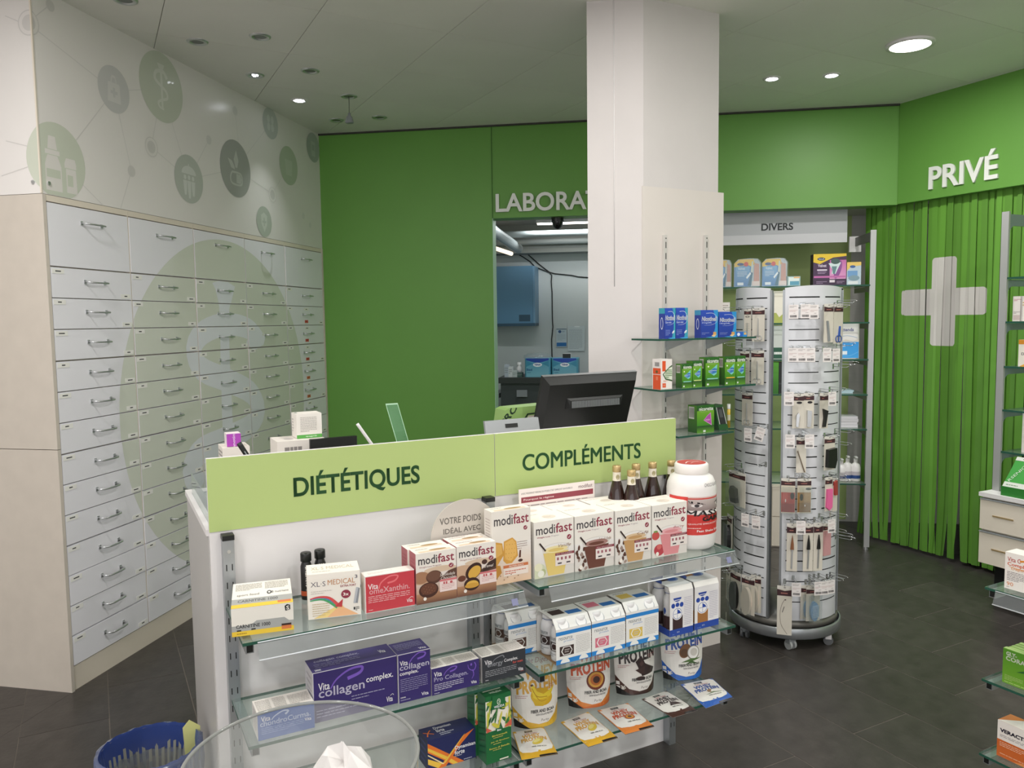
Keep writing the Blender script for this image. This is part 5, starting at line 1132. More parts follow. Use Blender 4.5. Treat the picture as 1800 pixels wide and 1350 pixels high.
def ngreen(px0, pxc, px1, ptop, pbot, label, kind, zi=1, dep=.042, bar=True):
    y = -.185 if zi == 1 else -.17; z = ZP[zi]; s0, _ = FP.hit(pxc, pbot, y); s1, _ = FP.hit(px1, pbot, y); _, z1 = FP.hit(pxc, ptop, y); w = s1-s0; h = z1-z
    f = [G_('#2f6f22', '#1f4a26', 0, .8, 1, 1), G_('#74ad2e', '#3f8a26', 0, .25, 1, .8), G_('#1f4a26', '#5f9a2c', 0, 0, 1, .25), T_('#eef3ea', 'nicorette', .12, .80, .94, .93, .03), L_('#8fb26a', .2, .74, .86, .78, 1)]
    if kind == 'magenta': f += [P_('#d99ac9', (.38, .45), (.86, .24), (.80, .72), (.6, .62)), P_('#b54fae', (.42, .46), (.83, .28), (.77, .69), (.6, .6)), T_('#ecd2e9', 'inhaler', .50, .43, .76, .50), R_('#e9ede6', .36, .02, .5, .09)]
    else:
        f += [P_('#7fd0c9', (.2, .5), (.55, .62), (.85, .75), (.80, .42), (.6, .36)), P_('#3f79c0', (.22, .50), (.6, .62), (.84, .60), (.78, .46), (.5, .42)), L_('#dfeaf4', .2, .47, .82, .56, 2, .3), E_('#eff6e0', .2, .68, .06, .03, n=8), R_('#e9ede6', .1, .04, .24, .1)]
        f += [R_({'y': '#e0b23a', 'b': '#8fd0c0', 'n': '#cfe08a'}[kind], .12, .24, .9, .28)]
    lf = [G_('#4c8423', '#234f1f', 0, 0, 1, 1)]
    if bar: lf += [R_('#cfcfc6', .1, .62 if zi == 1 else .5, .7, .94)] + [R_('#5d3a36' if zi == 1 else '#3a3a3a', .15+.07*q, .66 if zi == 1 else .55, .18+.07*q, .9) for q in range(8)]
    carton(FP, s0, y, z, w, h, dep, label, {'*': '#2f6f26', 'L': '#3a6d20', 'T': '#1f3f24'}, f, [], lf, name='nicotine_pack')
y = -.185; s0, _ = FP.hit(1161.7, 682.5, y); s1, _ = FP.hit(1181.3, 682, y); _, z1 = FP.hit(1161.7, 631.7, y)
OG = '#e4572c'
carton(FP, s0, y, ZP[1], s1-s0, z1-ZP[1], .058, 'orange and white tall pack at the left end of the middle pillar shelf', '#f0e9e4',
       [R_(OG, .12, .60, .42, .94), P_('#3c5a34', (1, .25), (1, .80), (.75, .74), (.15, .5), (.4, .32)), P_('#dfe6d2', (1, .30), (1, .75), (.75, .70), (.24, .5), (.45, .36)), L_('#4f7a3c', .36, .36, .98, .66, 5, .5), R_(OG, .14, .06, .44, .2), R_('#e58a6c', .2, .1, .38, .16), L_('#e5a58c', .2, .24, .6, .3, 2)],
       [], [R_(OG, .08, 0, .98, .48), R_(OG, .08, .5, .98, .70), E_('#6b5a2c', .52, .58, .14, .05), R_('#e98a68', .45, .3, .65, .42)] + [R_('#6d6b6e', .3+.06*q, .76, .33+.06*q, .9) for q in range(9)], name='nicotine_pack')
ngreen(1182, 1199, 1216.5, 640, 679.7, 'green pack directly right of the orange and white one, barcode on its side', 'b')
ngreen(1216, 1217.5, 1234, 634.7, 677.5, 'narrow green pack squeezed between two wider ones, second of the green row', 'n', bar=False)
ngreen(1234, 1240, 1264, 628.3, 675.8, 'wide green pack with a turquoise band in the middle of the green row', 'b')
ngreen(1264, 1274, 1293, 627, 674, 'green pack with a yellow-orange band', 'y')
ngreen(1293, 1293.8, 1310, 625.8, 673, 'green pack at the right end of the green row', 'b', bar=False)
ngreen(1211, 1225, 1255, 713.3, 759.7, 'single green pack with a magenta wedge on the lowest pillar shelf', 'magenta', zi=2, dep=.06)
s0, z0 = FP.hit(1256, 757, -.15)
t = thing('leaning_pack', 'dark blister pack leaning beside the magenta-marked green pack', 'box', FP.mat(s0+.03, -.14, ZP[2]))
MB().prism([(-.005, 0), (.05, 0), (.012, .118), (-.035, .112)], lambda p, q: (p[0], .03-.045*q, p[1]), 0, K('#2b5a30')).ob('carton', INK, t)
mb = MB(); decal(mb, lambda u, v, k: ((-.002+.05*u)*(1-v)+(-.030+.044*u)*v, -.0155-.0001*k, .006+.106*v), .05, .11, [R_('#2e2f31', .05, .2, .95, .95), S_('#d9dad9', [(.08, .2), (.08, .95)], .03), S_('#d9dad9', [(.92, .2), (.92, .95)], .03), R_('#56585a', .3, .5, .7, .85)]); mb.ob('blister', M_film if False else INK, t)
# papers on the pillar's left face
FPL = Frame(C0.x, C0.y, -0.4893)
FPL2 = Frame(C0.x, C0.y, -0.4893+PI)        # runs towards the viewer; x is negative going back
def paper(F, pa, pb_, label, items, col='#e6e3df', y=-.002, name='paper_sheet', thick=.001):
    a = F.hit(*pa, y); b = F.hit(*pb_, y); w = b[0]-a[0]; h = a[1]-b[1]
    t = thing(name, label, 'paper', F.mat(a[0]+w/2, y, b[1])); hw = w/2
    MB().box(-hw, -thick, 0, hw, 0, h, 0, K(col)).ob('sheet', MATTE, t)
    mb = MB(); decal(mb, lambda u, v, k: (-hw+u*w, -thick-.0003-.00005*k, v*h), w, h, items); mb.ob('print', MATTE, t); return t
paper(FPL2, (1045, 504), (1092, 621), 'long white list of names hanging on the left face of the pillar', [T_('#8f8b88', 'Liste', .42, .92, .52, .935), L_('#a19d9c', .05, .18, .36, .88, 20, .16), L_('#b5b1b0', .25, .25, .62, .86, 12, .14), R_('#e0dcae', .02, .74, .2, .84), R_('#c4c1be', .3, .08, .4, .09)] + [R_('#a9a5a3', .7, .84-.055*k, .76, .845-.055*k) for k in range(9)], '#dedbd7', -.004, thick=.003)
paper(FPL2, (1035, 627), (1080, 668), 'smaller white note on the pillar just below the long list', [L_('#a8a4a6', .05, .72, .4, .9, 2, .25), L_('#a8a4a6', .05, .05, .6, .25, 2, .2)], '#dfdcda', -.0025)

# ================================================================ BIG LETTERS
M_let = mat('grey_white_letters', '#eceee8', .45)
def big_letters(name, s, F, bl, tl, br, tr, label, width_of=None, thick=.012, y=-.002):
    x0, x1, z0, z1 = sign_text(s, F, bl, tl, br, tr, None, None)
    _a, _b, (bx0, bx1, _1, _2) = text2d(width_of or s, .02, 0, 5); k = (x1-x0)/(bx1-bx0)
    t = thing(name, label, 'sign', F.mat(x0, 0, z0)); H_ = text2d('H', .02, 0, 5)[2]; kz = (z1-z0)/(H_[3]-H_[2])
    for i, ch in enumerate(s):
        vs, fs, (lx0, lx1, ly0, ly1) = text2d(ch, .02, 0, 5)
        pre = text2d(s[:i+1], .02, 0, 5)[2][1]; xa = (pre-(lx1-lx0)-bx0)*k
        mb = MB(); xb = xa+(lx1-lx0)*k
        P = [(xa+(xb-xa)*u, ly0*kz-H_[2]*kz+(ly1-ly0)*kz*v) for u, v in vs]; n = len(P); ed = {}
        for f in fs:
            for q in range(len(f)): ed[(f[q], f[(q+1) % len(f)])] = 1
        mb.mesh([(a, y-thick, b) for a, b in P]+[(a, y, b) for a, b in P], list(fs)+[(a, b, b+n, a+n) for (a, b) in ed if (b, a) not in ed])
        mb.ob('letter', M_let, t)
    return t
big_letters('wall_letters', 'LABORATOIRE', FG, (872, 374), (871.5, 341), (1031, 367), (1031, 336), 'raised pale letters LABORATOIRE on the green header, half hidden by the pillar', 'LABORA')
big_letters('wall_letters', 'PRIVÉ', FR, (1634, 332.4), (1634, 293), (1755.5, 314.7), (1755.5, 273), 'raised pale letters PRIVÉ on the green wall over the strip curtain')
# DIVERS board
yD = .16
a = FG.hit(1272, 428, yD); b = FG.hit(1490, 369, yD)
db = thing('shelf_sign', 'grey header board lettered DIVERS over the niche shelves', 'sign', FG.mat(0, yD, 0))
MB().box(2.45, 0, a[1]-.012, b[0], .02, HB+.018, mis={'F': 1}).ob('board', [M_white, mat('soft_grey_board', '#b3b5b8', .35)], db)
MB().box(2.45, -.002, a[1]-.014, b[0], .0, a[1]+.052).ob('lower_band', mat('light_grey_band', '#cfcfd2', .35), db)
x0, x1, z0, z1 = FG.hit(1338.3, 405.8, yD)[0], FG.hit(1394, 404, yD)[0], FG.hit(1338.3, 405.6, yD)[1], FG.hit(1338.3, 393.3, yD)[1]
mb = MB(); put_text(mb, 'DIVERS', x0, x1, z0, z1, -.0026, .02); mb.ob('lettering', mat('dark_grey_lettering', '#4a4f50', .5), db)

# ================================================================ NICHE SHELVES
FD = Frame(2.417, 5.286, 1.725)
su = thing('niche_shelf_unit', 'shelf unit in the niche with a comb-shaped grey side frame', 'shelf unit', FD.mat(0, 0, 0))
DEP = .40
M_alu = mat('pale_aluminium', '#b4b5b4', .4, .35); M_alud = mat('shaded_aluminium', '#6f716d', .45, .3)  # darker copy of the aluminium, the side frame's shade put into its colour
MB().box(-.018, 0, .02, .018, .012, 2.172).ob('front_post', M_alu, su)
MB().cyl(0, .02, 0, .02, .018, 12).ob('foot', M_chrome, su)
ZD = [1.812, 1.562, 1.313, 1.075, .838, .462]
def comb(x, dep, zs, ztop, par, rad=.05, m=None, zb=.05):
    """side frame: upright with one rounded arm under each shelf"""
    for z in zs + [ztop]:
        hgt = .06 if z == ztop else .035; pts = [(.012, z-.012), (.012, z-.012-hgt-rad)]
        pts += [(.03+rad-rad*math.cos(q*PI/12), z-.012-hgt-rad+rad*math.sin(q*PI/12)) for q in range(0, 7)]
        pts += [(dep, z-.012-hgt), (dep, z-.012)]
        MB().prism(pts[::-1], lambda p, q: (x-.006+.012*q, p[0], p[1])).ob('shelf_arm', m or M_alud, par)
    MB().box(x-.006, .012, zb, x+.006, .032, ztop-.012).ob('upright', m or M_alud, par)
comb(-.005, DEP, ZD, 2.172, su)
MB().box(-.05, DEP+.0, 2.06, .03, DEP+.03, 2.17).ob('wall_bracket', M_white, su)
for z, lb in zip(ZD, ('topmost', 'second', 'third', 'fourth', 'fifth', 'lowest')):
    t = thing('glass_shelf', '%s glass shelf in the niche behind the rotating stand' % lb, 'shelf', FD.mat(-.60, 0, z))
    MB().box(-.42, -.005, -.010, .585, DEP, 0, mis={'F': 1, 'R': 1, 'L': 1, 'B': 1}).ob('glass_pane', [M_glass, M_gedge], t)
def dgoods(px0, px1, pt, zi, label, cols, f, dep=.05, name='shelf_box', y=.03, cat='box'):
    s0, zt = FD.hit(px0, pt, y); s1, _ = FD.hit(px1, pt, y); return carton(FD, s0, y, ZD[zi]+.0005, s1-s0, zt-ZD[zi], dep, label, cols, f, name=name, cat=cat)
def blister(px0, px1, pt, label, cut=0):
    y = .04; s0, zt = FD.hit(px0, pt, y); s1, _ = FD.hit(px1, pt, y); w = s1-s0; h = zt-ZD[0]
    t = thing('foot_care_blister', label, 'blister pack', FD.mat((s0+s1)/2, y, ZD[0]), 'foot care blister packs on the topmost niche shelf'); hw = w/2
    ol = [(-hw, 0), (hw, 0), (hw*1.02, h*.85), (hw*.8, h*.98), (hw*.2, h), (-hw*.7, h*.97), (-hw, h*.82)]
    MB().prism(ol, lambda p, q: (p[0], .03-.03*q, p[1]), 0, K('#c4cdd4')).ob('card', INK, t)
    mb = MB(); decal(mb, lambda u, v, k: (-hw+u*w, -.0006-.0001*k, v*h), w, h, [R_('#5d8fc0', 0, .02, .66, .76), G_('#7fb0d6', '#4a7fb5', .06, .04, .6, .72), P_('#e6bf52', (0, .7), (.5, .78), (.66, .72), (.8, .8), (.74, .97), (.2, .97), (0, .84)), E_('#2f4f88', .24, .80, .13, .05), E_('#d24f4f', .46, .80, .09, .08), T_('#e3ebf2', 'Velvet', .14, .60, .42, .70, .01), L_('#cfdde8', .12, .36, .5, .56, 4, .4),
        P_('#3f6f86', (.52, .04), (.66, .04), (.72, .5), (.66, .5)), P_('#cfd6cc', (.64, .52), (.72, .52), (.74, .9), (.68, .9)), P_('#c9988c', (.76, .2), (.98, .2), (.96, .8), (.78, .84)), P_('#e4d2cc', (.7, .04), (1, .04), (1, .2), (.7, .2)), R_('#e6edf2', .12, .06, .36, .16), P_('#eef3f6', (.46, .34), (.62, .52), (.66, .46), (.5, .28))]); mb.ob('printed_design', INK, t)
    MB().prism([(p[0]*1.06, p[1]*1.0) for p in ol], lambda p, q: (p[0], .0-.016*q, p[1])).ob('blister', M_film, t)
blister(1256, 1285, 457, 'foot care blister pack cut off by the edge of the pillar board')
blister(1291, 1336, 455, 'blue and yellow foot care blister pack nearest the pillar board')
blister(1340, 1383, 454, 'blue and yellow foot care blister pack, second from the pillar board')
dgoods(1384, 1407, 486, 0, 'small pale blue blister standing low beside the foot care packs', '#9db8b8', [R_('#dce6e2', .1, .1, .9, .9), R_('#5d9ab0', .2, .1, .9, .5), R_('#e0b27a', .5, .8, .95, .95)], name='foot_care_blister', cat='blister pack')
dgoods(1430, 1488, 447, 0, 'purple and yellow foot file box on the topmost niche shelf', {'*': '#43294a', 'L': '#3a2440'}, [P_('#e3c02f', (0, 1), (1, 1), (1, .92), (.6, .88), (.2, .68), (0, .74)), E_('#23304f', .24, .84, .12, .05), T_('#d9dfe8', 'Scholl', .16, .82, .32, .86, .02), G_('#c269a8', '#d99ac4', .5, .2, 1, .8), E_('#8a4f8f', .75, .5, .1, .3, -15), P_('#cfdfe0', (.46, .7), (.84, .72), (.74, .5), (.68, .36), (.56, .36), (.58, .5)), E_('#3f5a55', .67, .76, .14, .09), P_('#5f8588', (.56, .6), (.72, .6), (.66, .36), (.60, .36)), T_('#d9cbdc', 'Velvet', .14, .58, .4, .68, .02), R_('#e6dbe8', .12, .47, .42, .51), L_('#a98fb0', .14, .36, .4, .45, 2), R_('#c06aa6', .02, .24, .98, .30), R_('#3a2440', 0, 0, 1, .2), R_('#d9cfd6', .5, .09, .66, .17), L_('#9a84a0', .1, .05, .42, .14, 2), L_('#9a84a0', .72, .05, .95, .14, 2)], dep=.09, name='foot_file_box')
dgoods(1489, 1514, 461, 0, 'pale yellow and blue refill blister at the right end of the topmost niche shelf', '#b9cbd6', [P_('#e8c66a', (0, .62), (.3, .8), (1, .85), (1, 1), (0, 1)), E_('#3a5f9a', .4, .8, .2, .06), R_('#6f9cc8', .05, .35, .75, .62), E_('#7f9aa6', .5, .3, .4, .12), R_('#dde4e4', .1, .04, .8, .16)], name='refill_blister', cat='blister pack')
# under the top shelf, seen between the stand's panels
dgoods(1352, 1378, 512, 1, 'tall cream box seen through the gap of the rotating stand', '#e6e0d0', [P_('#aab15a', (.1, 0), (1, 0), (1, .3), (.7, .18), (.5, .32), (.1, .3))], dep=.1, name='cream_box')
dgoods(1350, 1378, 573, 2, 'white box with a green foot band seen through the gap of the rotating stand', '#c6cbc4', [R_('#24553f', .1, .02, 1, .35), R_('#e8ebe6', .2, .1, .28, .26), L_('#e8ebe6', .4, .1, 1, .26, 1)], dep=.1, name='cream_box')
dgoods(1348, 1369, 637, 3, 'shiny green box seen through the gap of the rotating stand', '#3f8a2a', [G_('#5aa332', '#2d6b22', 0, 0, 1, 1)], dep=.1, name='green_box')
dgoods(1369.5, 1384, 637, 3, 'black box beside the shiny green one in the niche', '#1d2120', [R_('#3a4040', 0, .3, 1, .34)], dep=.1, name='black_box')
t = thing('drawer_chest', 'cream chest on the floor of the niche seen through the gap of the stand', 'chest', FD.mat(-.50, .02, 0))
MB().box(-.13, 0, 0, .10, .35, .44).ob('body', M_edge, t); MB().box(-.125, -.012, .22, .095, 0, .43).ob('drawer', M_edge, t); MB().box(-.125, -.012, .01, .095, 0, .215).ob('drawer', M_edge, t)
# incontinence pack, foil packs, pump bottles at the right
s0, zt = FD.hit(1474, 569, .05); s1, _ = FD.hit(1513, 569, .05)
t = thing('hygiene_pack', 'soft white and bright blue hygiene pack on the third niche shelf', 'pack', FD.mat((s0+s1)/2, .05, ZD[2])); hw = (s1-s0)/2; h = zt-ZD[2]
MB().rbox(-hw, 0, .001, hw, .12, h, .03, 0, K('#e8e4e0'), 4).ob('pack_body', SATIN, t)
mb = MB(); decal(mb, lambda u, v, k: (-hw+.01+u*(2*hw-.02), -.0006-.0001*k, v*h), 2*hw, h, [G_('#2b95dd', '#3aa0e2', 0, .02, 1, .48), P_('#d9d2c4', (0, .48), (.3, .55), (.7, .5), (1, .56), (1, .48)), T_('#4a4f86', 'Attends', -.05, .78, .72, .88, .02), S_('#7fa6cf', [(0, .62), (.4, .66), (.9, .6)], .01), S_('#5fb2ea', [(0, .1), (.5, .08), (1, .2)], .02), R_('#e6eef4', .1, .12, .4, .22), T_('#dfeefa', 'Soft', .1, .34, .3, .42, .02)]); mb.ob('printed_design', SATIN, t)
def foil_stack(px0, px1, pt, zi, label, col, n=4):
    s0, zt = FD.hit(px0, pt, .06); s1, _ = FD.hit(px1, pt, .06); t = thing('foil_pack', label, 'pack', FD.mat((s0+s1)/2, .06, ZD[zi])); hw = (s1-s0)/2; h = (zt-ZD[zi])/n; r = random.Random(zi)
    for k in range(n):
        o = r.uniform(-.01, .01); MB().prism([(-hw+o, .0), (hw+o, .0), (hw*.96+o, h*.6), (hw+o, h*.95), (-hw+o, h*.95), (-hw*.97+o, h*.5)], lambda p, q: (p[0], .14-.14*q, .001+k*h+p[1]), 0, K(col)).ob('pouch', FOIL, t)
foil_stack(1479, 1501, 686, 3, 'clear and pale blue bag lying on the fourth niche shelf', '#a9c4cc', 2)
foil_stack(1478, 1510, 732, 4, 'stack of silvery white packs lying on the fifth niche shelf', '#d9d6da', 4)
for px, pt, hh, lb in ((1479, 806, .17, 'leftmost'), (1490, 801, .20, 'middle'), (1504, 802, .20, 'rightmost')):
    s0, zt = FD.hit(px, pt, .10); h = zt-ZD[5]; t = thing('pump_bottle', '%s of three white pump bottles on the lowest niche shelf' % lb, 'bottle', FD.mat(s0, .10, ZD[5]), 'white pump bottles in the niche')
    MB().lathe([(0, 0), (.032, 0), (.034, .005), (.034, h*.55), (.026, h*.68), (.012, h*.74), (.012, h*.80)], 20, 0, K('#ece8e6')).lathe([(.0345, .02), (.0345, h*.25)], 20, 0, K('#33508a')).lathe([(.0344, h*.25), (.0344, h*.40)], 20, 0, K('#c9c2c6')).ob('bottle_body', SATIN, t)
    MB().cyl(0, 0, h*.80, h*.90, .013, 12).cyl(0, 0, h*.90, h*.97, .005, 8).box(-.008, -.03, h*.95, .008, .01, h).ob('pump_head', M_white, t)
dgoods(1252, 1283, 532, 1, 'white and orange carton on the second niche shelf beside the pillar board', '#e9e2dc', [R_('#d9795a', .3, .1, 1, .5), L_('#b7a79f', .3, .7, .9, .9, 2)], name='shelf_box')
t = thing('yellow_tube', 'small yellow tube with white cap in the niche beside the pillar board', 'tube', FD.mat(FD.hit(1281, 740, .03)[0], .03, ZD[4]))
MB().lathe([(0, 0), (.011, 0), (.011, .13), (.0, .13)], 14, 0, K('#d9b23a')).lathe([(.0115, .05), (.0115, .09)], 14, 0, K('#e9e2c4')).ob('tube_body', SATIN, t)
MB().lathe([(.0115, .13), (.0115, .165), (0, .165)], 14, 0, K('#ece9e4')).ob('cap', SATIN, t)

# ================================================================ STRIP CURTAIN
s_c = []
for px in ((1636, 530), (1679, 530), (1585, 530), (1732, 530)): s_c.append(FR.hit(*px, .065)[0])
zc = [FR.hit(1657, 452, .065)[1], FR.hit(1657, 608, .065)[1], FR.hit(1657, 507, .065)[1], FR.hit(1657, 554, .065)[1]]
cm = bpy.data.materials.new('curtain_strip'); cm.use_nodes = True; nt = cm.node_tree; bs = nt.nodes['Principled BSDF']; bs.inputs['Roughness'].default_value = .55
tc = nt.nodes.new('ShaderNodeTexCoord'); sx = nt.nodes.new('ShaderNodeSeparateXYZ'); nt.links.new(tc.outputs['Object'], sx.inputs[0])
def mth(op, a, b=0.0, c=None):
    n = nt.nodes.new('ShaderNodeMath'); n.operation = op
    for i, v in enumerate((a, b) + ((c,) if c is not None else ())):
        if isinstance(v, (int, float)): n.inputs[i].default_value = v
        else: nt.links.new(v, n.inputs[i])
    return n.outputs[0]
def rrect(x0, x1, z0, z1, r):
    dx = mth('SUBTRACT', mth('ABSOLUTE', mth('SUBTRACT', sx.outputs[0], (x0+x1)/2)), (x1-x0)/2-r); dz = mth('SUBTRACT', mth('ABSOLUTE', mth('SUBTRACT', sx.outputs[2], (z0+z1)/2)), (z1-z0)/2-r)
    dx = mth('MAXIMUM', dx, 0.0); dz = mth('MAXIMUM', dz, 0.0)
    return mth('LESS_THAN', mth('SQRT', mth('ADD', mth('MULTIPLY', dx, dx), mth('MULTIPLY', dz, dz))), r)
mk = mth('MAXIMUM', rrect(s_c[0], s_c[1], zc[1], zc[0], .022), rrect(s_c[2], s_c[3], zc[3], zc[2], .022))
mx = nt.nodes.new('ShaderNodeMix'); mx.data_type = 'RGBA'; nt.links.new(mk, mx.inputs['Factor']); mx.inputs['A'].default_value = K('#659c38'); mx.inputs['B'].default_value = K('#d6d2cd'); oi = nt.nodes.new('ShaderNodeObjectInfo'); mr = nt.nodes.new('ShaderNodeMapRange'); mr.inputs['To Min'].default_value = .80; mr.inputs['To Max'].default_value = 1.12; hs = nt.nodes.new('ShaderNodeHueSaturation'); nt.links.new(oi.outputs['Random'], mr.inputs[0]); nt.links.new(mr.outputs[0], hs.inputs['Value']); nt.links.new(mx.outputs['Result'], hs.inputs['Color']); nt.links.new(hs.outputs[0], bs.inputs['Base Color'])
cur = thing('strip_curtain', 'green strip curtain with a white cross hanging under the PRIVÉ letters', 'curtain', FR.mat(0, 0, 0))
MB().box(-.32, .05, 2.36, 1.9, .075, 2.40).ob('curtain_rail', M_steel, cur)
r = random.Random(8); x = -.31; i = 0
while x < 1.85:
    w = r.uniform(.026, .046); yo = .062 + (.0 if i % 2 else .010) + r.uniform(-.003, .005); tw = r.uniform(-.5, .5); sway = r.uniform(-.012, .012); curl = r.uniform(-.03, .02); mb = MB(); vs = []; n = 14
    if r.random() < .08: x += r.uniform(.006, .010)
    for j in range(n+1):
        z = 2.37 - (2.37-.022-r.uniform(0, .002))*j/n; tt = j/n; g = max(0, tt-.8)/.2
        a = tw*1.3*min(1, max(0, tt-.08)*2.6); dx = sway*tt+curl*g*g; hw = w/2
        for k, (ux, uy) in enumerate(((-1, 0), (1, 0))):
            vs.append((x+w/2+dx+ux*hw*math.cos(a), yo+ux*hw*math.sin(a)*.55+.004*math.sin(tt*5+i), z))
    mb.mesh(vs, [(2*j, 2*j+2, 2*j+3, 2*j+1) for j in range(n)], 0, None, True)
    mb.ob('strip', cm, cur); x += w*r.uniform(.6, .86); i += 1

# ================================================================ WALL UNIT AT THE RIGHT
yU = -.45
fx, ftop = FR.hit(1768, 372, yU)
_, zct = FR.hit(1746.7, 870, yU); _, zcb = FR.hit(1744, 996, yU)
FU = Frame(*FR.w(fx, yU), FR.yaw)
wu = thing('wall_shelf_unit', 'tall grey-framed glass shelf unit in front of the strip curtain at the right edge', 'shelf unit', FU.mat(0, 0, 0))
MB().box(-.02, 0, zct, .018, .014, ftop).ob('front_post', M_alu, wu)
zu = [FU.hit(1776, p)[1] for p in (487, 565, 644, 721, 795)]
comb(.0, .36, zu, ftop, wu, .045, mat('bluish_aluminium', '#8c979b', .4, .3), zct+.02)
MB().box(-.012, .34, zct+.02, .012, .37, ftop).ob('rear_post', M_alu, wu)
for k_, (z, lb) in enumerate(zip(zu, ('topmost', 'second', 'third', 'fourth', 'fifth'))):
    t = thing('glass_shelf', '%s glass shelf of the wall unit at the right edge' % lb, 'shelf', FU.mat(.45, 0, z)); MB().box(-.43, .0, -.010, .45, .35, 0, mis={'F': 1, 'L': 1, 'B': 1, 'R': 1}).ob('glass_pane', [M_glass, M_gedge], t)
dc = thing('drawer_chest', 'cream drawer chest under the glass shelves at the right edge', 'chest', FU.mat(-.02, 0, 0))
cy = -.10
_, zm = FU.hit(1746, 935, cy); ztc = FU.hit(1747, 868, cy)[1]; zbt = FU.hit(1744, 995, cy)[1]
MB().box(0, cy+.02, zbt, .95, .36, ztc-.03).ob('body', M_edge, dc); MB().box(-.01, cy, ztc-.026, .96, .37, ztc-.004).ob('top_board', M_white, dc); MB().box(.03, .0, 0, .92, .33, zbt).ob('plinth', M_dark, dc)  # near-black plinth block painted in for the shaded gap under the chest
for a, b in ((zm+.004, ztc-.04), (zbt+.004, zm-.012)):
    d_ = MB().box(.0, cy, a, .95, cy+.02, b).ob('drawer', M_edge, dc); MB().box(.0, cy-.006, b, .95, cy+.02, b+.005).ob('grip_edge', M_grey, d_); MB().box(.07, cy-.003, (a+b)/2-.004, .18, cy, (a+b)/2+.004).ob('label_slot', mat('brass_slot', '#b39b72', .4, .4), d_)
def ugoods(px0, ptop, z, w, label, cols, f, dep=.06, y=.04, name='remedy_box', left=(), rot=0):
    s0, zt = FU.hit(px0, ptop, y); return carton(FU, s0, y, z, w, zt-z, dep, label, cols, f, [], left, name=name, rot=rot)
ugoods(1781, 521, zu[1], .055, 'narrow white box on the second shelf of the right wall unit', '#e6e0da', [L_('#b06a7a', .1, .8, .8, .9, 2), R_('#c9b9b4', .1, .05, .7, .25), L_('#9a9390', .1, .3, .7, .4, 2)])
ugoods(1794, 521, zu[1], .06, 'white box with pale print next to the narrow one, cut by the photo edge', '#e9e4dc', [L_('#c9a86a', .2, .6, .9, .8, 2)])
ugoods(1791, 597, zu[2], .08, 'white box with orange top and foot on the third shelf of the right wall unit', '#ece6da', [R_('#e0942f', 0, .83, 1, 1), P_('#e5a53a', (.1, 0), (1, 0), (1, .3), (.5, .12)), T_('#3a3a4a', 'Dros', .2, .42, .8, .52, .01)])
ugoods(1798, 722, zu[4], .08, 'pale box on the fifth shelf at the photo edge', '#e3ddd6', [L_('#b9b3ae', .2, .3, .9, .8, 4)])
# green remedy display standing on the chest
s0, _ = FU.hit(1761, 868, cy+.03)
t = thing('remedy_display', 'bright green slanted display box with white bands on the cream chest', 'box', FU.mat(s0, cy+.02, ztc-.004))
hB = .05; MB().box(0, -.0, 0, .30, .12, hB, 0, K('#2c7a2c')).ob('base_tray', INK, t)
_, ztop = FU.hit(1780, 802, cy+.05); hh = ztop-ztc
mb = MB(); mb.mesh([(.005, .004, hB), (.30, .004, hB), (.33, .06, hh), (.045, .06, hh), (.005, .10, hB), (.30, .10, hB)], [(0, 1, 2, 3), (1, 0, 4, 5), (5, 4, 3, 2), (0, 3, 4), (1, 5, 2)], 0, K('#4aa64a')); mb.ob('slanted_front', INK, t)
mb = MB(); decal(mb, lambda u, v, k: (.005+.295*u+.04*v, .0035+.056*v-.0006-.0001*k, hB+(hh-hB)*v+.0004), .3, .16, [R_('#e4e8df', 0, 0, 1, .16), R_('#e4e8df', 0, .88, 1, 1), L_('#7f9a7a', .04, .04, .5, .1, 1), T_('#5f7a5a', 'CERES', .12, .905, .5, .97), ('t', '#dfeedb', 'ARSENICUM', -.12, .47, .42, .57, .0, 0, 62)]); mb.ob('printed_design', INK, t)

# ================================================================ NEAR GONDOLA AT THE RIGHT EDGE
gz = (0.733, 0.430, 0.180)
gn = thing('gondola_frame', 'grey gondola frame holding the near shelves at the right edge', 'shelf unit', FN.mat(0, 0, 0))
MB().box(.5, .30, 0, 1.5, .33, .95).ob('back_panel', M_white, gn); MB().box(.5, .27, 0, .54, .30, 1.0).ob('upright_post', M_steel, gn); MB().box(1.46, .27, 0, 1.5, .30, 1.0).ob('upright_post', M_steel, gn)
for z, lb, rl in zip(gz, ('topmost glass shelf with clear price rail at the right edge, under a white vitamin box', 'glass shelf at the right edge under the green lozenge packs', 'lowest glass shelf at the right edge under the orange and white box'), (True, False, False)):
    glass_shelf(FN, lb, 0.0, 1.4, -.012, .268, z, rail=rl, railh=.040)
def gond(s, z, w, h, dep, label, cols, f, top=(), left=(), y=.01, name='box', rot=0): return carton(FN, s, y, z, w, h, dep, label, cols, f, top, left, name=name, rot=rot)
s0, _ = FN.fl(1755, 1036, gz[0]); _, zt = FN.hit(1756, 968, .02)
f = [T_('#b5433c', 'Vita C', .06, .76, .38, .88, .01), T_('#cf5a34', 'Complex', .06, .62, .62, .74, .02), T_('#e09a5c', 'Depot', .16, .53, .5, .61, .01), S_('#e08a2a', [(.36, .82), (.6, .86), (.76, .76), (.7, .64), (.4, .60), (.1, .62)], .05, .01), L_('#5a4a5c', .06, .24, .7, .5, 6, .28), T_('#dc8f5c', '90', .06, .1, .22, .2, 0), L_('#8a7a80', .06, .05, .2, .08, 1), T_('#3f3d55', 'Vita', .5, .06, .68, .15, .01), S_('#3f3d55', [(.6, .15), (.68, .2), (.72, .17)], .01)]
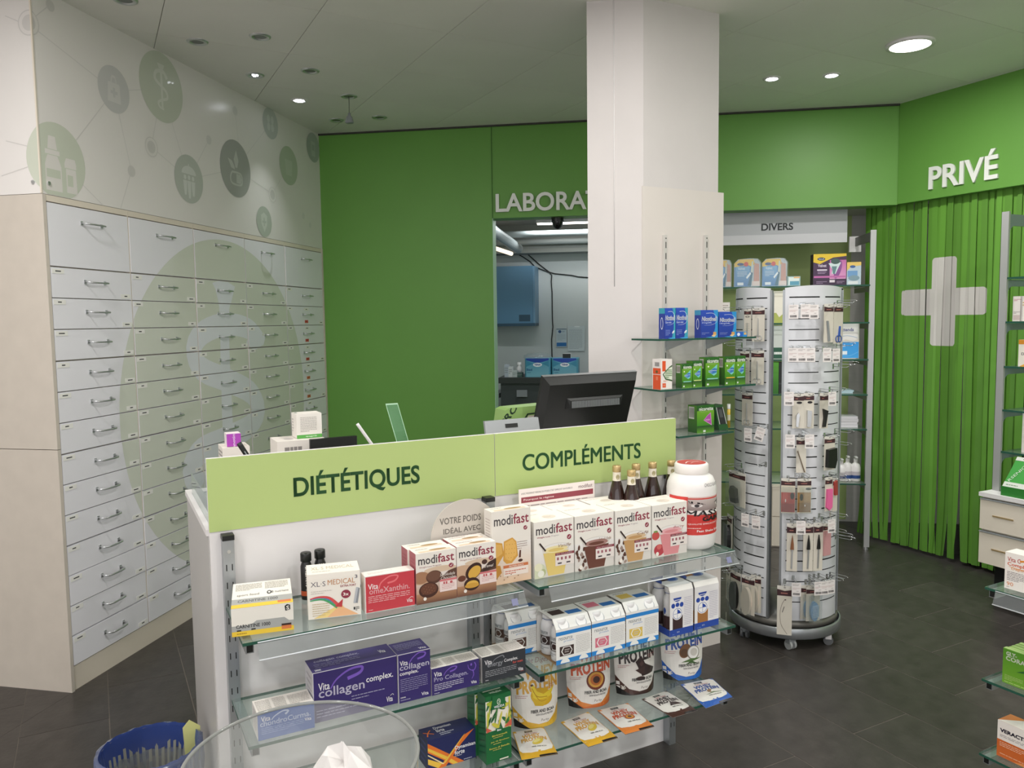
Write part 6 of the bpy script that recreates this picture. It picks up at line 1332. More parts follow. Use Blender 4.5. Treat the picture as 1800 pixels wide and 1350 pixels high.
gond(s0, gz[0], .125, zt-gz[0], .06, 'white vitamin box with red and orange print at the right edge', '#efe9e2', f, [E_('#e0c9a8', .7, .4, .2, .2)], y=.03, name='vitamin_box')
gond(s0+.035, gz[0], .125, zt-gz[0]+.012, .06, 'rounded white vitamin box behind the front one at the right edge', '#efe9e2', [], [E_('#e0b98a', .5, .5, .25, .25)], y=.10, name='vitamin_box')
s0, _ = FN.fl(1748, 1203, gz[1]); _, zt = FN.hit(1747.5, 1133, .02)
f = [G_('#4f8a22', '#6ea32c', 0, 0, 1, 1), T_('#f0f3e6', 'GLY-', .07, .82, .3, .93, .07), T_('#f0f3e6', 'CORAMIN', .07, .68, .74, .80, .07), P_('#27602a', (.3, .42), (.55, .58), (.62, .56), (.5, .46)), E_('#d2542a', .64, .50, .12, .09, 10), E_('#e07a4a', .58, .46, .08, .04, 20), L_('#bcd08a', .05, .1, .45, .26, 4, .25), L_('#bcd08a', .05, .03, .9, .07, 1, .4)]
for k in range(5):
    gond(s0, gz[1], .14, zt-gz[1]-(0 if k == 0 else .004), .019, ('green lozenge pack with white capitals, frontmost of a row of five', 'green lozenge pack directly behind the frontmost one', 'middle green lozenge pack of the row of five', 'fourth green lozenge pack from the front', 'rearmost green lozenge pack of the row of five')[k], {'*': '#6ea03a', 'T': '#9cc06a', 'L': '#5c8f2e'}, f if k == 0 else [], [P_('#b9d48c', (0, .2), (1, .2), (1, .7), (0, .7))], y=.022+k*.0205, name='lozenge_pack')
s0, _ = FN.fl(1735, 1334, gz[2]); _, zt = FN.hit(1736, 1258, .02)
f = [R_('#c9642a', 0, 0, 1, .48), P_('#d98a4e', (.3, 0), (1, .3), (1, 0)), T_('#26233c', 'VERACTIV', .05, .70, .58, .80, .05), T_('#6a6470', 'ENERGY', .62, .70, .99, .80, .0), L_('#8a8488', .05, .56, .9, .64, 2, .3), L_('#f0cdb4', .05, .30, .5, .44, 3, .3), L_('#e9b898', .06, .08, .7, .12, 1)]
gond(s0, gz[2], .17, zt-gz[2], .07, 'orange and white box in the lower right corner of the photo', {'*': '#e9e2da', 'T': '#d9874a', 'L': '#d9b49a'}, f, [P_('#e9e2da', (0, 0), (.3, .9), (.6, .3), (1, .2), (1, 0)), P_('#6a3a20', (.3, .92), (.6, .3), (.62, .34), (.33, .95))], y=.025, name='energy_box')

# ================================================================ ROTATING STAND
SC = Vector((1.378, 3.925)); SR = .250; A0 = math.atan2(-SC.y, -SC.x)     # direction from the stand to the photographer
ZTOP = 1.748
st = thing('rotating_stand', 'white round rotating display stand with slotted curved panels and many hooks', 'display stand', Matrix.Translation((SC.x, SC.y, 0)) @ Matrix.Rotation(A0, 4, 'Z'))
# local +x points to the photographer; positive azimuth (to the photographer's right) is +y
def sp(r, a, z): return (r*math.cos(math.radians(a)), r*math.sin(math.radians(a)), z)
M_panel = mat('pale_slat_panel', '#dcdee2', .22, noise=.01, scale=3, coat=.2)
MB().lathe([(.0, .055), (.262, .055), (.270, .062), (.270, .105), (.266, .110), (.262, .110)], 64).ob('base_ring', M_steel, st)
MB().lathe([(.0, .11), (.255, .11), (.255, .138), (0, .138)], 64).ob('base_plate', mat('base_plate_grey', '#77756f', .4, .4), st)  # one plain grey for the whole plate
MB().cyl(0, 0, .13, ZTOP-.05, .02, 16).ob('centre_pole', M_steel, st)
for k, a in enumerate((8, 60, 130, 190, 250, 310)):
    c = MB().box(-.014, -.02, .030, .014, .02, .056).ob('caster', M_white if k in (1,) else M_grey, st, Matrix.Translation(sp(.238, a, 0)) @ Matrix.Rotation(math.radians(a+35), 4, 'Z'))
    mb = MB()
    for s_ in (-1, 1): mb.prism(oval(0, .023, .023, .023, 18), lambda p, q: (p[0], s_*.007+s_*.011*(q if s_ > 0 else 1-q) - (0 if s_ > 0 else 0), p[1]))
    mb.ob('wheel', M_rubber if k != 0 else mat('clear_grey_wheel', '#b9bcbc', .3), c)
PAN = [(-5.5, 73.5), (84.5, 184.0), (197.5, 253.5), (264.5, 343.5)]
zrow = []; z = ZTOP-.055
while z > .20: zrow.append(z); z -= .0502
for a0, a1 in PAN:
    n = 20; mb = MB(); top = lambda a: ZTOP-.012*((a-(a0+a1)/2)/((a1-a0)/2))**2
    ang = [a0+2+(a1-a0-4)*i/n for i in range(n+1)]
    for r_, fl in ((SR, 0), (SR-.006, 1)):
        vs = [sp(r_, a, .145) for a in ang]+[sp(r_, a, top(a)) for a in ang]
        fs = [(i, i+1, n+2+i, n+1+i) for i in range(n)]
        mb.mesh(vs, [f[::-1] for f in fs] if fl else fs, 0, None, True)
    for i in range(n): mb.poly([sp(SR, ang[i], top(ang[i])), sp(SR, ang[i+1], top(ang[i+1])), sp(SR-.006, ang[i+1], top(ang[i+1])), sp(SR-.006, ang[i], top(ang[i]))])
    p = mb.ob('curved_panel', M_panel, st)
    for a, s_ in ((a0, 1), (a1, -1)):
        fr = MB(); b0, b1 = sorted((a, a+2.2*s_)); fr.prism([(SR+.003, b0), (SR+.003, b1), (SR-.018, b1), (SR-.018, b0)], lambda q, t_: sp(q[0], q[1], .14+(ZTOP-.02-.14)*t_)); fr.ob('edge_profile', M_steel, p)
    sl = MB()
    for ri, z in enumerate(zrow):
        for b0, b1 in ((a0+6.5, a0+39), (a0+46, a0+73.5)):
            hh = .0022 if ri % 5 else .003; m_ = 5
            for i in range(m_):
                x0, x1 = b0+(b1-b0)*i/m_, b0+(b1-b0)*(i+1)/m_
                sl.poly([sp(SR+.0008, x0, z-hh), sp(SR+.0008, x1, z-hh), sp(SR+.0008, x1, z+hh), sp(SR+.0008, x0, z+hh)])
    sl.ob('slots', M_slot, p, kind='stuff')
def onstand(px, py, r):
    D = ray(px, py); a = D.x*D.x+D.y*D.y; ox, oy = -SC.x, -SC.y; b = 2*(D.x*ox+D.y*oy); c = ox*ox+oy*oy-r*r; disc = b*b-4*a*c
    if disc < 0: disc = 0
    t = (-b-math.sqrt(disc))/2/a; P = D*t; x, y = P.x-SC.x, P.y-SC.y
    az = math.degrees(math.atan2(y, x)-A0); az = (az+180) % 360-180
    return az, EYE+P.z
def hook_mb(L=.085):
    mb = MB(); mb.tube([(SR-.001, 0, 0), (SR+L-.012, 0, -.002), (SR+L, 0, .004), (SR+L+.002, 0, .010)], .0016, 5); mb.box(SR, -.006, -.012, SR+.002, .006, .012)
    mb.tube([(SR, 0, .012), (SR+L*.8, 0, .012), (SR+L+.004, 0, .012), (SR+L+.012, -.004, .007)], .0013, 5); return mb
hook_me = hook_mb().data('hook', [M_wire])
def rotz(a): return Matrix.Rotation(math.radians(a), 4, 'Z')
def tag_me(seed):
    mb = MB(); w, h = .042, .064; mb.box(0, -w/2, -h, .0012, w/2, 0, 0, K('#ece6e3')); r = random.Random(seed)
    mp = lambda u, v, k: (.0015+.00005*k, -w/2+u*w, -h+v*h)
    decal(mb, mp, w, h, [L_('#8d8785', .1, .78, .8, .92, 2, .35), L_('#c5a7a4', .1, .48, .9, .66, 2, .3), L_('#a39c9a', .5, .36, .85, .42, 1, .5)] + [R_('#3d3a3c', .14+.055*q+.01*r.random(), .1, .14+.055*q+.03+.012*r.random(), .26) for q in range(13)])
    return mb.data('price_tag', [MATTE])
tag_mes = [tag_me(i) for i in range(4)]
def row_z(z): return min(zrow, key=lambda q: abs(q-z))
def hook(az, z, tg=None, tilt=0):
    h = link('hook', hook_me, st, rotz(az) @ Matrix.Translation((0, 0, z)))
    if tg is not None: link('price_tag', tag_mes[tg % 4], h, Matrix.Translation((SR+.088, 0, .004)) @ Matrix.Rotation(math.radians(tilt), 4, 'X'))
    return h
TAGS = [(1395, 538), (1416, 537), (1431, 538), (1394, 614), (1410, 614), (1425, 614), (1454, 614), (1470, 615), (1387, 691), (1463, 691), (1389, 766), (1423, 766), (1408, 918), (1462, 915), (1400, 1027), (1439, 1025), (1450, 1024), (1461, 1022), (1315, 755), (1310, 905), (1329, 909)]
for i, (px, py) in enumerate(TAGS):
    az, z = onstand(px, py, SR+.088); hook(az, z+.002, i)
az, z = onstand(1339, 755, SR+.088); hook(az, z+.004, 2, -16)
for px, py in ((1497, 532), (1490, 536), (1495, 607), (1500, 640), (1488, 645), (1480, 686), (1492, 760), (1488, 782), (1480, 838), (1486, 846), (1482, 908), (1480, 935), (1490, 942), (1494, 948), (1482, 1016), (1475, 1020), (1276, 545), (1282, 607), (1280, 680), (1282, 820), (1278, 888), (1284, 1000), (1276, 1006), (1336, 820), (1404, 838), (1421, 838)):
    az, z = onstand(px, py, SR+.07); hook(az, z)
# hanging cards: (left, top, right, bottom in the photograph, kind, label)
CR_ = '#d8d2c4'; MA = '#43262a'
def hangpack(x0, y0, x1, y1, kind, label, r=SR+.035, head=MA):
    xc = (x0+x1)/2; az, zt = onstand(xc, y0, r); zb = onstand(xc, y1, r)[1]
    d = ray(x0, (y0+y1)/2); D = (Vector((0, 0, EYE))+ray(xc, (y0+y1)/2)*((SC-Vector((0, 0))).length-r)/Vector((ray(xc, 600).x, ray(xc, 600).y)).length)
    dist = D.length*.985; cosf = max(.6, math.cos(math.radians(az)))
    w = (x1-x0)*dist/FPX/cosf; h = zt-zb
    t = thing('hanging_pack', label, 'hanging pack', st.matrix_world @ rotz(az) @ Matrix.Translation((r, 0, zb)), 'packs hanging on the rotating stand')
    body = CR_ if kind not in ('red', 'brown') else '#d5cbb8'
    MB().box(-.001, -w/2, 0, .001, w/2, h, 0, K(body)).ob('card', MATTE, t)
    mp = lambda u, v, k: (.0013+.00006*k, -w/2+u*w, v*h)
    hv = min(.16, .016/h*1.0+.05) if h > .1 else .25
    it = [R_('#e3dfd6', 0, .93, 1, 1), E_('#8f8c86', .5, .965, .08, .012), P_(head, (0, .80), (1, .80), (1, .93), (.5, .90), (0, .93)), L_('#b9776c', .25, .835, .8, .87, 1, .6)]
    if kind == 'red': it += [R_('#b03a34', .02, .03, .98, .60), R_('#c9524a', .12, .34, .5, .58), R_('#8f2a2a', .02, .03, .98, .28), E_('#1e1a1c', .80, .50, .14, .10), E_('#efe4e0', .32, .36, .04, .05)]
    if kind == 'brown': it += [R_('#a0743f', .02, .03, .98, .60), R_('#8a6234', .02, .03, .98, .3), R_('#b08850', .5, .34, .95, .58), E_('#1e1a1c', .30, .46, .12, .10), E_('#efe4e0', .56, .22, .04, .03), E_('#1e1a1c', .8, .70, .2, .035)]
    if kind == 'narrow': it += [E_('#1e1a1c', .5, .72, .3, .03), E_(body, .5, .72, .2, .015), L_('#a39c90', .2, .2, .8, .5, 4, .2)]
    if kind in ('clip', 'nail'): it += [E_('#1e1a1c', .6, .74, .24, .035)]
    if kind == 'threadcard': it += [S_('#5a3f3a', [(.5, .72), (.3, .6), (.2, .4), (.3, .2), (.7, .02)], .006), S_('#3a3436', [(.48, .58), (.36, .46)], .012), E_('#4a3a38', .55, .72, .06, .012)]
    mb = MB(); decal(mb, mp, w, h, it); mb.ob('printed_design', MATTE, t)
    tool = MB()
    def tp(u, v, dx=.004): return (dx, -w/2+u*w, v*h)
    def slab(pts, dx=.006): tool.prism(pts, lambda p, q: tp(p[0], p[1], .0016+dx*q))
    mt = M_chrome; nm = 'metal_tool'
    if kind == 'scissors':
        asp = w/h
        for cu in (.34, .66): tool.tube([(.005, -w/2+(cu+.15*math.cos(q*PI/6))*w, (.10+.15*asp*1.2*math.sin(q*PI/6))*h) for q in range(12)], .0016, 5, closed=True)
        slab([(.46, .16), (.56, .16), (.53, .66), (.50, .70)])
    elif kind == 'blue_scissors':
        mt = mat('blue_plastic', '#3a5fb0', .4)
        for cu in (.36, .64): tool.tube([(.005, -w/2+(cu+.17*math.cos(q*PI/6))*w, (.12+.08*math.sin(q*PI/6))*h) for q in range(12)], .0022, 5, closed=True)
        slab([(.46, .2), (.62, .2), (.66, .44), (.56, .44)]); 
    elif kind == 'file': mt = M_grey; slab([(.42, .03), (.62, .03), (.40, .56), (.24, .56)])
    elif kind == 'clip': slab([(.30, .06), (.50, .04), (.62, .40), (.50, .46), (.34, .38)], .012)
    elif kind == 'nail': slab([(.30, .05), (.64, .05), (.72, .50), (.30, .52)], .012)
    elif kind == 'dark_nail': mt = M_black; slab([(.30, .05), (.58, .05), (.86, .50), (.30, .56), (.42, .3)], .012)
    elif kind == 'tweezer': mt = mat('brown_metal', '#7a6a58', .35, .6); slab([(.08, .62), (.16, .62), (.92, .02), (.80, .02)], .004)
    elif kind == 'black_file': mt = M_black; slab([(.10, .10), (.78, .06), (.96, .30), (.92, .66), (.14, .62)], .02)
    elif kind == 'pink': mt = mat('pink_foam', '#e86aa0', .6); slab([(.06, .12), (.50, .03), (.86, .12), (.90, .66), (.16, .66)], .010)
    elif kind == 'redwhite': mt = mat('red_plastic', '#a8403a', .4); slab([(.2, .5), (.7, .5), (.6, .95), (.1, .9)], .01)
    elif kind in ('amber', 'blackh'):
        mt = mat('amber_handle', '#8a5a3a', .3) if kind == 'amber' else M_black; slab([(.34, .46), (.66, .46), (.64, .58), (.52, .76), (.40, .60)], .008)
        MB().prism([(.40, .06), (.54, .06), (.60, .46), (.44, .46)], lambda p, q: tp(p[0], p[1], .0016+.004*q)).ob('blade', M_chrome, t)
    elif kind == 'pinkstrip': mt = mat('dusty_pink', '#c99696', .6); slab([(.04, .02), (.96, .04), (.96, .78), (.04, .78)], .006)
    elif kind == 'razor': mt = M_black; slab([(.30, .10), (.62, .10), (.56, .50), (.28, .56), (.2, .4)], .02)
    elif kind == 'sponge': mt = mat('cream_sponge', '#dccdbb', .85, bump=.3, bscale=200); tool.prism(oval(.46, .36, .36, .36, 20), lambda p, q: tp(p[0], p[1], .002+.02*q)); 
    elif kind == 'brush':
        mt = mat('light_blue_brush', '#7fa9cf', .5); tool.prism(oval(.52, .30, .28, .28, 20, 0, 360, -14), lambda p, q: tp(p[0], p[1], .002+.016*q))
    elif kind == 'blackbrush': mt = M_black; tool.prism(oval(.5, .36, .34, .38, 18), lambda p, q: tp(p[0], p[1], .002+.02*q))
    elif kind == 'narrow': slab([(.44, .06), (.56, .06), (.54, .5), (.46, .5)], .003)
    if tool.v: tool.ob('packed_item', mt, t)
    if kind == 'brush':
        br = MB()
        for q in range(10): br.prism([(.34, .12+.036*q), (.80, .15+.036*q), (.80, .165+.036*q), (.34, .135+.036*q)], lambda p, qq: tp(p[0], p[1], .018+.004*qq))
        br.ob('bristles', mat('pale_bristles', '#bcd3e6', .6), t, kind='stuff')
    if kind in ('sponge', 'brush', 'blackbrush', 'razor', 'red', 'brown'):
        MB().prism([(.04, .02), (.96, .02), (.96, .78), (.04, .78)], lambda p, q: tp(p[0], p[1], .024+.002*q)).ob('blister', M_film, t)
    hook(az, row_z(zt+.004))
    return t
hangpack(1450, 534, 1464, 602, 'file', 'hanging pack with a slanted dark metal file, upper right of the stand')
hangpack(1467, 534, 1481, 604, 'blue_scissors', 'hanging pack with blue-handled scissors at the right edge of the stand')
hangpack(1394.5, 692, 1412, 753, 'clip', 'hanging pack with a small chrome nail clipper, left of the pair')
hangpack(1414, 691, 1430, 753, 'nail', 'hanging pack with a longer chrome nail clipper, right of the pair')
hangpack(1442, 691, 1455, 753, 'dark_nail', 'hanging pack with a dark nipper, in the row of the two clippers')
hangpack(1401, 769, 1416.5, 831, 'tweezer', 'hanging pack with slim slanting tweezers between two price tags')
hangpack(1450, 767, 1467, 826, 'black_file', 'hanging pack with a broad black foot file')
hangpack(1374.5, 841, 1397, 902, 'red', 'red foot pad pack hanging beside the panel edge')
hangpack(1403, 841, 1425, 902, 'brown', 'brown foot pad pack hanging right of the red one')
hangpack(1451, 839, 1462.5, 898, 'pink', 'hanging pack with a bright pink foam block')
hangpack(1464, 841, 1472, 898, 'redwhite', 'narrow red and white hanging pack at the right edge of the stand')
hangpack(1384, 920, 1401.5, 1004, 'amber', 'long hanging pack with an amber-handled corn cutter')
hangpack(1413, 920, 1429, 1004, 'blackh', 'long hanging pack with a black-handled tool, left of the two')
hangpack(1431, 919, 1446, 1003, 'blackh', 'long hanging pack with a black-handled tool, right of the two')
hangpack(1447, 920, 1459.5, 977, 'pinkstrip', 'hanging pack with a dusty pink strip')
hangpack(1367, 1030, 1392, 1116, 'threadcard', 'large cream hanging card with a thin curved line, reaching over the base ring', r=SR+.06)
hangpack(1418, 1031, 1441, 1091, 'brush', 'hanging pack with a light blue ribbed nail brush, front one')
hangpack(1408, 1029, 1428, 1088, 'brush', 'hanging pack with a light blue nail brush hidden behind the front one', r=SR+.012)
hangpack(1324, 541, 1343, 600, 'scissors', 'hanging pack with slim scissors at the top of the left panel')
hangpack(1309, 543, 1320, 592, 'narrow', 'narrow hanging pack left of the top scissors pack')
hangpack(1322, 616, 1342, 676, 'scissors', 'hanging pack with slim scissors in the second row of the left panel')
hangpack(1302, 617, 1317, 673, 'narrow', 'narrow hanging pack left of the second scissors pack')
hangpack(1305, 690, 1322.5, 748, 'scissors', 'hanging pack with short scissors in the third row of the left panel')
hangpack(1281, 829, 1311, 889, 'razor', 'wide hanging pack with a black-handled peeler on the left side of the stand')
hangpack(1320, 1012, 1338, 1076, 'sponge', 'hanging pack with cream sponge, right one at the foot of the left panel')
hangpack(1304, 1013, 1327, 1080, 'sponge', 'hanging pack with cream sponge, left one at the foot of the left panel', r=SR+.06)
hangpack(1284, 1005, 1303, 1070, 'blackbrush', 'hanging pack with a round black brush at the lower left of the stand')
for i, (px, py, lb) in enumerate(((1283, 905, 'upper'), (1280, 990, 'middle'), (1276, 1080, 'lower'))):
    hangpack(px-8, py, px+8, py+66, 'blackbrush' if i != 1 else 'narrow', '%s dark hanging pack at the far left side of the stand, beside the pillar board' % lb)
box_px = None

# ================================================================ LABORATORY THINGS
def labhit(px, py, y): return FG.hit(px, py, y)
yb = YL-.36
x1, zt = labhit(936, 467, yb); _, zb = labhit(936, 568, yb); x0 = labhit(845, 467, yb)[0]
t = thing('wall_cabinet', 'blue wall cabinet in the room behind the green wall', 'cabinet', FG.mat(x0, yb, zb))
w = x1-x0; h = zt-zb
MB().box(0, .018, 0, w+.02, .355, h).ob('body', mat('light_blue_side', '#6f93ad', .5), t)
d_ = MB().box(0, 0, .0, w, .018, h).ob('door', M_blue, t); MB().box(w-.15, -.002, .02, w-.03, 0, .09).ob('corner_sticker', M_dblue, d_)
MB().box(0, -.004, -.03, w+.02, .34, 0).ob('under_edge', M_dblue, t)
zc_ = labhit(985, 386, .12)[1]
c = labhit(981, 389, .14)
t = thing('dome_camera', 'black dome camera under the green header', 'camera', FG.mat(c[0], .10, HB))
MB().cyl(0, 0, -.028, 0, .048, 20).ob('mount', M_black, t); MB().lathe([(.0, -.080), (.018, -.076), (.032, -.064), (.038, -.046), (.040, -.028)], 20).ob('dome', mat('dome_black_glass', '#0d0d0e', .1), t)
# fluorescent tube, pipes, warm lamp
s0, y0 = FG.fl(943, 391, zl-.02)
t = thing('tube_lamp', 'bright fluorescent tube on the laboratory ceiling behind the header', 'lamp', FG.mat(s0, y0, zl))
MB().box(0, -.03, -.03, 1.25, .03, 0).ob('housing', M_white, t); MB().box(0.01, -.02, -.045, 1.24, .02, -.03).ob('tube', M_tube, t)
for py, yy, rr_, lb in ((411, 2.1, .032, 'pale pipe crossing under the laboratory ceiling, nearer one'), (425, 2.7, .03, 'pale pipe crossing under the laboratory ceiling, farther one')):
    z = labhit(950, py, yy)[1]; t = thing('ceiling_pipe', lb, 'pipe', FG.mat(1.4, yy, z)); MB().tube([(-1.1, 0, 0), (1.2, 0, 0)], rr_, 14).ob('pipe', M_pipe, t)
    MB().box(.9, -.005, 0, .92, .005, zl-z).ob('clamp', M_grey, t)
pa = labhit(858, 400, .9); pb2 = labhit(911, 437, 2.4)
t = thing('ceiling_pipe', 'thick grey pipe running into the depth at the left of the laboratory', 'pipe', FG.mat(pa[0], .9, pa[1]))
MB().tube([(-.1*(pb2[0]-pa[0]), -.15, 0), (0, 0, 0), (pb2[0]-pa[0], 1.5, pb2[1]-pa[1])], .050, 16).ob('pipe', M_pipe, t)
a = labhit(893, 419, 2.85); b = labhit(915, 434, 2.85)
t = thing('wall_lamp', 'warm square light panel above the thick pipe', 'lamp', FG.mat((a[0]+b[0])/2, 2.85, (a[1]+b[1])/2)); hw, hh = (b[0]-a[0])/2, (a[1]-b[1])/2
MB().box(-hw, 0, -hh, hw, .03, hh).ob('frame', M_white, t); MB().box(-hw+.008, -.004, -hh+.008, hw-.008, 0, hh-.008).ob('diffuser', mat('warm_diffuser', '#ffffff', .5, emit='#ffdfb8', estr=1.1), t)
a = labhit(866, 430, 2.0); b = labhit(899, 446, 2.6)
t = thing('tube_lamp', 'warm fluorescent batten running beside the thick pipe', 'lamp', FG.mat(a[0], 2.0, a[1]))
MB().tube([(-.15, -.15, .02), (b[0]-a[0], .6, b[1]-a[1])], .022, 8).ob('tube', mat('warm_tube', '#ffffff', .5, emit='#ffe2c0', estr=1.6), t)
# cables
def cable(pts, label, m_=None):
    P = [labhit(px, py, YL-.012) for px, py in pts]; t = thing('cable', label, 'cable', FG.mat(P[0][0], YL-.012, P[0][1]))
    MB().tube([(p[0]-P[0][0], 0, p[1]-P[0][1]) for p in P], .006, 5).ob('cable', m_ or M_black, t)
cable([(907, 445), (919, 451.5), (932, 460), (940, 468.5), (950, 473), (966, 479), (970, 484), (969, 495), (970.5, 515), (971, 560), (972, 575), (969.6, 597), (970.4, 631)], 'black cable running down the laboratory wall behind the packs')
cable([(914, 434), (930, 449), (948, 465), (966, 478.5), (975, 481), (1005, 484), (1016, 486.5), (1034, 488)], 'black cable looping to the right across the laboratory wall')
# worktop and lower cabinets
ywt = YL-.62
_, zw = labhit(900, 664, ywt); xl = labhit(876, 664, ywt)[0]
t = thing('laboratory_counter', 'dark worktop over dark blue cabinets in the laboratory', 'counter', FG.mat(xl, ywt, 0))
MB().box(0, 0, zw-.06, 1.35, .6, zw).ob('worktop', M_worktop, t); MB().box(.02, .02, zw-.32, 1.33, .59, zw-.06).ob('drawer_row', mat('dark_grey_drawer', '#45494a', .4), t)
MB().box(.01, .05, 0, 1.33, .59, zw-.32).ob('lower_cabinet', M_dblue, t); MB().box(.19, .005, zw-.20, .30, .02, zw-.13).ob('label_holder', M_grey, t); MB().box(.50, .03, .1, .53, .05, zw-.32).ob('door_gap', M_black, t)
MB().box(-.09, .05, zw-.22, -.005, .5, zw-.17).ob('side_ledge', M_grey, t)
def labpack(x0, x1, top, label):
    y = ywt+.06; s0, zt = labhit(x0, top, y); s1, _ = labhit(x1, top, y); w = s1-s0; h = zt-zw; hw = w/2
    t = thing('pad_pack', label, 'pack', FG.mat((s0+s1)/2, y, zw), 'blue pad packs on the laboratory worktop')
    MB().rbox(-hw, 0, .001, hw, .25, h, .04, 0, K('#5aa0b6'), 4).ob('pack_body', SATIN, t)
    mb = MB(); decal(mb, lambda u, v, k: (-hw+.02+u*(w-.04), -.0008-.0002*k, v*h), w, h, [G_('#4f98b4', '#7fb6c4', 0, .02, 1, .98), P_('#2a4aa6', (0, 1), (0, .9), (.25, .82), (.5, .74), (.75, .82), (1, .9), (1, 1)), P_('#3f8aa6', (0, .55), (0, .88), (.3, .72)), P_('#3f8aa6', (1, .55), (1, .88), (.7, .72)), E_('#eef2f6', .5, .66, .2, .11), T_('#2a4aa6', 'TENA', .36, .62, .64, .71, .04), T_('#2a5a86', 'Bed', .02, .34, .26, .47, .02), L_('#3a6a90', .04, .22, .34, .28, 1)]); mb.ob('printed_design', SATIN, t)
labpack(921.5, 968, 630, 'blue pad pack left of the two on the laboratory worktop')
labpack(969, 1016.5, 630, 'blue pad pack right of the two on the laboratory worktop')
s0, zz = labhit(989, 622, ywt+.1); s1, _ = labhit(1003, 622, ywt+.1); zt0 = labhit(989, 630, ywt+.06)[1]
carton(FG, s0, ywt+.10, zt0+.001, s1-s0, .045, .08, 'small black and white box lying on the right pad pack', {'*': '#e2e2e0', 'F': '#2a2a2c'}, name='small_carton')
t = thing('clear_tub', 'upturned clear plastic lid on the left pad pack', 'lid', FG.mat(labhit(945, 628, ywt+.16)[0], ywt+.16, zt0)); MB().lathe([(.15, 0), (.145, .03), (.10, .05), (0, .055)], 20).ob('shell', M_acryl, t)
r = random.Random(2)
for px, wpx, top, col, lb in ((890, 7, 641, '#aeb6bf', 'grey leaflet standing at the left end of the laboratory worktop'), (897, 7, 645, '#cfd3d2', 'white carton among the small things on the laboratory worktop'), (905, 8, 652, '#b9c2bf', 'low pale box among the small things on the laboratory worktop'), (913, 10, 655, '#3f5a50', 'low dark green box beside the left pad pack')):
    y = ywt+.08; s0, zt = labhit(px-wpx/2, top, y); s1, _ = labhit(px+wpx/2, top, y); carton(FG, s0, y, zw, s1-s0, zt-zw, .08, lb, {'*': col}, [L_('#8a9090', .1, .3, .9, .8, 3)], name='small_carton')
t = thing('pill_bottle', 'little white capped bottle on the laboratory worktop', 'bottle', FG.mat(labhit(913, 650, ywt+.2)[0], ywt+.2, zw)); MB().lathe([(0, 0), (.03, 0), (.03, .09), (.018, .11), (.018, .12)], 14).lathe([(.022, .12), (.022, .15), (0, .15)], 14).ob('bottle_body', M_white, t)
for pa_, pb_, lb, col, its in (((978, 577), (996, 610), 'white notice with a blue bar on the laboratory wall', '#c3d0d6', [R_('#5a6a70', .0, .93, 1, .97), E_('#3a5a86', .34, .82, .16, .08), L_('#6a86a6', .55, .78, .85, .86, 2), L_('#8a9aa2', .1, .35, .9, .7, 6, .25), R_('#2a6fae', .02, .04, .98, .24)]),
                          ((998, 573), (1028, 617), 'white printed sheet on the laboratory wall', '#cdd6d8', [R_('#eef2f2', .4, .95, .7, .99), L_('#8a969a', .08, .08, .85, .88, 16, .22)])):
    paper(FG, pa_, pb_, lb, its, col, YL-.012, thick=.004)
MB().box(0, 0, 0, .08, .015, .03)

# ================================================================ BIN AND BOWL IN THE FOREGROUND
bc = atz(263, 1312, .36)
t = thing('waste_basket', 'slatted grey waste basket with a blue liner on the floor', 'bin', Matrix.Translation((bc.x, bc.y, 0)) @ Matrix.Rotation(.3, 4, 'Z'))
r0, r1, hB = .095, .135, .355
mb = MB(); mb.lathe([(r1, hB), (r1+.006, hB+.004), (r1+.008, hB-.004), (r1+.002, hB-.012)], 40); mb.lathe([(0, .002), (r0, .002), (r0+.002, .03), (r0-.002, .03), (r0-.004, .006), (0, .006)], 40); mb.lathe([(r0+.020, .17), (r0+.024, .17), (r0+.026, .185), (r0+.020, .185)], 40); mb.ob('rings', M_rubber, t)
for k in range(44):
    a = 2*PI*k/44; ca, sa = math.cos(a), math.sin(a); da = .026
    if k == 0:
        sm = MB(); sm.prism([(-.0045, 0), (.0045, 0), (.0045, .003), (-.0045, .003)], lambda p, q: (r0+(r1-r0)*q+p[1], p[0], .01+(hB-.015)*q)); sme = sm.data('slat', [mat('olive_grey_slat', '#8f9084', .5)])
    link('slat', sme, t, Matrix.Rotation(a, 4, 'Z'))
r = random.Random(6); lo = MB(); n = 72; rows = []
def ring_(rad, z, j1, j2): return [((rad+r.uniform(-j1, j1))*math.cos(2*PI*i/n), (rad+r.uniform(-j1, j1))*math.sin(2*PI*i/n), z+r.uniform(-j2, j2)) for i in range(n)]
rows = [ring_(r1-.006, hB-.075, .002, .012), ring_(r1-.004, hB-.02, .0015, .003), ring_(r1+.001, hB+.008, .001, .003), ring_(r1+.012, hB+.003, .002, .003), ring_(r1+.013, hB-.05, .003, .01), ring_(r1+.008, hB-.10, .003, .02)]
lo.mesh([p for g in rows[:3] for p in g], [(j*n+i, j*n+(i+1) % n, (j+1)*n+(i+1) % n, (j+1)*n+i) for j in range(2) for i in range(n)], 0, None, True)
lf_ = MB().mesh([p for g in rows[2:] for p in g], [(j*n+i, j*n+(i+1) % n, (j+1)*n+(i+1) % n, (j+1)*n+i) for j in range(3) for i in range(n)], 0, None, True); lf_.ob('liner_fold', clear_mat('pale_liner_film', '#c3cbe6', .3, haze=.22, hazecol='#8d9ccf', rough=.2), t)
blu = clear_mat('blue_liner_film', '#8494d2', .2, haze=.42, hazecol='#4a62b0', rough=.2); lo.ob('liner_rim', blu, t)
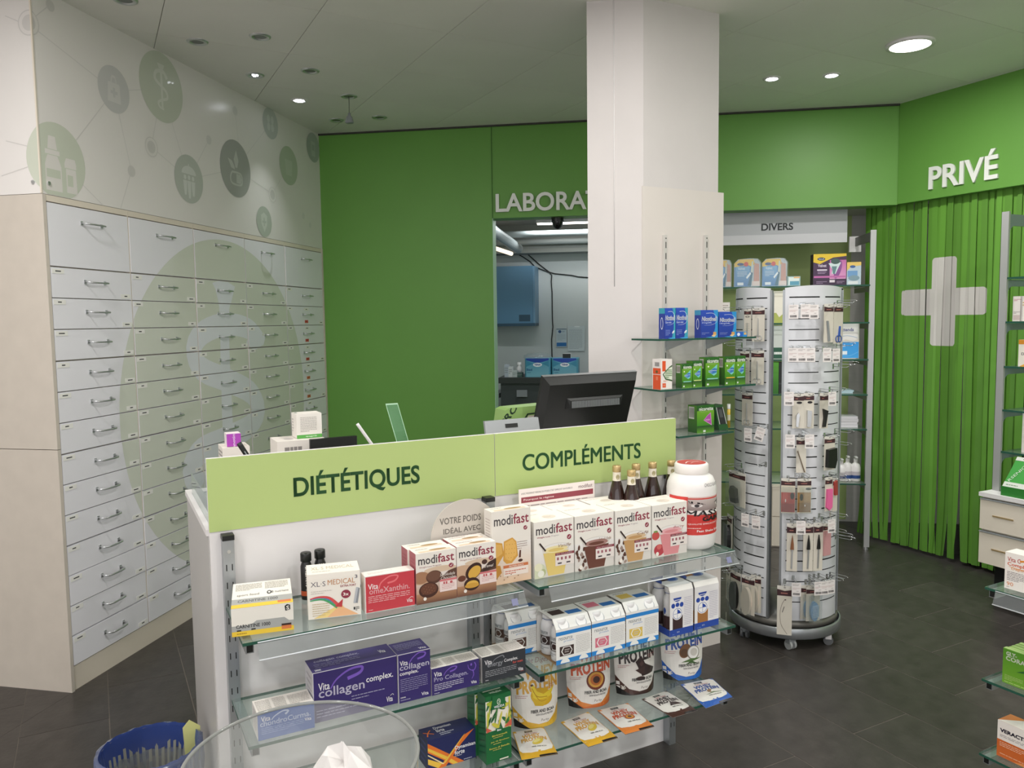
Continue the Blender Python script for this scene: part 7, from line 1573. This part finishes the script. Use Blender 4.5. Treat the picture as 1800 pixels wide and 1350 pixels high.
li = MB(); rows = [ring_(r1-.008, hB-.07, .002, .004), ring_(r0+.02, .18, .004, .01), ring_(r0-.004, .02, .003, .003)]; li.mesh([p for g in rows for p in g], [(j*n+i, j*n+(i+1) % n, (j+1)*n+(i+1) % n, (j+1)*n+i) for j in range(2) for i in range(n)], 0, None, True)
li.ob('liner_film', clear_mat('clear_liner_film', '#dfe4ee', .2, haze=.12), t)
def crumple(name, label, cat, M, rx, ry, rz, m_, seed, part='crumple', grp=None):
    t_ = thing(name, label, cat, M, grp); rr = random.Random(seed); mb_ = MB(); nn, mm_ = 14, 8
    vs = []
    for j in range(mm_+1):
        ph = PI*j/mm_
        for i in range(nn):
            th = 2*PI*i/nn; k_ = 1+rr.uniform(-.28, .28)*(0 < j < mm_); vs.append((rx*k_*math.sin(ph)*math.cos(th), ry*k_*math.sin(ph)*math.sin(th), rz*(1-math.cos(ph))*.999*(1 if j < mm_ else 1)*(1+rr.uniform(-.12, .12)*(j > 2))))
    mb_.mesh(vs, [(j*nn+i, j*nn+(i+1) % nn, (j+1)*nn+(i+1) % nn, (j+1)*nn+i) for j in range(mm_) for i in range(nn)]); mb_.ob(part, m_, t_); return t_
crumple('crumpled_paper', 'crumpled white paper inside the waste basket', 'paper', Matrix.Translation((bc.x, bc.y-.01, .20)), .07, .06, .035, M_white, 3)
yp = atz(346, 1284, .36)
t = thing('yellow_note', 'pale yellow note sticking out of the waste basket', 'paper', Matrix.Translation((yp.x-.012, yp.y-.01, .27)) @ Matrix.Rotation(.5, 4, 'Z'))
MB().prism([(-.02, 0), (.022, 0), (.026, .10), (-.004, .125), (-.024, .105)], lambda p, q: (p[0], -.002*q+p[1]*.1, p[1]), 0, K('#d3d489')).ob('sheet', MATTE, t)
# clear bowl of free samples on a stand
bw = atz(532, 1333, .86)
st_ = thing('bowl_stand', 'white round pedestal under the clear bowl', 'pedestal', Matrix.Translation((bw.x, bw.y, 0)))
MB().lathe([(0, 0), (.14, 0), (.145, .01), (.14, .02), (.05, .03), (.045, .05), (.045, .56), (.11, .585), (.115, .60), (0, .60)], 32).ob('pedestal', M_white, st_)
t = thing('clear_bowl', 'large clear acrylic bowl in the foreground', 'bowl', Matrix.Translation((bw.x, bw.y, .60)))
RB = .196
prof = [(.0, .002), (.06, .003), (.11, .022), (.155, .065), (.182, .125), (.193, .19), (RB, .255), (RB+.001, .262)]
mb = MB(); mb.lathe(prof, 64); mb.ob('shell', M_bowl, t)
MB().tube([((RB)*math.cos(2*PI*i/64), (RB)*math.sin(2*PI*i/64), .262) for i in range(64)], .0032, 8, closed=True).ob('rim', clear_mat('rim_acrylic', '#cfd6d3', .5, haze=.6, hazecol='#a3a4a1', rough=.1), t)
for i, (dx, dy, rx, ry, rz, z) in enumerate(((.03, -.02, .085, .065, .070, .012), (-.07, .0, .06, .07, .080, .02), (.05, .085, .08, .055, .100, .02))):
    crumple('sample_bag', ('crumpled white sample bag at the front of the bowl', 'crumpled white sample bag at the left of the bowl', 'crumpled white sample bag standing highest in the bowl')[i], 'bag', Matrix.Translation((bw.x+dx, bw.y+dy, .60+z)), rx, ry, rz, mat('thin_white_paper', '#e9e6e4', .8), 20+i)
for i, (dx, dy, a_, lb) in enumerate(((.115, -.01, .5, 'orange striped dark sample sachet leaning on the right inside of the bowl'), (.09, -.08, -.4, 'orange striped dark sample sachet lying at the right of the bowl'))):
    t = thing('striped_sachet', lb, 'sachet', Matrix.Translation((bw.x+dx, bw.y+dy, .60+.125+.03*i)) @ Matrix.Rotation(a_, 4, 'Z') @ Matrix.Rotation(-.35, 4, 'X'))
    MB().box(-.05, -.003, 0, .05, .003, .085, 0, K('#5a5450')).ob('sachet', FOIL, t); mb = MB(); decal(mb, lambda u, v, k: (-.05+.1*u, -.0035-.0001*k, .085*v), .1, .085, [P_('#d9783f', (.1, 0), (.25, 0), (.95, 1), (.8, 1)), P_('#e0a06a', (.3, 0), (.36, 0), (1, .9), (1, 1))]); mb.ob('printed_stripe', FOIL, t)

# fluorescent light of the laboratory
s0, y0 = .9, 1.2
for s0, y0 in ((1.3, 1.0), (1.9, 2.0)):
    p = FG.w(s0, y0); d = bpy.data.lights.new('tube_light', 'AREA'); d.shape = 'RECTANGLE'; d.size = 1.2; d.size_y = .08; d.energy = 12; d.color = (.94, .98, 1)
    o = bpy.data.objects.new('tube_light', d); C.objects.link(o); o.location = (p[0], p[1], zl-.06); o.rotation_euler = (0, 0, PI/2-FG.yaw)
bpy.context.view_layer.update()
